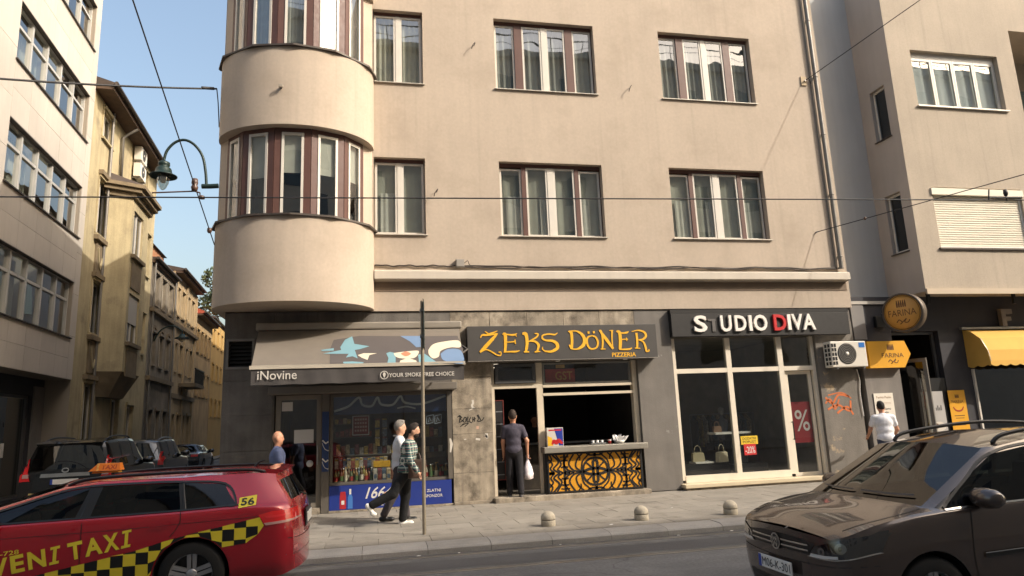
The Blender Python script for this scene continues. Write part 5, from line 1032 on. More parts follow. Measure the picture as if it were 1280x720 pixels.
# ---------------------------------------------------------------- vehicles
def hermite(P, n, crease):
    """dense curve through control points P (k,3); n[k] samples per segment; crease = indices with broken tangents"""
    out = []
    for k in range(len(P)-1):
        p0, p1 = P[k], P[k+1]; d = p1-p0
        m0 = d if (k == 0 or k in crease) else .5*(P[k+1]-P[k-1]); m1 = d if (k+1 == len(P)-1 or k+1 in crease) else .5*(P[k+2]-P[k])
        for i in range(n[k]):
            t = i/n[k]; out.append((2*t**3-3*t**2+1)*p0+(t**3-2*t**2+t)*m0+(-2*t**3+3*t**2)*p1+(t**3-t**2)*m1)
    out.append(P[-1]); return out
NV = [3, 4, 8, 8, 4, 5, 2, 4, 5]
class Car:
    def __init__(s, name, label, loc, rz, st_, glass_cells, wind, paint, wheels, wr, bulge=(.14, .08), creases=(), rear_rows=(5, 6), group=None, tint=None, dark_cells=()):
        s.T = thing(name, label, 'car', loc, rz, group); s.paint = paint; s.wheels = wheels; s.wr = wr
        tint = tint or glass('car_glass', (104, 112, 112), .75, dark=.0)
        C = []
        for (xl, zb, w, zsh, bt, gt, ed, ct) in st_:
            m = (ed[0]+(ct[0]-ed[0])*.6, ed[1]*.5, ct[1]-(ct[1]-ed[2])*.28)
            C.append([(xl, 0, zb), (xl, w-.12, zb), (xl, w-.03, zb+.14), (xl, w, (zb+zsh)/2+.06), (xl+(bt[0]-xl)*.6, w-.012, zsh), bt, gt, ed, m, (ct[0], 0, ct[1])])
        C = np.array(C, float); ns, nr = C.shape[:2]; NU = [6]*(ns-1)
        cols = [hermite(C[:, j], NU, creases) for j in range(nr)]            # per row, dense along length
        D = np.array(cols).transpose(1, 0, 2)                                 # stations x rows
        G = np.array([hermite(D[i], NV, (1, 5, 7)) for i in range(len(D))])   # dense grid
        rc = np.cumsum([0]+NV); cc = np.cumsum([0]+NU)
        rowseg = lambda b: int(np.searchsorted(rc, b, 'right')-1); colseg = lambda a: int(np.searchsorted(cc, a, 'right')-1)
        body = MB(); parts = {}
        def emit(v, key, flip): (body if key is None else parts.setdefault(key, MB())).add(v if not flip else v[::-1], [(0, 1, 2, 3)], True)
        for sgn in (1, -1):
            for a in range(G.shape[0]-1):
                for b in range(G.shape[1]-1):
                    ca, rb = colseg(a), rowseg(b); q = [G[a, b], G[a+1, b], G[a+1, b+1], G[a, b+1]]; q = [(p[0], p[1]*sgn, p[2]) for p in q]; key = None
                    if (ca in glass_cells) and rb == 5: key = ('side_window', ca, sgn)
                    elif (ca in dark_cells) and rb == 5: key = ('pillar_trim', ca, sgn)
                    elif ca == wind and rb >= 7: key = ('windshield', 0, 0)
                    emit(q, key, sgn < 0)
        # front and rear ends
        def cap(ring, bul, sg, rows, top, keyf):
            T_ = 10
            for b in range(rows):
                for k in range(T_):
                    pts = []
                    for (bb, kk) in ((b, k), (b, k+1), (b+1, k+1), (b+1, k)):
                        t = kk/T_; p = ring[bb]; zt = ring[top]; f = max(0., (bb-NV[0])/(top-NV[0]))
                        pts.append((p[0]+sg*bul*(1-(1-t)**2.2), p[1]*(1-t), p[2]+(ring[-1][2]-zt[2])*f**2*(1-(1-t)**2)))
                    for sgn in (1, -1):
                        q = [(p[0], p[1]*sgn, p[2]) for p in pts]; emit(q, keyf(rowseg(b), k/T_), (sgn < 0) ^ (sg > 0))
        fr = G[0]; top = rc[5]
        for b in range(top+1, len(fr)):      # lay the bonnet edge on the cap
            t = 1-fr[b][1]/fr[top][1]; fr[b][0] = fr[top][0]-bulge[0]*(1-(1-t)**2.2); fr[b][2] = fr[top][2]+(fr[-1][2]-fr[top][2])*(1-(1-t)**2)
        cap(fr, bulge[0], -1, top, top, lambda r, t: None)
        cap(G[-1], bulge[1], 1, rc[7], rc[7], lambda r, t: ('rear_window', 0, 0) if (rear_rows[0] <= r < rear_rows[1] and t >= .1) else None)
        # wheel arches
        R = wr+.045
        V = np.array(body.v); dead = []
        inside = np.zeros(len(V), bool)
        for wx in wheels: inside |= ((V[:, 0]-wx)**2+(V[:, 2]-wr)**2 < R*R) & (abs(V[:, 1]) > .45)
        F = [f for f in body.f if not all(inside[i] for i in f)]
        for f in F:
            for i in f:
                if inside[i]:
                    wx = min(wheels, key=lambda w: abs(w-V[i, 0])); d = np.array([V[i, 0]-wx, V[i, 2]-wr]); d = d/(np.linalg.norm(d)+1e-9)*R; V[i, 0] = wx+d[0]; V[i, 2] = wr+d[1]; inside[i] = False
        bmx = MB(); bmx.v = [tuple(v) for v in V]; bmx.f = F; bmx.sm = [True]*len(F)
        me = bmx.mesh('body', True); me.set_sharp_from_angle(angle=math.radians(35)); s.body = obj('body', me, paint, s.T)
        allm = MB(); allm.v = list(bmx.v); allm.f = list(F)
        for key, pm in parts.items():
            me = pm.mesh(key[0], True); o = obj(key[0], me, MATS['black_plastic'] if key[0] == 'pillar_trim' else tint, s.T); allm.add(pm.v, pm.f)
        s.bvh = BVHTree.FromPolygons(allm.v, allm.f)
        lin_m = mat('arch_liner', (14, 14, 14), .9)
        half = float(np.max(G[:, :, 1]))
        for wx in wheels:
            for sgn in (1, -1):
                MB().lathe([(R-.002, sgn*(half-.03)), (R-.002, sgn*(half-.35)), (.05, sgn*(half-.35))], (wx, 0, wr), 24, 'y').build('wheel_arch', lin_m, s.T)
                s.wheel(wx, sgn, half)
        # cabin
        cabm = mat('car_cabin', (40, 38, 37), .9); z0 = .32
        xs = [c[5][0] for c in C]; s.C = C
    def wheel(s, wx, sgn, half):
        wr = s.wr; w = obj('wheel', MB().lathe([(wr*.64, -.1), (wr*.9, -.105), (wr*.985, -.08), (wr, -.04), (wr, .04), (wr*.985, .08), (wr*.9, .105), (wr*.64, .1)], n=40, ax='y').mesh('tyre', True), rubber, s.T, (wx, sgn*(half-.115), wr)); w.rotation_euler.z = 0 if sgn < 0 else math.pi
        rim = mat('alloy_rim', (168, 168, 170), .35, metal=.7); r = MB(); r.lathe([(wr*.66, -.1), (wr*.62, -.085), (wr*.6, -.05), (wr*.6, .09)], n=40, ax='y')
        for k in range(5):
            a = 2*math.pi*k/5+math.pi/2
            for da in (-.13, .13):
                d = (math.cos(a+da), math.sin(a+da)); n_ = (-math.sin(a), math.cos(a)); p0 = (.03*math.cos(a)+n_[0]*da*.2, .03*math.sin(a)+n_[1]*da*.2); p1 = (wr*.63*d[0], wr*.63*d[1]); h0, h1 = .018, .022
                v = [(p0[0]-n_[0]*h0, -.06, p0[1]-n_[1]*h0), (p0[0]+n_[0]*h0, -.06, p0[1]+n_[1]*h0), (p1[0]+n_[0]*h1, -.085, p1[1]+n_[1]*h1), (p1[0]-n_[0]*h1, -.085, p1[1]-n_[1]*h1)]
                r.add(v+[(p[0], p[1]+.03, p[2]) for p in v], [(0, 1, 2, 3), (0, 4, 5, 1), (3, 2, 6, 7), (1, 5, 6, 2), (0, 3, 7, 4)])
        r.lathe([(0, -.075), (.05, -.072), (.06, -.055), (.06, -.02)], n=16, ax='y'); r.build('rim', rim, w, fix=False)
        MB().lathe([(wr*.6, -.03), (0, -.03)], n=24, ax='y').build('brake_shadow', mat('brake_dark', (30, 30, 31), .7), w)
    def hit(s, a, b, mode):
        o, d = {'near': ((a, -4, b), (0, 1, 0)), 'far': ((a, 4, b), (0, -1, 0)), 'front': ((-3, a, b), (1, 0, 0)), 'rear': ((9, a, b), (-1, 0, 0)), 'top': ((a, b, 5), (0, 0, -1))}[mode]
        h = s.bvh.ray_cast(Vector(o), Vector(d)); return (h[0], h[1]) if h[0] is not None else (None, None)
    def decal(s, name, pts, m, mode, off=.004, cell=.05, faces=None, parent=None, thick=False):
        """flat shape in the view plane of `mode`, laid onto the body surface"""
        bm = bmesh.new()
        if faces is None: bm.faces.new([bm.verts.new((p[0], p[1], 0)) for p in pts])
        else:
            vs = [bm.verts.new((p[0], p[1], 0)) for p in pts]
            for f in faces:
                try: bm.faces.new([vs[i] for i in f])
                except ValueError: pass
        if cell:
            for ax in (0, 1):
                cs = [v.co[ax] for v in bm.verts]; k = int(math.floor(min(cs)/cell))
                while k*cell < max(cs):
                    nrm = [0, 0, 0]; nrm[ax] = 1; co = [0, 0, 0]; co[ax] = k*cell
                    if min(cs) < k*cell: bmesh.ops.bisect_plane(bm, geom=bm.verts[:]+bm.edges[:]+bm.faces[:], plane_co=co, plane_no=nrm)
                    k += 1
        dead = []; sd = {'near': Vector((0, -1, 0)), 'far': Vector((0, 1, 0)), 'front': Vector((-1, 0, 0)), 'rear': Vector((1, 0, 0)), 'top': Vector((0, 0, 1))}[mode]
        for v in bm.verts:
            p, n_ = s.hit(v.co.x, v.co.y, mode)
            if p is None: dead.append(v); continue
            if n_.dot(sd) < 0: n_ = -n_
            v.co = p+(n_*.5+sd*.5).normalized()*off
        bmesh.ops.delete(bm, geom=dead, context='VERTS'); bm.normal_update()
        if bm.faces and sum(f.normal.dot(sd) for f in bm.faces) < 0: bmesh.ops.reverse_faces(bm, faces=bm.faces[:])
        me = bpy.data.meshes.new(name); bm.to_mesh(me); bm.free(); me.polygons.foreach_set('use_smooth', [True]*len(me.polygons)); me.set_sharp_from_angle(angle=math.radians(40))
        return obj(name, me, m, parent or s.T)
    def line(s, name, pts, w, m, mode, off=.003, n=5):
        P = cr(pts, n); mb = MB().ribbon([tuple(p) for p in P], w, 0, .0) ; fs = [f for i, f in enumerate(mb.f)]
        L = []; F = []
        for i in range(0, len(mb.v), 8): k = len(L); L += [(mb.v[i+j][0], mb.v[i+j][2]) for j in range(4)]; F.append((k, k+1, k+2, k+3))
        return s.decal(name, L, m, mode, off, 0, F)
    def tex(s, name, st_, m, x0, x1, z0, z1, mode, off=.006, bold=.0, shear=0., rot=0., flip=False, parent=None):
        v, f = text_geo(st_, bold); cx, cz_ = (x0+x1)/2, (z0+z1)/2; P = []
        for p in v:
            a = 1-p[0] if flip else p[0]; X = x0+a*(x1-x0)+shear*(p[1]-.5)*(z1-z0); Z = z0+p[1]*(z1-z0); P.append((cx+(X-cx)*math.cos(rot)-(Z-cz_)*math.sin(rot), cz_+(X-cx)*math.sin(rot)+(Z-cz_)*math.cos(rot)))
        return s.decal(name, P, m, mode, off, .08, f, parent)
    def seats(s, xs, y=.37, z=.5):
        m = mat('seat_cloth', (52, 50, 50), .9)
        for x in xs:
            for sg in (-1, 1):
                MB().bbox(x-.5, x, sg*y-.24, sg*y+.24, z-.14, z+.02, .05).prism([(x-.1, z), (x+.06, z), (x+.22, z+.56), (x+.1, z+.58)], 'y', sg*y-.23, sg*y+.23).prism([(x+.12, z+.6), (x+.2, z+.6), (x+.24, z+.78), (x+.15, z+.78)], 'y', sg*y-.12, sg*y+.12).build('seat', m, s.T)
    def mirror(s, x, z, half, m, sg):
        y = sg*(half+.11)
        mb = MB(); n = 12; P = []
        mb.lathe([(0, -.13), (.05, -.125), (.085, -.08), (.1, 0), (.095, .08), (.07, .115), (0, .12)], (0, 0, 0), 14, 'y')
        mb.v = [(x+v[0]*.9+.02, y+v[1]*1.05, z+v[2]*.85) for v in mb.v]; o = mb.build('mirror', m, s.T, fix=True)
        MB().tube([(x+.02, sg*(half-.06), z-.05), (x+.02, y, z-.04)], .025, 8).build('mirror_foot', black_m, o)
def carpaint(name, col, rough=.28, metal=.3, coat=.8): return mat(name, col, rough, metal=metal, coat=coat)
# station: (x low, z bottom, half width, shoulder z, belt(x,y,z), glass-top(x,y,z), roof edge(x,y,z), centre(x,z))
def hood_st(x, zb, w, zsh, zedge, zc): return (x, zb, w, zsh, (x, w-.05, zedge), (x, w-.16, zedge+(zc-zedge)*.35), (x, w-.3, zedge+(zc-zedge)*.6), (x, zc))
plate_m = mat('plate_white', (226, 224, 218), .5); plate_b = mat('plate_blue', (40, 70, 160), .5); ink = mat('plate_ink', (24, 24, 26), .6)
chrome = mat('chrome', (214, 212, 208), .15, metal=1.); lampm = mat('lamp_dark', (18, 18, 20), .12, spec=.8, coat=1.); lens = mat('lamp_lens', (112, 110, 106), .14, metal=.6, coat=1.)
redl = mat('tail_red', (214, 24, 28), .15, coat=1.); gap = mat('panel_gap', (10, 10, 10), .8)
# ---- brown people carrier on the right
brown = carpaint('paint_brown', (78, 67, 61), .25, .35)
S1 = [hood_st(.10, .21, .70, .67, .785, .82), hood_st(.19, .2, .81, .72, .825, .86), hood_st(.42, .19, .865, .82, .90, .94), hood_st(.74, .18, .893, .90, .96, 1.0),
      (1.02, .18, .897, .93, (1.03, .85, .985), (1.0, .81, 1.0), (.94, .74, 1.01), (.85, 1.03)),
      (1.48, .18, .897, .95, (1.52, .86, 1.015), (1.75, .715, 1.40), (1.73, .65, 1.45), (1.62, 1.495)),
      (2.30, .18, .897, .96, (2.30, .865, 1.035), (2.34, .715, 1.48), (2.34, .65, 1.53), (2.34, 1.58)),
      (2.42, .18, .897, .96, (2.42, .865, 1.037), (2.44, .715, 1.485), (2.44, .65, 1.535), (2.44, 1.585)),
      (3.28, .18, .897, .965, (3.28, .86, 1.045), (3.26, .705, 1.49), (3.26, .645, 1.54), (3.26, 1.59)),
      (3.38, .18, .897, .965, (3.38, .858, 1.047), (3.36, .70, 1.485), (3.36, .645, 1.535), (3.36, 1.587)),
      (3.95, .2, .89, .97, (3.98, .845, 1.06), (3.94, .685, 1.46), (3.94, .625, 1.51), (3.94, 1.565)),
      (4.3, .24, .86, .96, (4.30, .80, 1.03), (4.16, .62, 1.43), (4.12, .57, 1.49), (4.12, 1.54))]
K = Car('people_carrier', 'brown people carrier in front at the right, nose toward the kebab shop', (3.60, 5.93, -.11), 0, S1, (4, 5, 7, 9), 4, brown, (.85, 3.53), .32, (.08, .08), (4, 5), dark_cells=(6, 8))
def poly_mirror(p): return [(-a, b) for a, b in p][::-1]
hlp = [(-.42, .63), (-.62, .625), (-.79, .65), (-.862, .70), (-.866, .845), (-.80, .815), (-.66, .765), (-.50, .715)]
for sg in (0, 1):
    P_ = hlp if not sg else poly_mirror(hlp); hl = K.decal('headlight', P_, lampm, 'front', .008, .03)
    for (a, b, r) in ((-.57, .68, .036), (-.735, .725, .042)):
        a = -a if sg else a; K.decal('lamp_bulb', [(a+r*math.cos(t), b+r*math.sin(t)) for t in np.linspace(0, 2*math.pi, 16, endpoint=False)], lens, 'front', .013, .03, parent=hl)
        K.decal('bulb_core', [(a+r*.3*math.cos(t), b+r*.45*math.sin(t)) for t in np.linspace(0, 2*math.pi, 12, endpoint=False)], lampm, 'front', .016, .03, parent=hl)
    q = [(-.44, .63), (-.6, .63), (-.72, .645), (-.72, .665), (-.6, .655), (-.46, .655)]; K.decal('indicator', q if not sg else poly_mirror(q), mat('indicator_lens', (206, 204, 200), .2, coat=1.), 'front', .014, .03, parent=hl)
for md in ('near', 'far'): K.decal('headlight', [(.18, .69), (.32, .70), (.44, .76), (.50, .865), (.42, .855), (.28, .81), (.18, .77)], lampm, md, .006, .03)
gr = K.decal('grille', [(-.42, .64), (.42, .64), (.5, .735), (.3, .758), (0, .768), (-.3, .758), (-.5, .735)], black_m, 'front', .006, .05)
for z in (.672, .715):
    for (a, b) in ((-.43, -.075), (.075, .43)): K.decal('grille_bar', [(a, z-.007), (b, z-.007), (b, z+.007), (a, z+.007)], chrome, 'front', .016, .05, parent=gr)
def emblem(car, z, r, mode, par, y0=0.):
    ring = [(y0+r*math.cos(t), z+r*math.sin(t)) for t in np.linspace(0, 2*math.pi, 24, endpoint=False)]; car.decal('badge', ring, mat('badge_dark', (40, 42, 46), .3), mode, .02, 0, parent=par)
    rr = [(y0+r*.82*math.cos(t), z+r*.82*math.sin(t)) for t in np.linspace(0, 2*math.pi, 24, endpoint=False)]
    car.decal('badge_ring', ring+rr, chrome, mode, .023, 0, [(i, (i+1) % 24, 24+(i+1) % 24, 24+i) for i in range(24)], par)
    L = []; F = []
    for (a, b) in (((-.45, .62), (-.2, .08)), ((-.2, .08), (0, .5)), ((0, .5), (.2, .08)), ((.2, .08), (.45, .62)), ((-.62, .42), (-.32, -.66)), ((-.32, -.66), (0, .02)), ((0, .02), (.32, -.66)), ((.32, -.66), (.62, .42))):
        d = np.array(b)-np.array(a); n_ = np.array([-d[1], d[0]])/np.linalg.norm(d)*.08; k = len(L); L += [(y0+r*(p[0]), z+r*p[1]) for p in (np.array(a)-n_, np.array(b)-n_, np.array(b)+n_, np.array(a)+n_)]; F.append((k, k+1, k+2, k+3))
    car.decal('badge_letters', L, chrome, mode, .026, 0, F, par)
emblem(K, .69, .072, 'front', K.T)
K.decal('lower_grille', [(-.55, .25), (.55, .25), (.6, .36), (-.6, .36)], black_m, 'front', .005, .05)
for z in (.285, .325): K.decal('grille_bar', [(-.54, z-.005), (.54, z-.005), (.54, z+.005), (-.54, z+.005)], mat('grille_grey', (60, 60, 60), .5), 'front', .012, .05)
# number plate: flat board just in front of the bumper
def nplate(car, x, z, txt, rear=False):
    sx = 1 if rear else -1; P = box('number_plate', plate_m, car.T, x, x+sx*.012, -.26, .26, z-.056, z+.056, bev=.004); X = x+sx*.0145
    v, f = text_geo(txt, .0); ys = (lambda t: -.2+.44*t) if rear else (lambda t: .2-.44*t)
    MB().add([(X, ys(p[0]), z-.036+.072*p[1]) for p in v], f if rear else [q[::-1] for q in f][::1]).build('plate_lettering', ink, P)
    MB().box(x+sx*.0125, x+sx*.0135, (-.258 if rear else .215), (-.215 if rear else .258), z-.054, z+.054).build('plate_band', plate_b, P)
    return P
nplate(K, .0-.02, .49, 'M06-K-301')
for nm, pts in () and (('bonnet_line', [(-.62, .752), (-.5, .768), (-.25, .785), (0, .79), (.25, .785), (.5, .768), (.62, .752)]),): K.line(nm, pts, .005, gap, 'front')
for sg in (-1, 1): K.line('bonnet_gap', [(.22, sg*.66), (.45, sg*.74), (.7, sg*.775), (.9, sg*.765)], .008, gap, 'top', .003)
for sg in (0, 1):
    q = [(-.42, .63), (-.62, .625), (-.79, .65), (-.862, .70)]; K.line('lamp_rim', q if not sg else poly_mirror(q), .008, chrome, 'front', .012)
K.line('bumper_line', [(-.86, .60), (-.6, .57), (0, .56), (.6, .57), (.86, .60)], .006, gap, 'front')
for md in ('near', 'far'):
    for pts in ([(1.30, .30), (1.24, .6), (1.28, .97)], [(2.42, .3), (2.43, .7), (2.42, 1.02)], [(3.33, .7), (3.33, 1.03)], [(1.30, .30), (2.0, .285), (3.0, .285)]): K.line('door_gap', pts, .007, gap, md)
    K.line('rub_strip', [(1.34, .615), (1.8, .63), (2.34, .645)], .035, black_m, md, .012); K.line('rub_strip_chrome', [(1.34, .637), (1.8, .652), (2.34, .667)], .008, chrome, md, .016)
    K.line('waist_trim', [(1.06, .985), (1.52, 1.01), (2.36, 1.03), (3.3, 1.042), (3.9, 1.055)], .014, chrome, md, .008)
    for x in (2.22, 3.15): K.decal('door_handle', [(x-.1, .84), (x+.1, .845), (x+.1, .875), (x-.1, .87)], brown, md, .03, .04)
for sg in (-1, 1):
    K.mirror(1.36, 1.07, .86, brown, sg)
    MB().tube(cr([(1.9, sg*.6, 1.485), (2.08, sg*.605, 1.565), (2.9, sg*.585, 1.635), (3.6, sg*.575, 1.605), (3.95, sg*.56, 1.53)], 6), .019, 8).build('roof_rail', black_m, K.T)
    K.line('wiper', [(.92, sg*.05), (.95, sg*.35), (1.01, sg*.6)], .02, black_m, 'top', .02)
K.seats((2.3, 3.2)); MB().bbox(1.0, 1.6, -.72, .72, .6, .95, .08).build('dashboard', mat('car_cabin2', (46, 43, 40), .9), K.T)
MB().lathe([(.17, -.012), (.19, 0), (.17, .012), (.155, 0), (.17, -.012)], (1.85, -.37, .92), 24, 'x').build('steering_wheel', black_m, K.T)
box('floor_pan', MATS['arch_liner'], K.T, .9, 4.1, -.75, .75, .2, .26)
# ---- red taxi estate on the left
red = carpaint('paint_red', (164, 18, 34), .25, .15)
S2 = [hood_st(.2, .22, .80, .62, .70, .74), hood_st(.45, .19, .875, .72, .79, .85), hood_st(.9, .18, .908, .83, .89, .955),
      (1.40, .18, .915, .87, (1.40, .86, .945), (1.36, .80, .955), (1.28, .72, .965), (1.15, .985)),
      (1.85, .18, .915, .88, (1.88, .865, .955), (2.32, .72, 1.215), (2.31, .65, 1.26), (2.18, 1.305)),
      (2.52, .18, .915, .89, (2.52, .868, .965), (2.60, .725, 1.25), (2.60, .655, 1.30), (2.60, 1.345)),
      (2.66, .18, .915, .89, (2.66, .868, .967), (2.72, .725, 1.255), (2.72, .655, 1.305), (2.72, 1.35)),
      (3.52, .18, .915, .90, (3.52, .862, .98), (3.46, .72, 1.25), (3.46, .65, 1.30), (3.46, 1.347)),
      (3.57, .18, .915, .90, (3.57, .862, .98), (3.51, .72, 1.25), (3.51, .65, 1.30), (3.51, 1.347)),
      (4.10, .2, .912, .92, (4.07, .848, 1.005), (3.93, .705, 1.215), (4.05, .64, 1.308), (4.05, 1.35)),
      (4.50, .23, .90, .92, (4.44, .825, 1.0), (4.24, .68, 1.23), (4.26, .625, 1.305), (4.28, 1.345)),
      (4.66, .27, .79, .92, (4.60, .735, 1.0), (4.46, .64, 1.21), (4.44, .59, 1.285), (4.45, 1.325))]
TX = Car('taxi', 'red estate taxi with yellow lettering and checker band in front at the left', (-5.50, 8.90, -.015), 0, S2, (3, 4, 6, 8), 3, red, (.87, 3.66), .33, (.16, .09), (3, 4), dark_cells=(5, 7))
ty = mat('taxi_yellow', (226, 206, 56), .45); tk = mat('taxi_black', (18, 18, 18), .4)
# checker band: follows a rising line along the side, two to three squares high
sq = .118
band_lo = lambda x: np.interp(x, [0, 2.0, 2.7, 3.3, 3.5, 3.86, 4.255, 4.31], [.12, .14, .22, .3, .56, .575, .616, .69]); band_hi = lambda x: np.interp(x, [0, 1.6, 2.6, 3.15, 3.39, 3.73, 4.31], [.1, .33, .515, .617, .685, .754, .858])
cy = {0: [], 1: []}
def clip_cell(x0, x1, z0, z1):
    P_ = [(x0, max(z0, band_lo(x0))), (x1, max(z0, band_lo(x1))), (x1, min(z1, band_hi(x1))), (x0, min(z1, band_hi(x0)))]
    if P_[2][1] <= P_[1][1] and P_[3][1] <= P_[0][1]: return None
    P_[2] = (P_[2][0], max(P_[2][1], P_[1][1]+.0005)); P_[3] = (P_[3][0], max(P_[3][1], P_[0][1]+.0005)); return P_
for i in range(1, 38):
    for j in range(0, 8):
        x0 = 4.31-sq*i; z0 = .13+sq*j+.06*(x0-3.3)
        c = clip_cell(x0, x0+sq, z0, z0+sq)
        if c and not any(all((p[0]-wx)**2+(p[1]-.33)**2 < .385**2 for p in c) for wx in (.87, 3.66)): cy[(i+j) % 2].append(c)
tip = [(4.31, .69), (4.37, .775), (4.325, .86), (4.31, .858)]
for key, m, nm in ((0, ty, 'yellow_square'), (1, tk, 'black_square')):
    for c in cy[key]:
        c2 = [p for p in c]; mid = (sum(p[0] for p in c)/4, sum(p[1] for p in c)/4)
        L = []
        for p in c2:
            for wx in (.87, 3.66):
                d = math.hypot(p[0]-wx, p[1]-.33)
                if d < .385: p = (wx+(p[0]-wx)/d*.385, .33+(p[1]-.33)/d*.385)
            L.append(p)
        try: TX.decal(nm, L, m, 'near', .004, 0)
        except ValueError: pass
TX.decal('yellow_square', tip, ty, 'near', .004, 0)
rt = math.radians(9.5)
def baseline(x): return .452+(x-1.9)*math.tan(rt)+.008
for ch, x0, x1 in (('C', 1.50, 1.64), ('R', 1.67, 1.81), ('V', 1.825, 1.975), ('E', 1.995, 2.115), ('N', 2.145, 2.305), ('I', 2.34, 2.425), ('T', 2.50, 2.635), ('A', 2.65, 2.81), ('X', 2.82, 2.965), ('I', 2.99, 3.075)):
    b_ = baseline((x0+x1)/2)
    if ch == 'I':
        w = .032; c = (x0+x1)/2; zb = b_; zt = b_+.17
        pts = [(c-w/2, zb), (c+w/2, zb), (c+w/2, zt), (c-w/2, zt), (x0, zb), (x1, zb), (x1, zb+.026), (x0, zb+.026), (x0, zt-.026), (x1, zt-.026), (x1, zt), (x0, zt)]
        pts = [(a, zz+(a-c)*math.tan(rt)) for a, zz in pts]; TX.decal('taxi_letter', pts, ty, 'near', .005, 0, [(0, 1, 2, 3), (4, 5, 6, 7), (8, 9, 10, 11)])
    else: TX.tex('taxi_letter', ch, ty, x0, x1, b_, b_+.17, 'near', .005, .035, .0, rt)
TX.tex('phone_number', '68-728', ty, 1.80, 2.06, .652, .695, 'near', .005, .01, .0, math.radians(5))
np_ = TX.decal('number_sticker', [(4.1, .965), (4.275, .985), (4.275, 1.085), (4.1, 1.065)], ty, 'near', .004, .03); TX.tex('sticker_digits', '56', tk, 4.122, 4.255, .988, 1.06, 'near', .008, .02, parent=np_)
for md in ('near', 'far'):
    for pts in ([(1.55, .3), (1.5, .6), (1.56, .93)], [(2.60, .3), (2.61, .6), (2.60, .95)], [(3.44, .72), (3.53, .85), (3.53, .97)], [(1.55, .3), (2.3, .28), (3.2, .28)]): TX.line('door_gap', pts, .007, gap, md)
    TX.line('waist_trim', [(1.42, .945), (2.0, .953), (2.6, .963), (3.5, .977), (4.1, 1.0)], .016, black_m, md, .008)
    TX.line('swage_line', [(1.0, .80), (2.0, .815), (3.0, .83), (4.3, .87)], .006, mat('paint_red_dark', (96, 10, 20), .3, coat=.6), md, .002)
    for x in (2.45, 3.36): TX.decal('door_handle', [(x-.11, .835), (x+.08, .845), (x+.08, .872), (x-.11, .862)], red, md, .03, .04)
for sg in (-1, 1):
    TX.mirror(1.72, .99, .86, red, sg)
    MB().tube(cr([(2.34, sg*.6, 1.275), (2.55, sg*.605, 1.332), (3.2, sg*.6, 1.352), (4.1, sg*.6, 1.345), (4.32, sg*.59, 1.31)], 6), .017, 8).build('roof_rail', black_m, TX.T)
tl = [(-.46, .80), (-.83, .79), (-.87, .80), (-.88, .91), (-.66, .92), (-.46, .90)]
for sg in (0, 1):
    t1 = TX.decal('taillight', tl if not sg else poly_mirror(tl), redl, 'rear', .008, .03); q = [(-.5, .805), (-.84, .795), (-.84, .815), (-.5, .825)]
    TX.decal('lamp_strip', q if not sg else poly_mirror(q), mat('tail_clear', (196, 150, 146), .2, coat=1.), 'rear', .013, .03, parent=t1)
wl_ = TX.decal('taillight', [(4.385, .772), (4.66, .79), (4.68, .92), (4.45, .915), (4.31, .885)], redl, 'near', .007, .03); TX.decal('lamp_strip', [(4.39, .776), (4.62, .79), (4.62, .815), (4.37, .80)], MATS['tail_clear'], 'near', .012, .03, parent=wl_)
TX.decal('lamp_glow', [(4.40, .845), (4.62, .86), (4.63, .88), (4.38, .866)], mat('tail_bright', (226, 40, 44), .2, coat=1.), 'near', .012, .03, parent=wl_)
# roof spoiler, antenna, rear details
MB().prism([(4.3, 1.345), (4.43, 1.335), (4.53, 1.315), (4.5, 1.298), (4.36, 1.285)], 'y', -.56, .56).build('spoiler', red, TX.T)
MB().tube([(4.12, 0, 1.34), (4.17, 0, 1.40), (4.24, 0, 1.42)], [.02, .012, .005], 8).build('antenna', black_m, TX.T)
nplate(TX, 4.76, .78, 'A56-M-728', True) if False else None
P_ = box('number_plate', plate_m, TX.T, 4.752, 4.766, -.26, .26, .70, .81, bev=.004); box('plate_recess', black_m, TX.T, 4.735, 4.75, -.32, .32, .66, .86)
TX.line('bumper_line', [(-.84, .62), (-.5, .6), (0, .6), (.5, .6), (.84, .62)], .007, gap, 'rear'); TX.line('bumper_fold', [(-.84, .45), (0, .43), (.84, .45)], .012, MATS['paint_red_dark'], 'rear')
TX.decal('reflector', [(-.78, .50), (-.66, .50), (-.66, .53), (-.78, .53)], mat('reflector_pale', (196, 120, 120), .3), 'rear', .006, .03)
emblem(TX, .92, .06, 'rear', TX.T)
MB().tube(cr([(4.72, -.02, 1.0), (4.66, -.2, 1.04), (4.6, -.38, 1.1)], 4), .012, 6).build('rear_wiper', black_m, TX.T)
TX.seats((2.45, 3.35), z=.45); MB().bbox(1.25, 1.85, -.72, .72, .55, .93, .08).build('dashboard', MATS['car_cabin2'], TX.T); MB().lathe([(.17, -.012), (.19, 0), (.17, .012), (.155, 0), (.17, -.012)], (1.95, -.37, .86), 24, 'x').build('steering_wheel', black_m, TX.T)
box('floor_pan', MATS['arch_liner'], TX.T, .9, 4.3, -.76, .76, .2, .26)
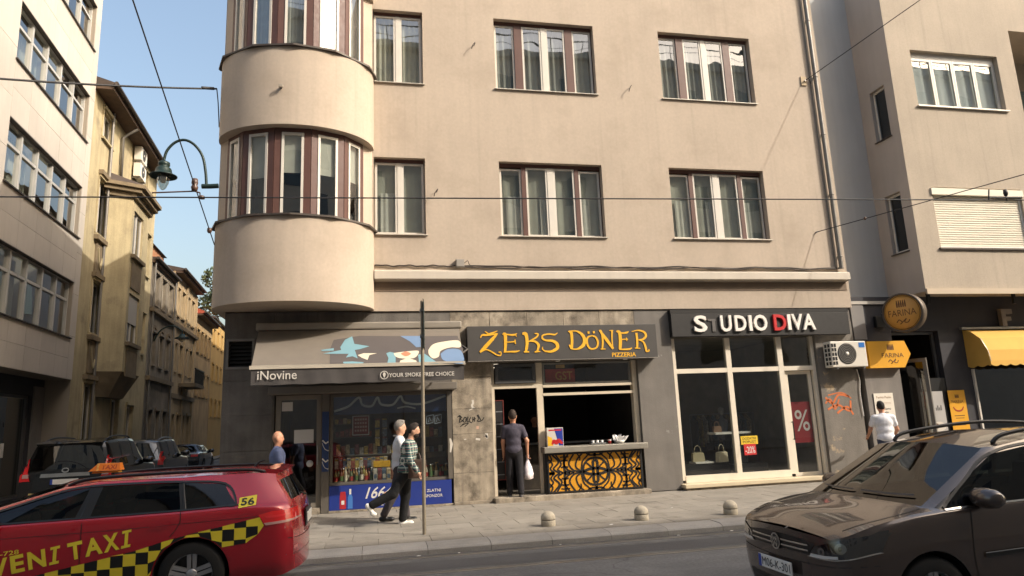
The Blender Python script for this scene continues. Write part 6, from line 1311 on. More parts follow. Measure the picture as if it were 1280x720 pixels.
# roof light of the taxi
rb = thing('taxi_roof_sign', 'yellow and orange taxi lamp with lettering on the red taxi roof', 'taxi sign', (-3.0, 8.9, 1.35))
MB().prism([(-.2, 0), (.2, 0), (.18, .02), (-.18, .02)], 'y', -.07, .07).build('sign_base', mat('roof_base_yellow', (206, 160, 50), .5), rb)
MB().add([(-.24, -.09, .03), (.22, -.09, .03), (.22, .09, .03), (-.24, .09, .03), (-.12, -.05, .135), (.2, -.05, .13), (.2, .05, .13), (-.12, .05, .135)], [(0, 1, 5, 4), (1, 2, 6, 5), (2, 3, 7, 6), (3, 0, 4, 7), (4, 5, 6, 7)]).build('sign_body', mat('roof_sign_orange', (216, 124, 40), .4), rb)
q_ = MB(); v, f = text_geo('TAXI', .01)
q_.add([(-.06+.22*p[0], -.084+.03*p[1]-.004, .05+.06*p[1]) for p in v], f).build('sign_lettering', mat('roof_sign_red', (150, 40, 24), .5), rb)
MB().prism([(-.13, .03), (-.10, .03), (-.085, .135), (-.115, .135)], 'y', -.088, -.086).build('sign_strip', mat('roof_strip', (244, 200, 110), .4), rb)
rb.scale = (.72, .8, .8)
for md in ('near', 'far'):
    TX.line('window_trim', [(1.45, .965), (1.9, 1.10), (2.32, 1.222), (2.6, 1.262), (3.0, 1.268), (3.46, 1.26), (3.93, 1.215), (4.07, 1.02), (4.0, .992)], .02, black_m, md, .009)
    K.line('window_trim', [(1.06, 1.0), (1.38, 1.2), (1.75, 1.408), (2.34, 1.488), (3.3, 1.495), (3.94, 1.465)], .018, black_m, md, .009)
# ---- cars parked in the side street (rear ends toward us)
darkp = carpaint('paint_black', (22, 23, 25), .22, .2); silver = carpaint('paint_darkgrey', (70, 72, 76), .25, .4); navyp = carpaint('paint_navy', (40, 44, 52), .22, .4)
def scaled(S_, sx, sw, sz, dz=0.):
    f = lambda p: (p[0]*sx, p[1]*sw, p[2]*sz+dz)
    return [(a*sx, b*sz+dz, w*sw, c*sz+dz, f(bt), f(gt), f(ed), (ct[0]*sx, ct[1]*sz+dz)) for (a, b, w, c, bt, gt, ed, ct) in S_]
SUVS = [hood_st(.16, .3, .86, .85, .98, 1.02), hood_st(.45, .28, .93, 1.0, 1.08, 1.13), hood_st(.95, .28, .945, 1.05, 1.12, 1.18),
      (1.45, .28, .95, 1.08, (1.45, .90, 1.16), (1.42, .84, 1.18), (1.34, .76, 1.19), (1.22, 1.21)),
      (1.9, .28, .95, 1.09, (1.92, .905, 1.18), (2.15, .74, 1.72), (2.15, .68, 1.77), (2.05, 1.815)),
      (2.6, .28, .95, 1.09, (2.6, .91, 1.19), (2.6, .745, 1.75), (2.6, .69, 1.80), (2.6, 1.85)),
      (2.7, .28, .95, 1.09, (2.7, .91, 1.19), (2.7, .745, 1.75), (2.7, .69, 1.80), (2.7, 1.85)),
      (3.6, .28, .95, 1.09, (3.6, .91, 1.20), (3.55, .74, 1.75), (3.55, .685, 1.80), (3.55, 1.85)),
      (3.72, .28, .95, 1.09, (3.72, .908, 1.20), (3.68, .74, 1.748), (3.68, .685, 1.795), (3.68, 1.848)),
      (4.45, .3, .945, 1.09, (4.4, .90, 1.22), (4.3, .73, 1.72), (4.35, .675, 1.775), (4.35, 1.83)),
      (4.72, .36, .93, 1.09, (4.68, .87, 1.16), (4.52, .71, 1.68), (4.5, .66, 1.745), (4.5, 1.80))]
RZs = math.atan2(-SDY, -SDX)
def park(u_, v_, L): p = st(u_+L, v_, -.105); return p      # nose position, nose pointing away from us
SU = Car('parked_suv', 'black off-road car with chrome tailgate bar parked behind the taxi', park(2.6, 3.55, 4.76), RZs, SUVS, (3, 4, 6, 8), 3, darkp, (.95, 3.75), .38, (.12, .08), (3, 4), tint=pane_dark, dark_cells=(5, 7))
for sg in (0, 1):
    q = [(-.70, .95), (-.92, .95), (-.90, 1.45), (-.78, 1.45), (-.76, 1.15)]; SU.decal('taillight', q if not sg else poly_mirror(q), redl, 'rear', .02, .05); q = [(-.73, 1.02), (-.86, 1.02), (-.86, 1.1), (-.73, 1.1)]; SU.decal('lamp_strip', q if not sg else poly_mirror(q), MATS['tail_clear'], 'rear', .03, .05)
cb_ = SU.decal('tailgate_bar', [(-.5, 1.02), (.5, 1.02), (.48, 1.10), (-.48, 1.10)], chrome, 'rear', .03, .08)
SU.decal('badge', [(.075*math.cos(t), 1.16+.055*math.sin(t)) for t in np.linspace(0, 2*math.pi, 20, endpoint=False)], chrome, 'rear', .03, 0); SU.decal('badge_inner', [(.05*math.cos(t), 1.165+.028*math.sin(t)) for t in np.linspace(0, 2*math.pi, 16, endpoint=False)], darkp, 'rear', .034, 0)
SU.decal('number_plate', [(-.28, .86), (.28, .86), (.28, .97), (-.28, .97)], plate_m, 'rear', .03, .1); SU.decal('plate_band', [(-.28, .86), (-.23, .86), (-.23, .97), (-.28, .97)], plate_b, 'rear', .036, 0)
SU.decal('reflector', [(-.7, .66), (-.55, .66), (-.55, .69), (-.7, .69)], mat('reflector_yellow', (200, 180, 120), .3), 'rear', .02, .05)
MB().prism([(4.3, 1.82), (4.5, 1.81), (4.68, 1.76), (4.62, 1.72), (4.4, 1.74)], 'y', -.66, .66).build('spoiler', darkp, SU.T)
for sg in (-1, 1): MB().tube(cr([(2.2, sg*.62, 1.79), (2.4, sg*.63, 1.86), (3.6, sg*.63, 1.89), (4.3, sg*.62, 1.80)], 5), .02, 6).build('roof_rail', black_m, SU.T); SU.mirror(1.75, 1.22, .92, darkp, sg)
V2 = Car('parked_suv', 'dark grey high car parked in front of the black off-road car', park(8.4, 3.6, 4.6), RZs, scaled(SUVS, .96, .96, .93, .03), (3, 4, 6, 8), 3, silver, (.9, 3.6), .36, (.12, .08), (3, 4), tint=pane_dark, dark_cells=(5, 7))
for sg in (0, 1): q = [(-.72, .95), (-.88, .95), (-.86, 1.4), (-.76, 1.4)]; V2.decal('taillight', q if not sg else poly_mirror(q), redl, 'rear', .02, .05); V2.mirror(1.7, 1.22, .9, silver, 1 if sg else -1)
for sg in (-1, 1): MB().tube(cr([(2.1, sg*.6, 1.70), (2.3, sg*.61, 1.76), (3.4, sg*.61, 1.78), (4.1, sg*.6, 1.71)], 5), .02, 6).build('roof_rail', steel, V2.T)
SED = [hood_st(.2, .22, .78, .62, .70, .74), hood_st(.45, .19, .85, .72, .79, .85), hood_st(.9, .18, .88, .83, .89, .955)]+[S2[k] for k in range(3, 9)]+[
      (4.0, .2, .89, .92, (3.95, .82, 1.0), (3.72, .62, 1.28), (3.7, .56, 1.33), (3.7, 1.37)), (4.15, .22, .885, .93, (4.15, .80, 1.0), (4.1, .66, 1.02), (4.06, .6, 1.035), (4.02, 1.04)), (4.6, .28, .86, .9, (4.55, .78, .97), (4.55, .66, .99), (4.55, .6, 1.0), (4.55, 1.02))]
SC = Car('parked_saloon', 'dark saloon car at the far end of the parked row in the side street', park(19.5, 4.3, 4.6), RZs, SED, (3, 4, 6, 8), 3, navyp, (.87, 3.6), .33, (.16, .06), (3, 4, 10), tint=pane_dark, rear_rows=(9, 9), dark_cells=(5, 7))
for sg in (0, 1): q = [(-.5, .82), (-.8, .82), (-.8, .92), (-.5, .92)]; SC.decal('taillight', q if not sg else poly_mirror(q), redl, 'rear', .01, .05); SC.mirror(1.72, .99, .84, navyp, 1 if sg else -1)
SC.decal('rear_window', [(-.55, 1.06), (.55, 1.06), (.5, 1.3), (-.5, 1.3)], MATS['car_glass'], 'rear', .01, .06); SC.decal('tailgate_bar', [(-.45, .84), (.45, .84), (.45, .87), (-.45, .87)], chrome, 'rear', .012, .1); SC.decal('number_plate', [(-.26, .66), (.26, .66), (.26, .77), (-.26, .77)], plate_m, 'rear', .012, .1)
# ---------------------------------------------------------------- street furniture
concrete = mat('bollard_concrete', (170, 160, 142), .85, var=.18, vs=9, bump=.4, bs=60, fine=.12)
for i, (x, y, lab) in enumerate(((2.89, 11.58, 'low domed concrete bollard before the kebab counter, leftmost of three'), (4.50, 11.46, 'low domed concrete bollard in the middle of the three'), (6.10, 11.35, 'low domed concrete bollard before the boutique, rightmost of three'))):
    T = thing('bollard', lab, 'bollard', (x, y, 0), i, 'bollards along the kerb')
    MB().lathe([(.118, 0), (.122, .01), (.122, .085), (.118, .095)], n=28).build('base', concrete, T)
    MB().lathe([(.104, .094), (.104, .104)], n=28).build('groove', bedding, T)
    MB().lathe([(.118, .104), (.122, .112)]+[(.122*math.cos(a), .125+.112*math.sin(a)) for a in np.linspace(0, math.pi/2, 9)], n=28).build('dome', concrete, T)
T = thing('sign_post', 'slim steel post with a traffic sign seen edge-on, standing by the kiosk', 'sign post', (.83, 11.64, 0))
MB().tube([(0, 0, 0), (.01, 0, 2.0), (.02, 0, 3.84)], .03, 14).build('post', mat('post_zinc', (150, 140, 122), .5, metal=.5, var=.12, vs=5), T)
rs = Matrix.Rotation(math.radians(84.5), 3, 'Z')
def rbox(mb, x0, x1, y0, y1, z0, z1, R=rs, off=(0, 0, 0)):
    m = MB().box(x0, x1, y0, y1, z0, z1); mb.add([tuple(R@Vector(v)+Vector(off)) for v in m.v], m.f); return mb
sg_m = mat('sign_back_dark', (48, 58, 56), .5, metal=.3)
rbox(MB(), -.3, .3, -.03, -.022, 3.02, 3.83, rs, (.018, 0, 0)).build('sign_plate', sg_m, T); rbox(MB(), -.29, .29, -.036, -.031, 3.03, 3.82, rs, (.018, 0, 0)).build('sign_face', sg_m, T)
for z in (3.2, 3.65): rbox(MB(), -.06, .06, -.04, .04, z, z+.05, rs, (.018, 0, 0)).build('clamp', steel, T)
# street lamp on the corner of the building: bracket, swan-neck, bell shade, glass
green = mat('lamp_green', (34, 52, 48), .45, metal=.2, var=.08)
lx, lz = at(258, 233, 14.4)[0], at(258, 233, 14.4)[2]
T = thing('street_lamp', 'dark green swan-neck street lamp on the corner of the apartment building', 'street lamp', (-3.3, 15.25, 6.7))
Y0 = 14.45
def lp(px, py): p = at(px, py, Y0); return Vector((p[0]+3.3, p[1]-15.25, p[2]-6.7))
root = lp(256, 233); MB().tube([(lp(273, 233).x, root.y, root.z+.02), (root.x+.1, root.y, root.z+.005), (root.x-.06, root.y, root.z)], .05, 10).build('bracket', green, T)
arc = [lp(258, 233), lp(257, 215), lp(253, 195), lp(243, 181), lp(231, 175), lp(219, 178), lp(209, 188), lp(205, 200), lp(205, 207)]
MB().tube(cr([tuple(p) for p in arc], 5), .028, 10).build('swan_neck', green, T)
b = lp(205, 205); sc_ = (lp(223, 222)-lp(188, 222)).length/2
MB().lathe([(0, .06), (sc_*.3, .05), (sc_*.42, .03), (sc_*.44, -.03), (sc_*.34, -.06), (sc_*.5, -.09), (sc_*.57, -.12), (sc_*.6, -.19), (sc_*.8, -.235), (sc_, -.26), (sc_*.99, -.275), (sc_*.6, -.23), (0, -.21)], b, 28).build('shade', green, T)
MB().lathe([(sc_*.44, -.22), (sc_*.46, -.3), (sc_*.4, -.42), (sc_*.24, -.52), (sc_*.1, -.56), (0, -.57)], b, 24).build('glass_bowl', glass('lamp_glass', (225, 225, 215), 1.0, dark=.15), T)
MB().lathe([(0, -.23), (.04, -.23), (.06, -.32), (.05, -.4), (0, -.42)], b, 14).build('bulb', white_p, T)
# second lamp down the side street
T = thing('street_lamp', 'small far street lamp with curved arm on the old houses of the side street', 'street lamp', row_loc(20.2, -9.0), RZ)
MB().tube(cr([(0, 0, 6.2), (.0, -.3, 6.75), (0, -.8, 6.95), (0, -1.2, 6.75), (0, -1.25, 6.5)], 6), .035, 8).build('arm', green, T); MB().lathe([(0, .06), (.1, .05), (.14, -.06), (.34, -.16), (.33, -.18), (0, -.12)], (0, -1.25, 6.5), 18).build('shade', green, T); MB().lathe([(.16, -.15), (.14, -.28), (0, -.36)], (0, -1.25, 6.5), 14).build('glass_bowl', MATS['lamp_glass'], T)
# ---------------------------------------------------------------- overhead wires
wire = mat('wire_black', (44, 42, 42), .6)
def span(a, b, r, sag=.0, n=16):
    a, b = np.array(a), np.array(b); return MB().tube([tuple(a+(b-a)*i/n-np.array([0, 0, sag*4*(i/n)*(1-i/n)])) for i in range(n+1)], r, 6)
def lerp_out(p, q, s): p, q = np.array(p), np.array(q); return tuple(p+(q-p)*s)
# tram contact wire across the whole view
A1, B1 = at(0, 246, 10.9), at(1280, 250, 9.75)
tag(span(lerp_out(A1, B1, -.6), lerp_out(A1, B1, 1.5), .011).build('contact_wire', wire), 'long straight tram wire crossing the whole view at lower window height', 'wire')
# wire from the left to the bay
A2, B2 = at(0, 92, 12.5), at(271, 111, 14.9)
o = thing('span_wire', 'thick dark cable from the left edge to the side of the rounded bay', 'wire', B2); d2 = np.array(lerp_out(B2, A2, 1.7))-np.array(B2)
span((0, 0, 0), d2, .02, .1).build('cable', wire, o); MB().tube([tuple(d2*t) for t in (.01, .03, .05)], .035, 8).build('clamp', wire, o); MB().tube(cr([(0, 0, 0), (.02, .1, -.3), (.03, .25, -.8)], 5), .012, 6).build('drop_lead', wire, o)
# steep span wire with insulator, upper left
A3, B3 = at(166, 0, 9.0), at(268, 306, 15.0)
o = thing('span_wire', 'steep thin wire with insulators running down beside the street lamp', 'wire', B3); d3 = np.array(lerp_out(B3, A3, 1.6))-np.array(B3); span((0, 0, 0), d3, .011).build('cable', wire, o)
def near_t(px, py): # parameter along the wire whose image is closest to the pixel
    best = min(np.linspace(0, 1, 400), key=lambda t: (lambda c: abs(c-py))(proj_y(np.array(B3)+d3*t))); return best
def proj_y(p):
    q = np.array(p)-np.array([0, 0, H]); c = AX*q[0]+AN*q[1]+AU*q[2]; return 360+850*c[1]/c[2]
ins = mat('insulator_brown', (84, 62, 50), .4)
t0 = near_t(232, 232); c = d3*t0; MB().lathe([(0, .14), (.05, .13), (.06, .05), (.045, .0), (.065, -.03), (.05, -.1), (0, -.12)], tuple(c), 14).build('insulator', ins, o)
t1 = near_t(257, 288); c1 = d3*t1; MB().lathe([(0, .05), (.045, .04), (.05, -.02), (.03, -.06), (0, -.07)], tuple(c1), 12).build('insulator', ins, o)
# hanger arm carrying the contact wire by the insulator
pa = np.array(B3)+c+np.array([0, 0, -.13]); yl = pa[1]
h0, h1 = at(190, 241, yl), at(250, 241, yl); o2 = thing('wire_hanger', 'thin horizontal hanger rod under the insulator beside the street lamp', 'hanger', tuple(pa)); MB().tube([tuple(np.array(h0)-pa), (0, 0, .02), tuple(np.array(h1)-pa)], .014, 6).build('rod', ins, o2); MB().tube([tuple(np.array(h1)-pa), tuple(np.array(at(250, 246, yl))-pa)], .012, 6).build('drop', wire, o2); e_ = np.array(at(252, 247, yl))-pa; MB().lathe([(0, .05), (.05, .03), (.06, -.02), (0, -.03)], tuple(e_), 10).build('clamp', ins, o2)
# wires anchored to the facade at the right
F1 = (at(1006, 101, 15.24)); E1 = at(1150, 0, 13.3)
o = thing('span_wire', 'thin wire rising from the facade anchor to the upper right', 'wire', F1); d = np.array(E1)-np.array(F1); span((0, 0, 0), d*4, .011).build('cable', wire, o); MB().box(-.09, .07, .03, .058, -.12, .14).build('anchor_plate', mat('anchor_pale', (190, 170, 140), .8), o); MB().tube([(0, .05, 0), (0, -.03, 0)], .02, 8).build('anchor_eye', steel, o); MB().tube(cr([(0, 0, .02), (.12, -.03, .05), (.2, .03, -.06)], 5), .014, 6).build('tail_lead', wire, o)
F2 = (at(1021, 290, 15.26)); E2 = at(1280, 218, 12.0)
o = thing('span_wire', 'thin wire from the facade near the downpipe toward the right edge', 'wire', F2); d = np.array(E2)-np.array(F2); span((0, 0, 0), d*3, .011).build('cable', wire, o); MB().lathe([(0, .05), (.03, .04), (.03, -.03), (0, -.04)], tuple(d*.26), 10).build('insulator', ins, o); MB().tube([(0, .04, 0), (0, -.02, 0)], .02, 8).build('anchor_eye', steel, o)
t = .86; c = np.array(F2)+d*t
o3 = thing('wire_hanger', 'dark wire clamp with insulator hanging at the right edge', 'hanger', tuple(at(1258, 247, 9.75))); y9 = 9.75; pz = np.array(at(1258, 247, y9))
MB().tube([tuple(np.array(at(1236, 247, y9))-pz), tuple(np.array(at(1277, 247, y9))-pz)], .02, 6).build('clamp_bar', wire, o3); MB().lathe([(0, .16), (.03, .15), (.04, .08), (.03, .04), (.012, .02), (.012, -.06)], (0, 0, .0), 10).build('insulator', wire, o3)
MB().tube([tuple(np.array(at(1236, 237, y9))-pz), tuple(np.array(at(1236, 250, y9))-pz)], .012, 6).build('drop', wire, o3)
# far tree behind the side-street roofs
leafm = [mat('leaf_a', (66, 78, 44), .8, var=.3, vs=2), mat('leaf_b', (92, 98, 62), .8, var=.3, vs=2)]
p = st(62, 4.5); T = thing('tree', 'leafy tree rising behind the red roof at the end of the side street', 'tree', (p[0]-3.2, p[1], 0))
MB().tube(cr([(0, 0, 0), (.1, 0, 5), (-.1, .1, 10), (.1, 0, 15)], 4), [.4, .35, .33, .3, .3, .28, .26, .25, .22, .2, .16, .12, .1], 8).tube([(.0, 0, 9), (1.2, .2, 13)], [.18, .06], 6).tube([(0, .1, 10), (-1.3, -.3, 14)], [.18, .06], 6).build('trunk', mat('bark', (84, 70, 56), .9), T)
for k in range(2):
    mb = MB(); rg = np.random.RandomState(3+k)
    for i in range(2600):
        d = rg.normal(size=3); d /= np.linalg.norm(d); r = rg.uniform(.55, 1)**.5; cl = rg.randint(0, 9); cc_ = np.array([math.cos(cl*2.4)*2.2*(cl > 0), math.sin(cl*2.4)*2.2*(cl > 0), 15+(cl % 4)*.9]); c = cc_+d*r*np.array([1.7, 1.7, 1.3]); a = rg.normal(size=3); a /= np.linalg.norm(a); b_ = np.cross(a, d); b_ /= np.linalg.norm(b_)+1e-9; s_ = rg.uniform(.12, .24)
        mb.quad(c-a*s_, c-b_*s_*.6, c+a*s_, c+b_*s_*.6)
    mb.build('crown', leafm[k], T)
# small scraps along the kerb
rg = random.Random(5)
for i in range(9):
    x, y = rg.uniform(-.5, 6.5), rg.choice((10.42, 10.46, 11.2, 12.6)); z = (roadz(y)+.006) if y < 10.5 else .006; a = rg.uniform(0, 6); s_ = rg.uniform(.018, .04)
    mb = MB(); mb.add([(s_*math.cos(a+t), s_*.7*math.sin(a+t), .006*math.sin(3*t+a)) for t in (0, 1.3, 2.9, 4.3)], [(0, 1, 2, 3)]); tag(mb.build('paper_scrap', paper, None, (x, y, z)), 'tiny pale paper scrap lying near the kerb', 'litter', 'scraps near the kerb')
# ---------------------------------------------------------------- people: smooth-blended distance fields turned into one surface
def sdf_mesh(prims, h=.011, k=.03, cut=None):
    """prims: ('c', a, b, ra, rb) tapered capsule | ('e', centre, radii, R3x3 or None). Returns verts, quads of the smooth union (surface nets)."""
    lo = np.array([1e9]*3); hi = -lo
    for p in prims:
        if p[0] == 'c':
            for q, r in ((p[1], p[3]), (p[2], p[4])): lo = np.minimum(lo, np.array(q)-r); hi = np.maximum(hi, np.array(q)+r)
        else: lo = np.minimum(lo, np.array(p[1])-max(p[2])); hi = np.maximum(hi, np.array(p[1])+max(p[2]))
    lo -= 4*h; hi += 4*h; n = np.ceil((hi-lo)/h).astype(int)+1
    ax = [lo[i]+h*np.arange(n[i]) for i in range(3)]; F = np.full(n, 1.0, np.float32)
    for p in prims:
        if p[0] == 'c': pl = np.minimum(np.array(p[1])-p[3], np.array(p[2])-p[4]); ph = np.maximum(np.array(p[1])+p[3], np.array(p[2])+p[4])
        else: pl = np.array(p[1])-max(p[2]); ph = np.array(p[1])+max(p[2])
        a = np.maximum(((pl-.08-lo)/h).astype(int), 0); b = np.minimum(((ph+.08-lo)/h).astype(int)+1, n)
        X, Y, Z = np.meshgrid(ax[0][a[0]:b[0]], ax[1][a[1]:b[1]], ax[2][a[2]:b[2]], indexing='ij')
        if p[0] == 'c':
            A_ = np.array(p[1], float); D_ = np.array(p[2], float)-A_; L2 = D_@D_+1e-12; t = np.clip(((X-A_[0])*D_[0]+(Y-A_[1])*D_[1]+(Z-A_[2])*D_[2])/L2, 0, 1)
            d = np.sqrt((X-A_[0]-t*D_[0])**2+(Y-A_[1]-t*D_[1])**2+(Z-A_[2]-t*D_[2])**2)-(p[3]+(p[4]-p[3])*t)
        else:
            P = np.stack([X-p[1][0], Y-p[1][1], Z-p[1][2]], -1)
            if len(p) > 3 and p[3] is not None: P = P@np.array(p[3])
            q = P/np.array(p[2]); l = np.sqrt((q**2).sum(-1)); g = np.sqrt(((P/np.array(p[2])**2)**2).sum(-1)); d = np.where(g > 1e-6, l*(l-1)/np.maximum(g, 1e-6), -min(p[2]))
        S_ = F[a[0]:b[0], a[1]:b[1], a[2]:b[2]]; hh = np.clip(.5+.5*(S_-d)/k, 0, 1); F[a[0]:b[0], a[1]:b[1], a[2]:b[2]] = S_*(1-hh)+d*hh-k*hh*(1-hh)
    if cut is not None:
        X, Y, Z = np.meshgrid(*ax, indexing='ij'); F = np.maximum(F, cut(X, Y, Z).astype(np.float32))
    s = F < 0; idx = -np.ones(np.array(F.shape)-1, int)
    c8 = [(i, j, k_) for i in (0, 1) for j in (0, 1) for k_ in (0, 1)]; m = np.array(F.shape)-1
    cnt = sum(s[i:m[0]+i, j:m[1]+j, k_:m[2]+k_].astype(int) for i, j, k_ in c8); act = (cnt > 0) & (cnt < 8); I = np.argwhere(act); idx[act] = np.arange(len(I))
    acc = np.zeros((len(I), 3)); num = np.zeros(len(I))
    for a in c8:
        for d in range(3):
            if a[d]: continue
            b = list(a); b[d] = 1; fa = F[I[:, 0]+a[0], I[:, 1]+a[1], I[:, 2]+a[2]]; fb = F[I[:, 0]+b[0], I[:, 1]+b[1], I[:, 2]+b[2]]; x = (fa < 0) != (fb < 0)
            t = np.where(x, fa/np.where(x, fa-fb, 1), 0); p = np.array(a)+np.outer(t, np.eye(3)[d]); acc[x] += p[x]; num[x] += 1
    V = lo+h*(I+acc/num[:, None]); Q = []
    for d in range(3):
        e, f = (d+1) % 3, (d+2) % 3; sl = [slice(None)]*3; sl2 = [slice(None)]*3; sl[d] = slice(0, -1); sl2[d] = slice(1, None)
        ch = s[tuple(sl)] != s[tuple(sl2)]; G_ = np.argwhere(ch); G_ = G_[(G_[:, e] > 0) & (G_[:, f] > 0) & (G_[:, e] < m[e]) & (G_[:, f] < m[f])]
        def at_(de, df): g = G_.copy(); g[:, e] += de; g[:, f] += df; return idx[g[:, 0], g[:, 1], g[:, 2]]
        q = np.stack([at_(-1, -1), at_(0, -1), at_(0, 0), at_(-1, 0)], 1); ins = s[G_[:, 0], G_[:, 1], G_[:, 2]]; q[~ins] = q[~ins][:, ::-1]; Q.append(q)
    Q = np.concatenate(Q); return V, Q[(Q >= 0).all(1)]
def np_obj(name, meshes, m, parent):
    vs = []; fs = []; off = 0
    for V, Q in meshes: vs += V.tolist(); fs += (Q+off).tolist(); off += len(V)
    me = bpy.data.meshes.new(name); me.from_pydata(vs, [], fs); me.update(); me.polygons.foreach_set('use_smooth', [True]*len(me.polygons)); return obj(name, me, m, parent)
def v3(*a): return np.array(a, float)
def person(label, loc, rz, ht, pose, fit):
    """local frame: +x forward, +y left. pose: dict of angles (deg) and offsets; fit: clothing"""
    T = thing('person', label, 'person', loc, rz); s = ht/1.75
    lean = math.radians(pose.get('lean', 0)); P = {}
    pel = v3(0, 0, .94-pose.get('drop', 0)); up = v3(math.sin(lean), 0, math.cos(lean))
    ch = pel+up*.40; nk = pel+up*.545; 
    hp = math.radians(pose.get('head', 0)); hd = v3(math.sin(lean*.5+hp), 0, math.cos(lean*.5+hp)); hc = nk+up*.03+hd*.13; wd = fit.get('wide', 1.)
    body = [('e', pel+v3(-.01, 0, .02), (.115*wd, .165*wd, .13)), ('e', pel+up*.17, (.105*wd, .15*wd, .15)), ('e', ch+up*-.05, (.115*wd, .172*wd, .19)), ('c', ch+v3(0, -.13*wd, .055), ch+v3(0, .13*wd, .055), .07, .07), ('c', nk-up*.02, hc-hd*.06, .062, .055)]
    head = [('e', hc+hd*.02, (.098, .077, .118)), ('e', hc+v3(.018, 0, -.05), (.075, .062, .07)), ('c', hc+v3(.088, 0, .01), hc+v3(.108, 0, -.022), .009, .014), ('e', hc+v3(.05, 0, -.098), (.035, .03, .022)), ('e', hc+v3(-.005, .078, -.01), (.022, .012, .032)), ('e', hc+v3(-.005, -.078, -.01), (.022, .012, .032)), ('c', hc+v3(.085, -.03, .025), hc+v3(.085, .03, .025), .012, .012)]
    legs = []; arms = []; shoes = []; tr = []; sl = []; hands = []; belt = fit.get('loose', .014)
    for i, sg in enumerate((1, -1)):
        a = math.radians(pose['hip'][i]); kb = math.radians(pose['knee'][i]); hip = pel+v3(0, sg*.09, -.04); spread = pose.get('spread', .02)*sg
        kn = hip+v3(math.sin(a)*.44, spread, -math.cos(a)*.44); sa = a-kb; an = kn+v3(math.sin(sa)*.42, spread*.5, -math.cos(sa)*.42)
        legs += [('c', hip, kn, .082, .056), ('c', kn, an, .054, .04), ('e', kn+(an-kn)*.3+v3(-.018, 0, 0), (.05, .05, .1))]
        tr += [('c', hip+v3(0, 0, .02), kn, .094+belt*.3, .066+belt), ('c', kn, an+(kn-an)*.06, .066+belt, .052+belt)]
        fa = math.radians(pose.get('foot', (0, 0))[i]); fd = v3(math.cos(fa), 0, math.sin(fa)); fu = v3(-math.sin(fa), 0, math.cos(fa)); ankle = an-fu*.02
        shoes.append([('c', ankle+fd*-.04-fu*.035, ankle+fd*.15-fu*.045, .043, .036), ('c', ankle+fd*.02-fu*.0, ankle+fd*.0-fu*.03, .045, .05), ('e', ankle+fd*.14-fu*.045, (.06, .046, .034))])
        sa_ = math.radians(pose['arm'][i]); el = math.radians(pose['elbow'][i]); out = pose.get('out', (.05, .05))[i]*sg; sh = ch+v3(0, sg*.185*wd, .055)
        e = sh+v3(math.sin(sa_)*.28, out, -math.cos(sa_)*.28); wa = sa_+el; inn = pose.get('inn', (0, 0))[i]*sg; w = e+v3(math.sin(wa)*.25, -inn, -math.cos(wa)*.25)
        arms += [('c', sh, e, .052*wd, .041), ('c', e, w, .042, .029)]
        t_ = fit.get('sleeve', .6); 
        if t_ <= 1: sl += [('c', sh, sh+(e-sh)*t_, .064*wd, .06+belt*.4)]
        else: sl += [('c', sh, e, .062*wd, .052+belt*.3), ('c', e, e+(w-e)*(t_-1), .051+belt*.3, .04+belt*.3)]
        # hand: palm, four fingers and a thumb, slightly curled
        d = (w-e)/np.linalg.norm(w-e); fwd = v3(1, 0, 0); fwd = fwd-d*(fwd@d); fwd /= np.linalg.norm(fwd); side = np.cross(d, fwd)*sg; grip = pose.get('grip', (0, 0))[i]
        pc = w+d*.05; hand = [('c', w-d*.02, w+d*.03, .027, .027), ('e', pc, (.03, .018, .048), np.stack([fwd, side, d], 1))]
        pal = -side*1.0 if True else side
        for q in range(4):
            o = (-.028+.0187*q); b0 = pc+d*.036+fwd*(-o); l = (.036, .042, .04, .03)[::-1][q] if False else (.042, .045, .041, .032)[q]; c = .35+.75*grip
            d1 = d*math.cos(c*.6)+pal*math.sin(c*.6); d2 = d*math.cos(c*1.7)+pal*math.sin(c*1.7); hand += [('c', b0, b0+d1*l, .0088, .0082), ('c', b0+d1*l, b0+d1*l+d2*l*.85, .0082, .007)]
        tb = pc+fwd*.026-d*.012; hand += [('c', tb, tb+fwd*.022+d*.028+pal*.012, .011, .0095), ('c', tb+fwd*.022+d*.028+pal*.012, tb+fwd*.022+d*.055+pal*.022, .0095, .0075)]
        hands.append(hand); P['hand%d' % i] = pc+d*.05
    sk = fit['skin']; me_body = [sdf_mesh(body+head[:0]+legs+arms+head, .0125, .03)]+[sdf_mesh(hd_, .0045, .006) for hd_ in hands]
    np_obj('body', me_body, sk, T)
    hem = fit.get('hem', .86); front = []
    shirt = [('e', pel+v3(-.005, 0, .0), (.135*wd, .185*wd, .15)), ('e', pel+up*.17, (.128*wd, .172*wd, .16)), ('e', ch+up*-.05, (.132*wd, .188*wd, .2)), ('c', ch+v3(0, -.135*wd, .06), ch+v3(0, .135*wd, .06), .078, .078), ('c', nk-up*.05, nk+up*.0, .075, .066)]+sl
    zc = nk[2]+.005
    so = np_obj('shirt', [sdf_mesh(shirt, .0125, .035, lambda X, Y, Z: np.maximum(hem+.01*np.sin(Y*30)-Z, np.where(abs(Y) < .11, Z-zc-(X-nk[0])*-.35, -1)))], fit['shirt'], T)
    if fit.get('collar'): np_obj('collar', [sdf_mesh([('c', nk+v3(.02+.055*math.cos(t), .06*math.sin(t), -.0-.02*math.cos(t)), nk+v3(.02+.055*math.cos(t+.5), .06*math.sin(t+.5), -.0-.02*math.cos(t+.5)), .014, .014) for t in np.arange(.5, 5.7, .5)], .008, .01)], fit['shirt'], so)
    np_obj('trousers', [sdf_mesh([('e', pel+v3(-.01, 0, -.01), (.126*wd, .176*wd, .13)), ('e', pel+v3(0, 0, -.07), (.115, .17*wd, .1))]+tr, .0125, .03)], fit['trousers'], T)
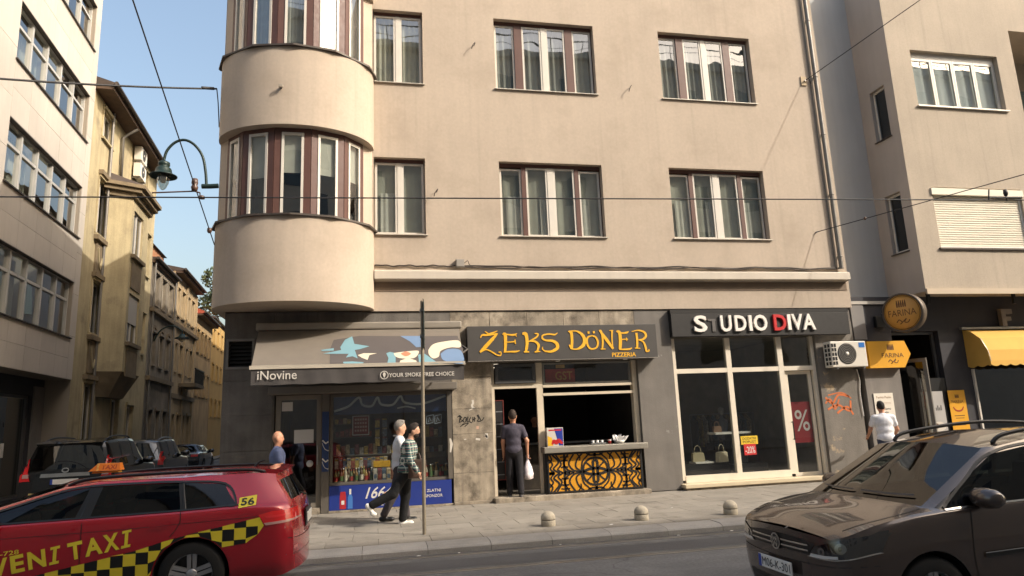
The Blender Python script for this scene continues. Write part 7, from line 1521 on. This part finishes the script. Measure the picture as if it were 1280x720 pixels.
    for q in shoes:
        zmin = min(min(p[1][2], p[2][2]) if p[0] == 'c' else p[1][2] for p in q)-.034
        so_ = np_obj('shoe', [sdf_mesh(q, .008, .015)], fit['shoes'], T)
    hm = fit.get('hair')
    if hm:
        hl = fit.get('hairlen', .0)
        hair = [('e', hc+hd*.028+v3(-.008, 0, 0), (.107, .087, .122)), ('e', hc+v3(.035, 0, .115), (.06, .06, .03+hl))]
        np_obj('hair', [sdf_mesh(hair, .008, .02, lambda X, Y, Z: np.maximum((X-hc[0])*1.0-(Z-hc[2])*1.1-.0, hc[2]-.055-Z))], hm, T)
    if fit.get('beard'): np_obj('beard', [sdf_mesh([('e', hc+v3(.026, 0, -.066), (.075, .066, .066))], .008, .01, lambda X, Y, Z: np.maximum(Z-(hc[2]-.035), hc[0]-.03-X))], fit['beard'], T)
    eye = mat('eye_dark', (40, 32, 28), .3)
    for sg in (1, -1): MB().lathe([(0, .003), (.012, .0), (0, -.003)], tuple(hc+v3(.094, sg*.03, .008)), 8, 'x').build('eye', eye, T); MB().tube([tuple(hc+v3(.092, sg*.016, .03)), tuple(hc+v3(.086, sg*.048, .03))], .005, 5).build('eyebrow', hm or eye, T)
    MB().tube([tuple(hc+v3(.087, -.022, -.058)), tuple(hc+v3(.094, 0, -.056)), tuple(hc+v3(.087, .022, -.058))], .005, 5).build('mouth', mat('lips', (150, 92, 82), .6), T)
    T.scale = (s, s, s); P['T'] = T; P['s'] = s; return P
def cloth(name, col, **k): return mat(name, col, .9, var=.12, vs=9, bump=.7, bs=13, **k)
skin_a = mat('skin_tan', (188, 136, 108), .55, var=.05, vs=12); skin_b = mat('skin_light', (206, 158, 130), .55, var=.05, vs=12)
def plaid():
    m = bpy.data.materials.new('plaid_cloth'); m.use_nodes = True; MATS['plaid_cloth'] = m; t = m.node_tree; N = t.nodes; L = t.links; b = N['Principled BSDF']; b.inputs['Roughness'].default_value = .9
    tc = N.new('ShaderNodeTexCoord'); sep = N.new('ShaderNodeSeparateXYZ'); L.new(tc.outputs['Object'], sep.inputs[0])
    def stripe(sock, freq, ph, lo):
        a = N.new('ShaderNodeMath'); a.operation = 'MULTIPLY_ADD'; a.inputs[1].default_value = freq; a.inputs[2].default_value = ph; L.new(sock, a.inputs[0]); f = N.new('ShaderNodeMath'); f.operation = 'FRACT'; L.new(a.outputs[0], f.inputs[0]); g = N.new('ShaderNodeMath'); g.operation = 'LESS_THAN'; g.inputs[1].default_value = lo; L.new(f.outputs[0], g.inputs[0]); return g.outputs[0]
    ad = N.new('ShaderNodeMath'); ad.operation = 'ADD'; L.new(sep.outputs[0], ad.inputs[0]); L.new(sep.outputs[1], ad.inputs[1])
    cur = lin((70, 108, 98))+(1,)
    def mix(fac, col, prev, amt):
        mx = N.new('ShaderNodeMix'); mx.data_type = 'RGBA'; mu = N.new('ShaderNodeMath'); mu.operation = 'MULTIPLY'; mu.inputs[1].default_value = amt; L.new(fac, mu.inputs[0]); L.new(mu.outputs[0], mx.inputs['Factor'])
        if isinstance(prev, tuple): mx.inputs['A'].default_value = prev
        else: L.new(prev, mx.inputs['A'])
        mx.inputs['B'].default_value = lin(col)+(1,); return mx.outputs['Result']
    c = mix(stripe(sep.outputs[2], 13, 0, .42), (46, 62, 76), cur, .7); c = mix(stripe(ad.outputs[0], 11, .2, .42), (52, 66, 76), c, .6)
    c = mix(stripe(sep.outputs[2], 11, .3, .14), (214, 214, 200), c, .75); c = mix(stripe(ad.outputs[0], 11, .5, .14), (214, 214, 200), c, .75); c = mix(stripe(sep.outputs[2], 11, .72, .07), (160, 60, 60), c, .7)
    L.new(c, b.inputs['Base Color']); return m
black_tr = cloth('trousers_black', (15, 15, 17)); white_sh = mat('sneaker_white', (226, 222, 214), .6, var=.05); 
# facing: person's +x; to walk right (+X world) rz = 0; away from the camera (+Y) rz = 90 deg
R90 = math.pi/2
P1 = person('bald man in a blue polo shirt walking right behind the red taxi', (-1.72, 13.6, .0), math.radians(8), 1.70, dict(hip=(18, -12), knee=(8, 10), arm=(-14, 16), elbow=(12, 14), out=(.06, .06)), dict(skin=skin_a, shirt=cloth('polo_blue', (98, 110, 146)), trousers=cloth('jeans_dark', (44, 46, 58)), shoes=black_m, sleeve=.62, hem=.84, collar=True, wide=1.12))
P2 = person('man in green plaid shirt and black trousers striding right past the kiosk', (.62, 12.95, .022), math.radians(-6), 1.74, dict(hip=(-4, -34), knee=(4, 30), foot=(4, -52), arm=(-10, 4), elbow=(14, 30), lean=8, head=20, out=(.05, .07), drop=.005), dict(skin=skin_b, shirt=plaid(), trousers=black_tr, shoes=white_sh, sleeve=1.92, hem=.79, hair=mat('hair_dark', (44, 34, 28), .8, var=.2, vs=40), hairlen=.01, wide=1.2, loose=.022, beard=mat('beard_dark', (60, 46, 38), .9)))
P3 = person('grey-haired man in a white shirt walking behind the man in plaid', (.52, 13.55, .01), math.radians(0), 1.80, dict(hip=(10, -14), knee=(4, 14), arm=(-16, 18), elbow=(10, 12), head=4), dict(skin=skin_b, shirt=cloth('shirt_white', (214, 214, 216)), trousers=cloth('trousers_patterned', (64, 58, 60)), shoes=black_m, sleeve=1.9, hem=.85, hair=mat('hair_grey', (128, 122, 114), .8, var=.2, vs=40), collar=True))
P4 = person('man in a dark T-shirt standing in the kebab doorway with his back turned', (3.12, 15.36, .112), math.radians(78), 1.84, dict(hip=(4, -6), knee=(2, 6), arm=(2, -8), elbow=(8, 14), head=-4, out=(.04, .1), grip=(0, .9)), dict(skin=skin_a, shirt=cloth('tee_charcoal', (70, 66, 78)), trousers=cloth('trousers_dark', (34, 32, 36)), shoes=mat('sneaker_dark', (70, 66, 66), .6), sleeve=.6, hem=.84, hair=mat('hair_brown', (52, 40, 32), .8, var=.2, vs=40)))
P5 = person('man in a white T-shirt seen from behind beside the grey bakery pillar', (12.0, 14.5, .02), math.radians(66), 1.80, dict(hip=(5, -6), knee=(3, 4), arm=(12, 14), elbow=(46, 40), head=14, lean=4, out=(.09, .09)), dict(skin=skin_a, shirt=cloth('tee_white', (222, 222, 226)), trousers=cloth('jeans_blue', (54, 62, 84)), shoes=white_sh, sleeve=.55, hem=.8, hair=mat('hair_black', (28, 24, 22), .8, var=.2, vs=40), wide=1.08))
P6 = person('dim worker with folded hands behind the kebab counter', (4.1, 17.4, .1), math.radians(-100), 1.74, dict(hip=(2, -2), knee=(2, 2), arm=(14, 14), elbow=(52, 52), inn=(.1, .1)), dict(skin=skin_a, shirt=cloth('apron_black', (28, 27, 28)), trousers=black_tr, shoes=black_m, sleeve=.6, hair=MATS['hair_dark']))
# carried things
def in_world(P, p): T = P['T']; a = T.rotation_euler.z; s = P['s']; x, y = p[0]*s, p[1]*s; return (T.location.x+x*math.cos(a)-y*math.sin(a), T.location.y+x*math.sin(a)+y*math.cos(a), T.location.z+p[2]*s)
h = in_world(P4, P4['hand1']); T = thing('carrier_bag', 'white plastic carrier bag held by the man in the kebab doorway', 'bag', (h[0], h[1], h[2]-.47))
bagm = mat('bag_plastic', (232, 220, 222), .5, var=.06, vs=12, bump=.5, bs=14); n = 20; rings = [(.06, .09, 0), (.10, .14, .02), (.105, .15, .12), (.085, .12, .26), (.05, .06, .36), (.022, .02, .43), (.02, .015, .47)]; v = []
for j, (a, b, z) in enumerate(rings):
    for i in range(n): t = 2*math.pi*i/n; w = 1+.1*math.sin(3*t+j)+.06*math.sin(7*t+2*j); v.append((a*w*math.cos(t), b*w*math.sin(t)*.8, z))
MB().add(v, [(j*n+i, j*n+(i+1) % n, (j+1)*n+(i+1) % n, (j+1)*n+i) for j in range(len(rings)-1) for i in range(n)]+[tuple(range(n))[::-1]], True).build('bag_body', bagm, T); MB().lathe([(.0, .12), (.07, .12), (.08, .2), (0, .22)], n=10).build('bag_contents', mat('box_pale', (200, 180, 170), .8), T); MB().tube(cr([(-.02, 0, .45), (-.03, 0, .52), (0, .01, .55), (.03, 0, .52), (.02, 0, .45)], 5), .006, 6).build('bag_handle', bagm, T)
T = thing('shoulder_bag', 'brown leather shoulder bag hanging at the side of the man in plaid', 'bag', in_world(P2, (.17, -.14, .80))); lth = mat('leather_brown', (74, 56, 46), .5, var=.1, vs=8)
MB().bbox(-.14, .19, -.06, .06, -.02, .31, .035).build('bag_body', lth, T); MB().bbox(-.135, .175, -.058, -.046, .12, .3, .006).build('bag_flap', lth, T)
q = np.array(in_world(P2, (.02, .12, 1.47)))-np.array(T.location); q2 = np.array(in_world(P2, (.15, -.02, 1.2)))-np.array(T.location); MB().tube(cr([(.1, 0, .3), (.06, .05, .42), tuple(q2+np.array([.04, -.05, 0])), tuple(q)], 6), .012, 6).build('strap', lth, T)
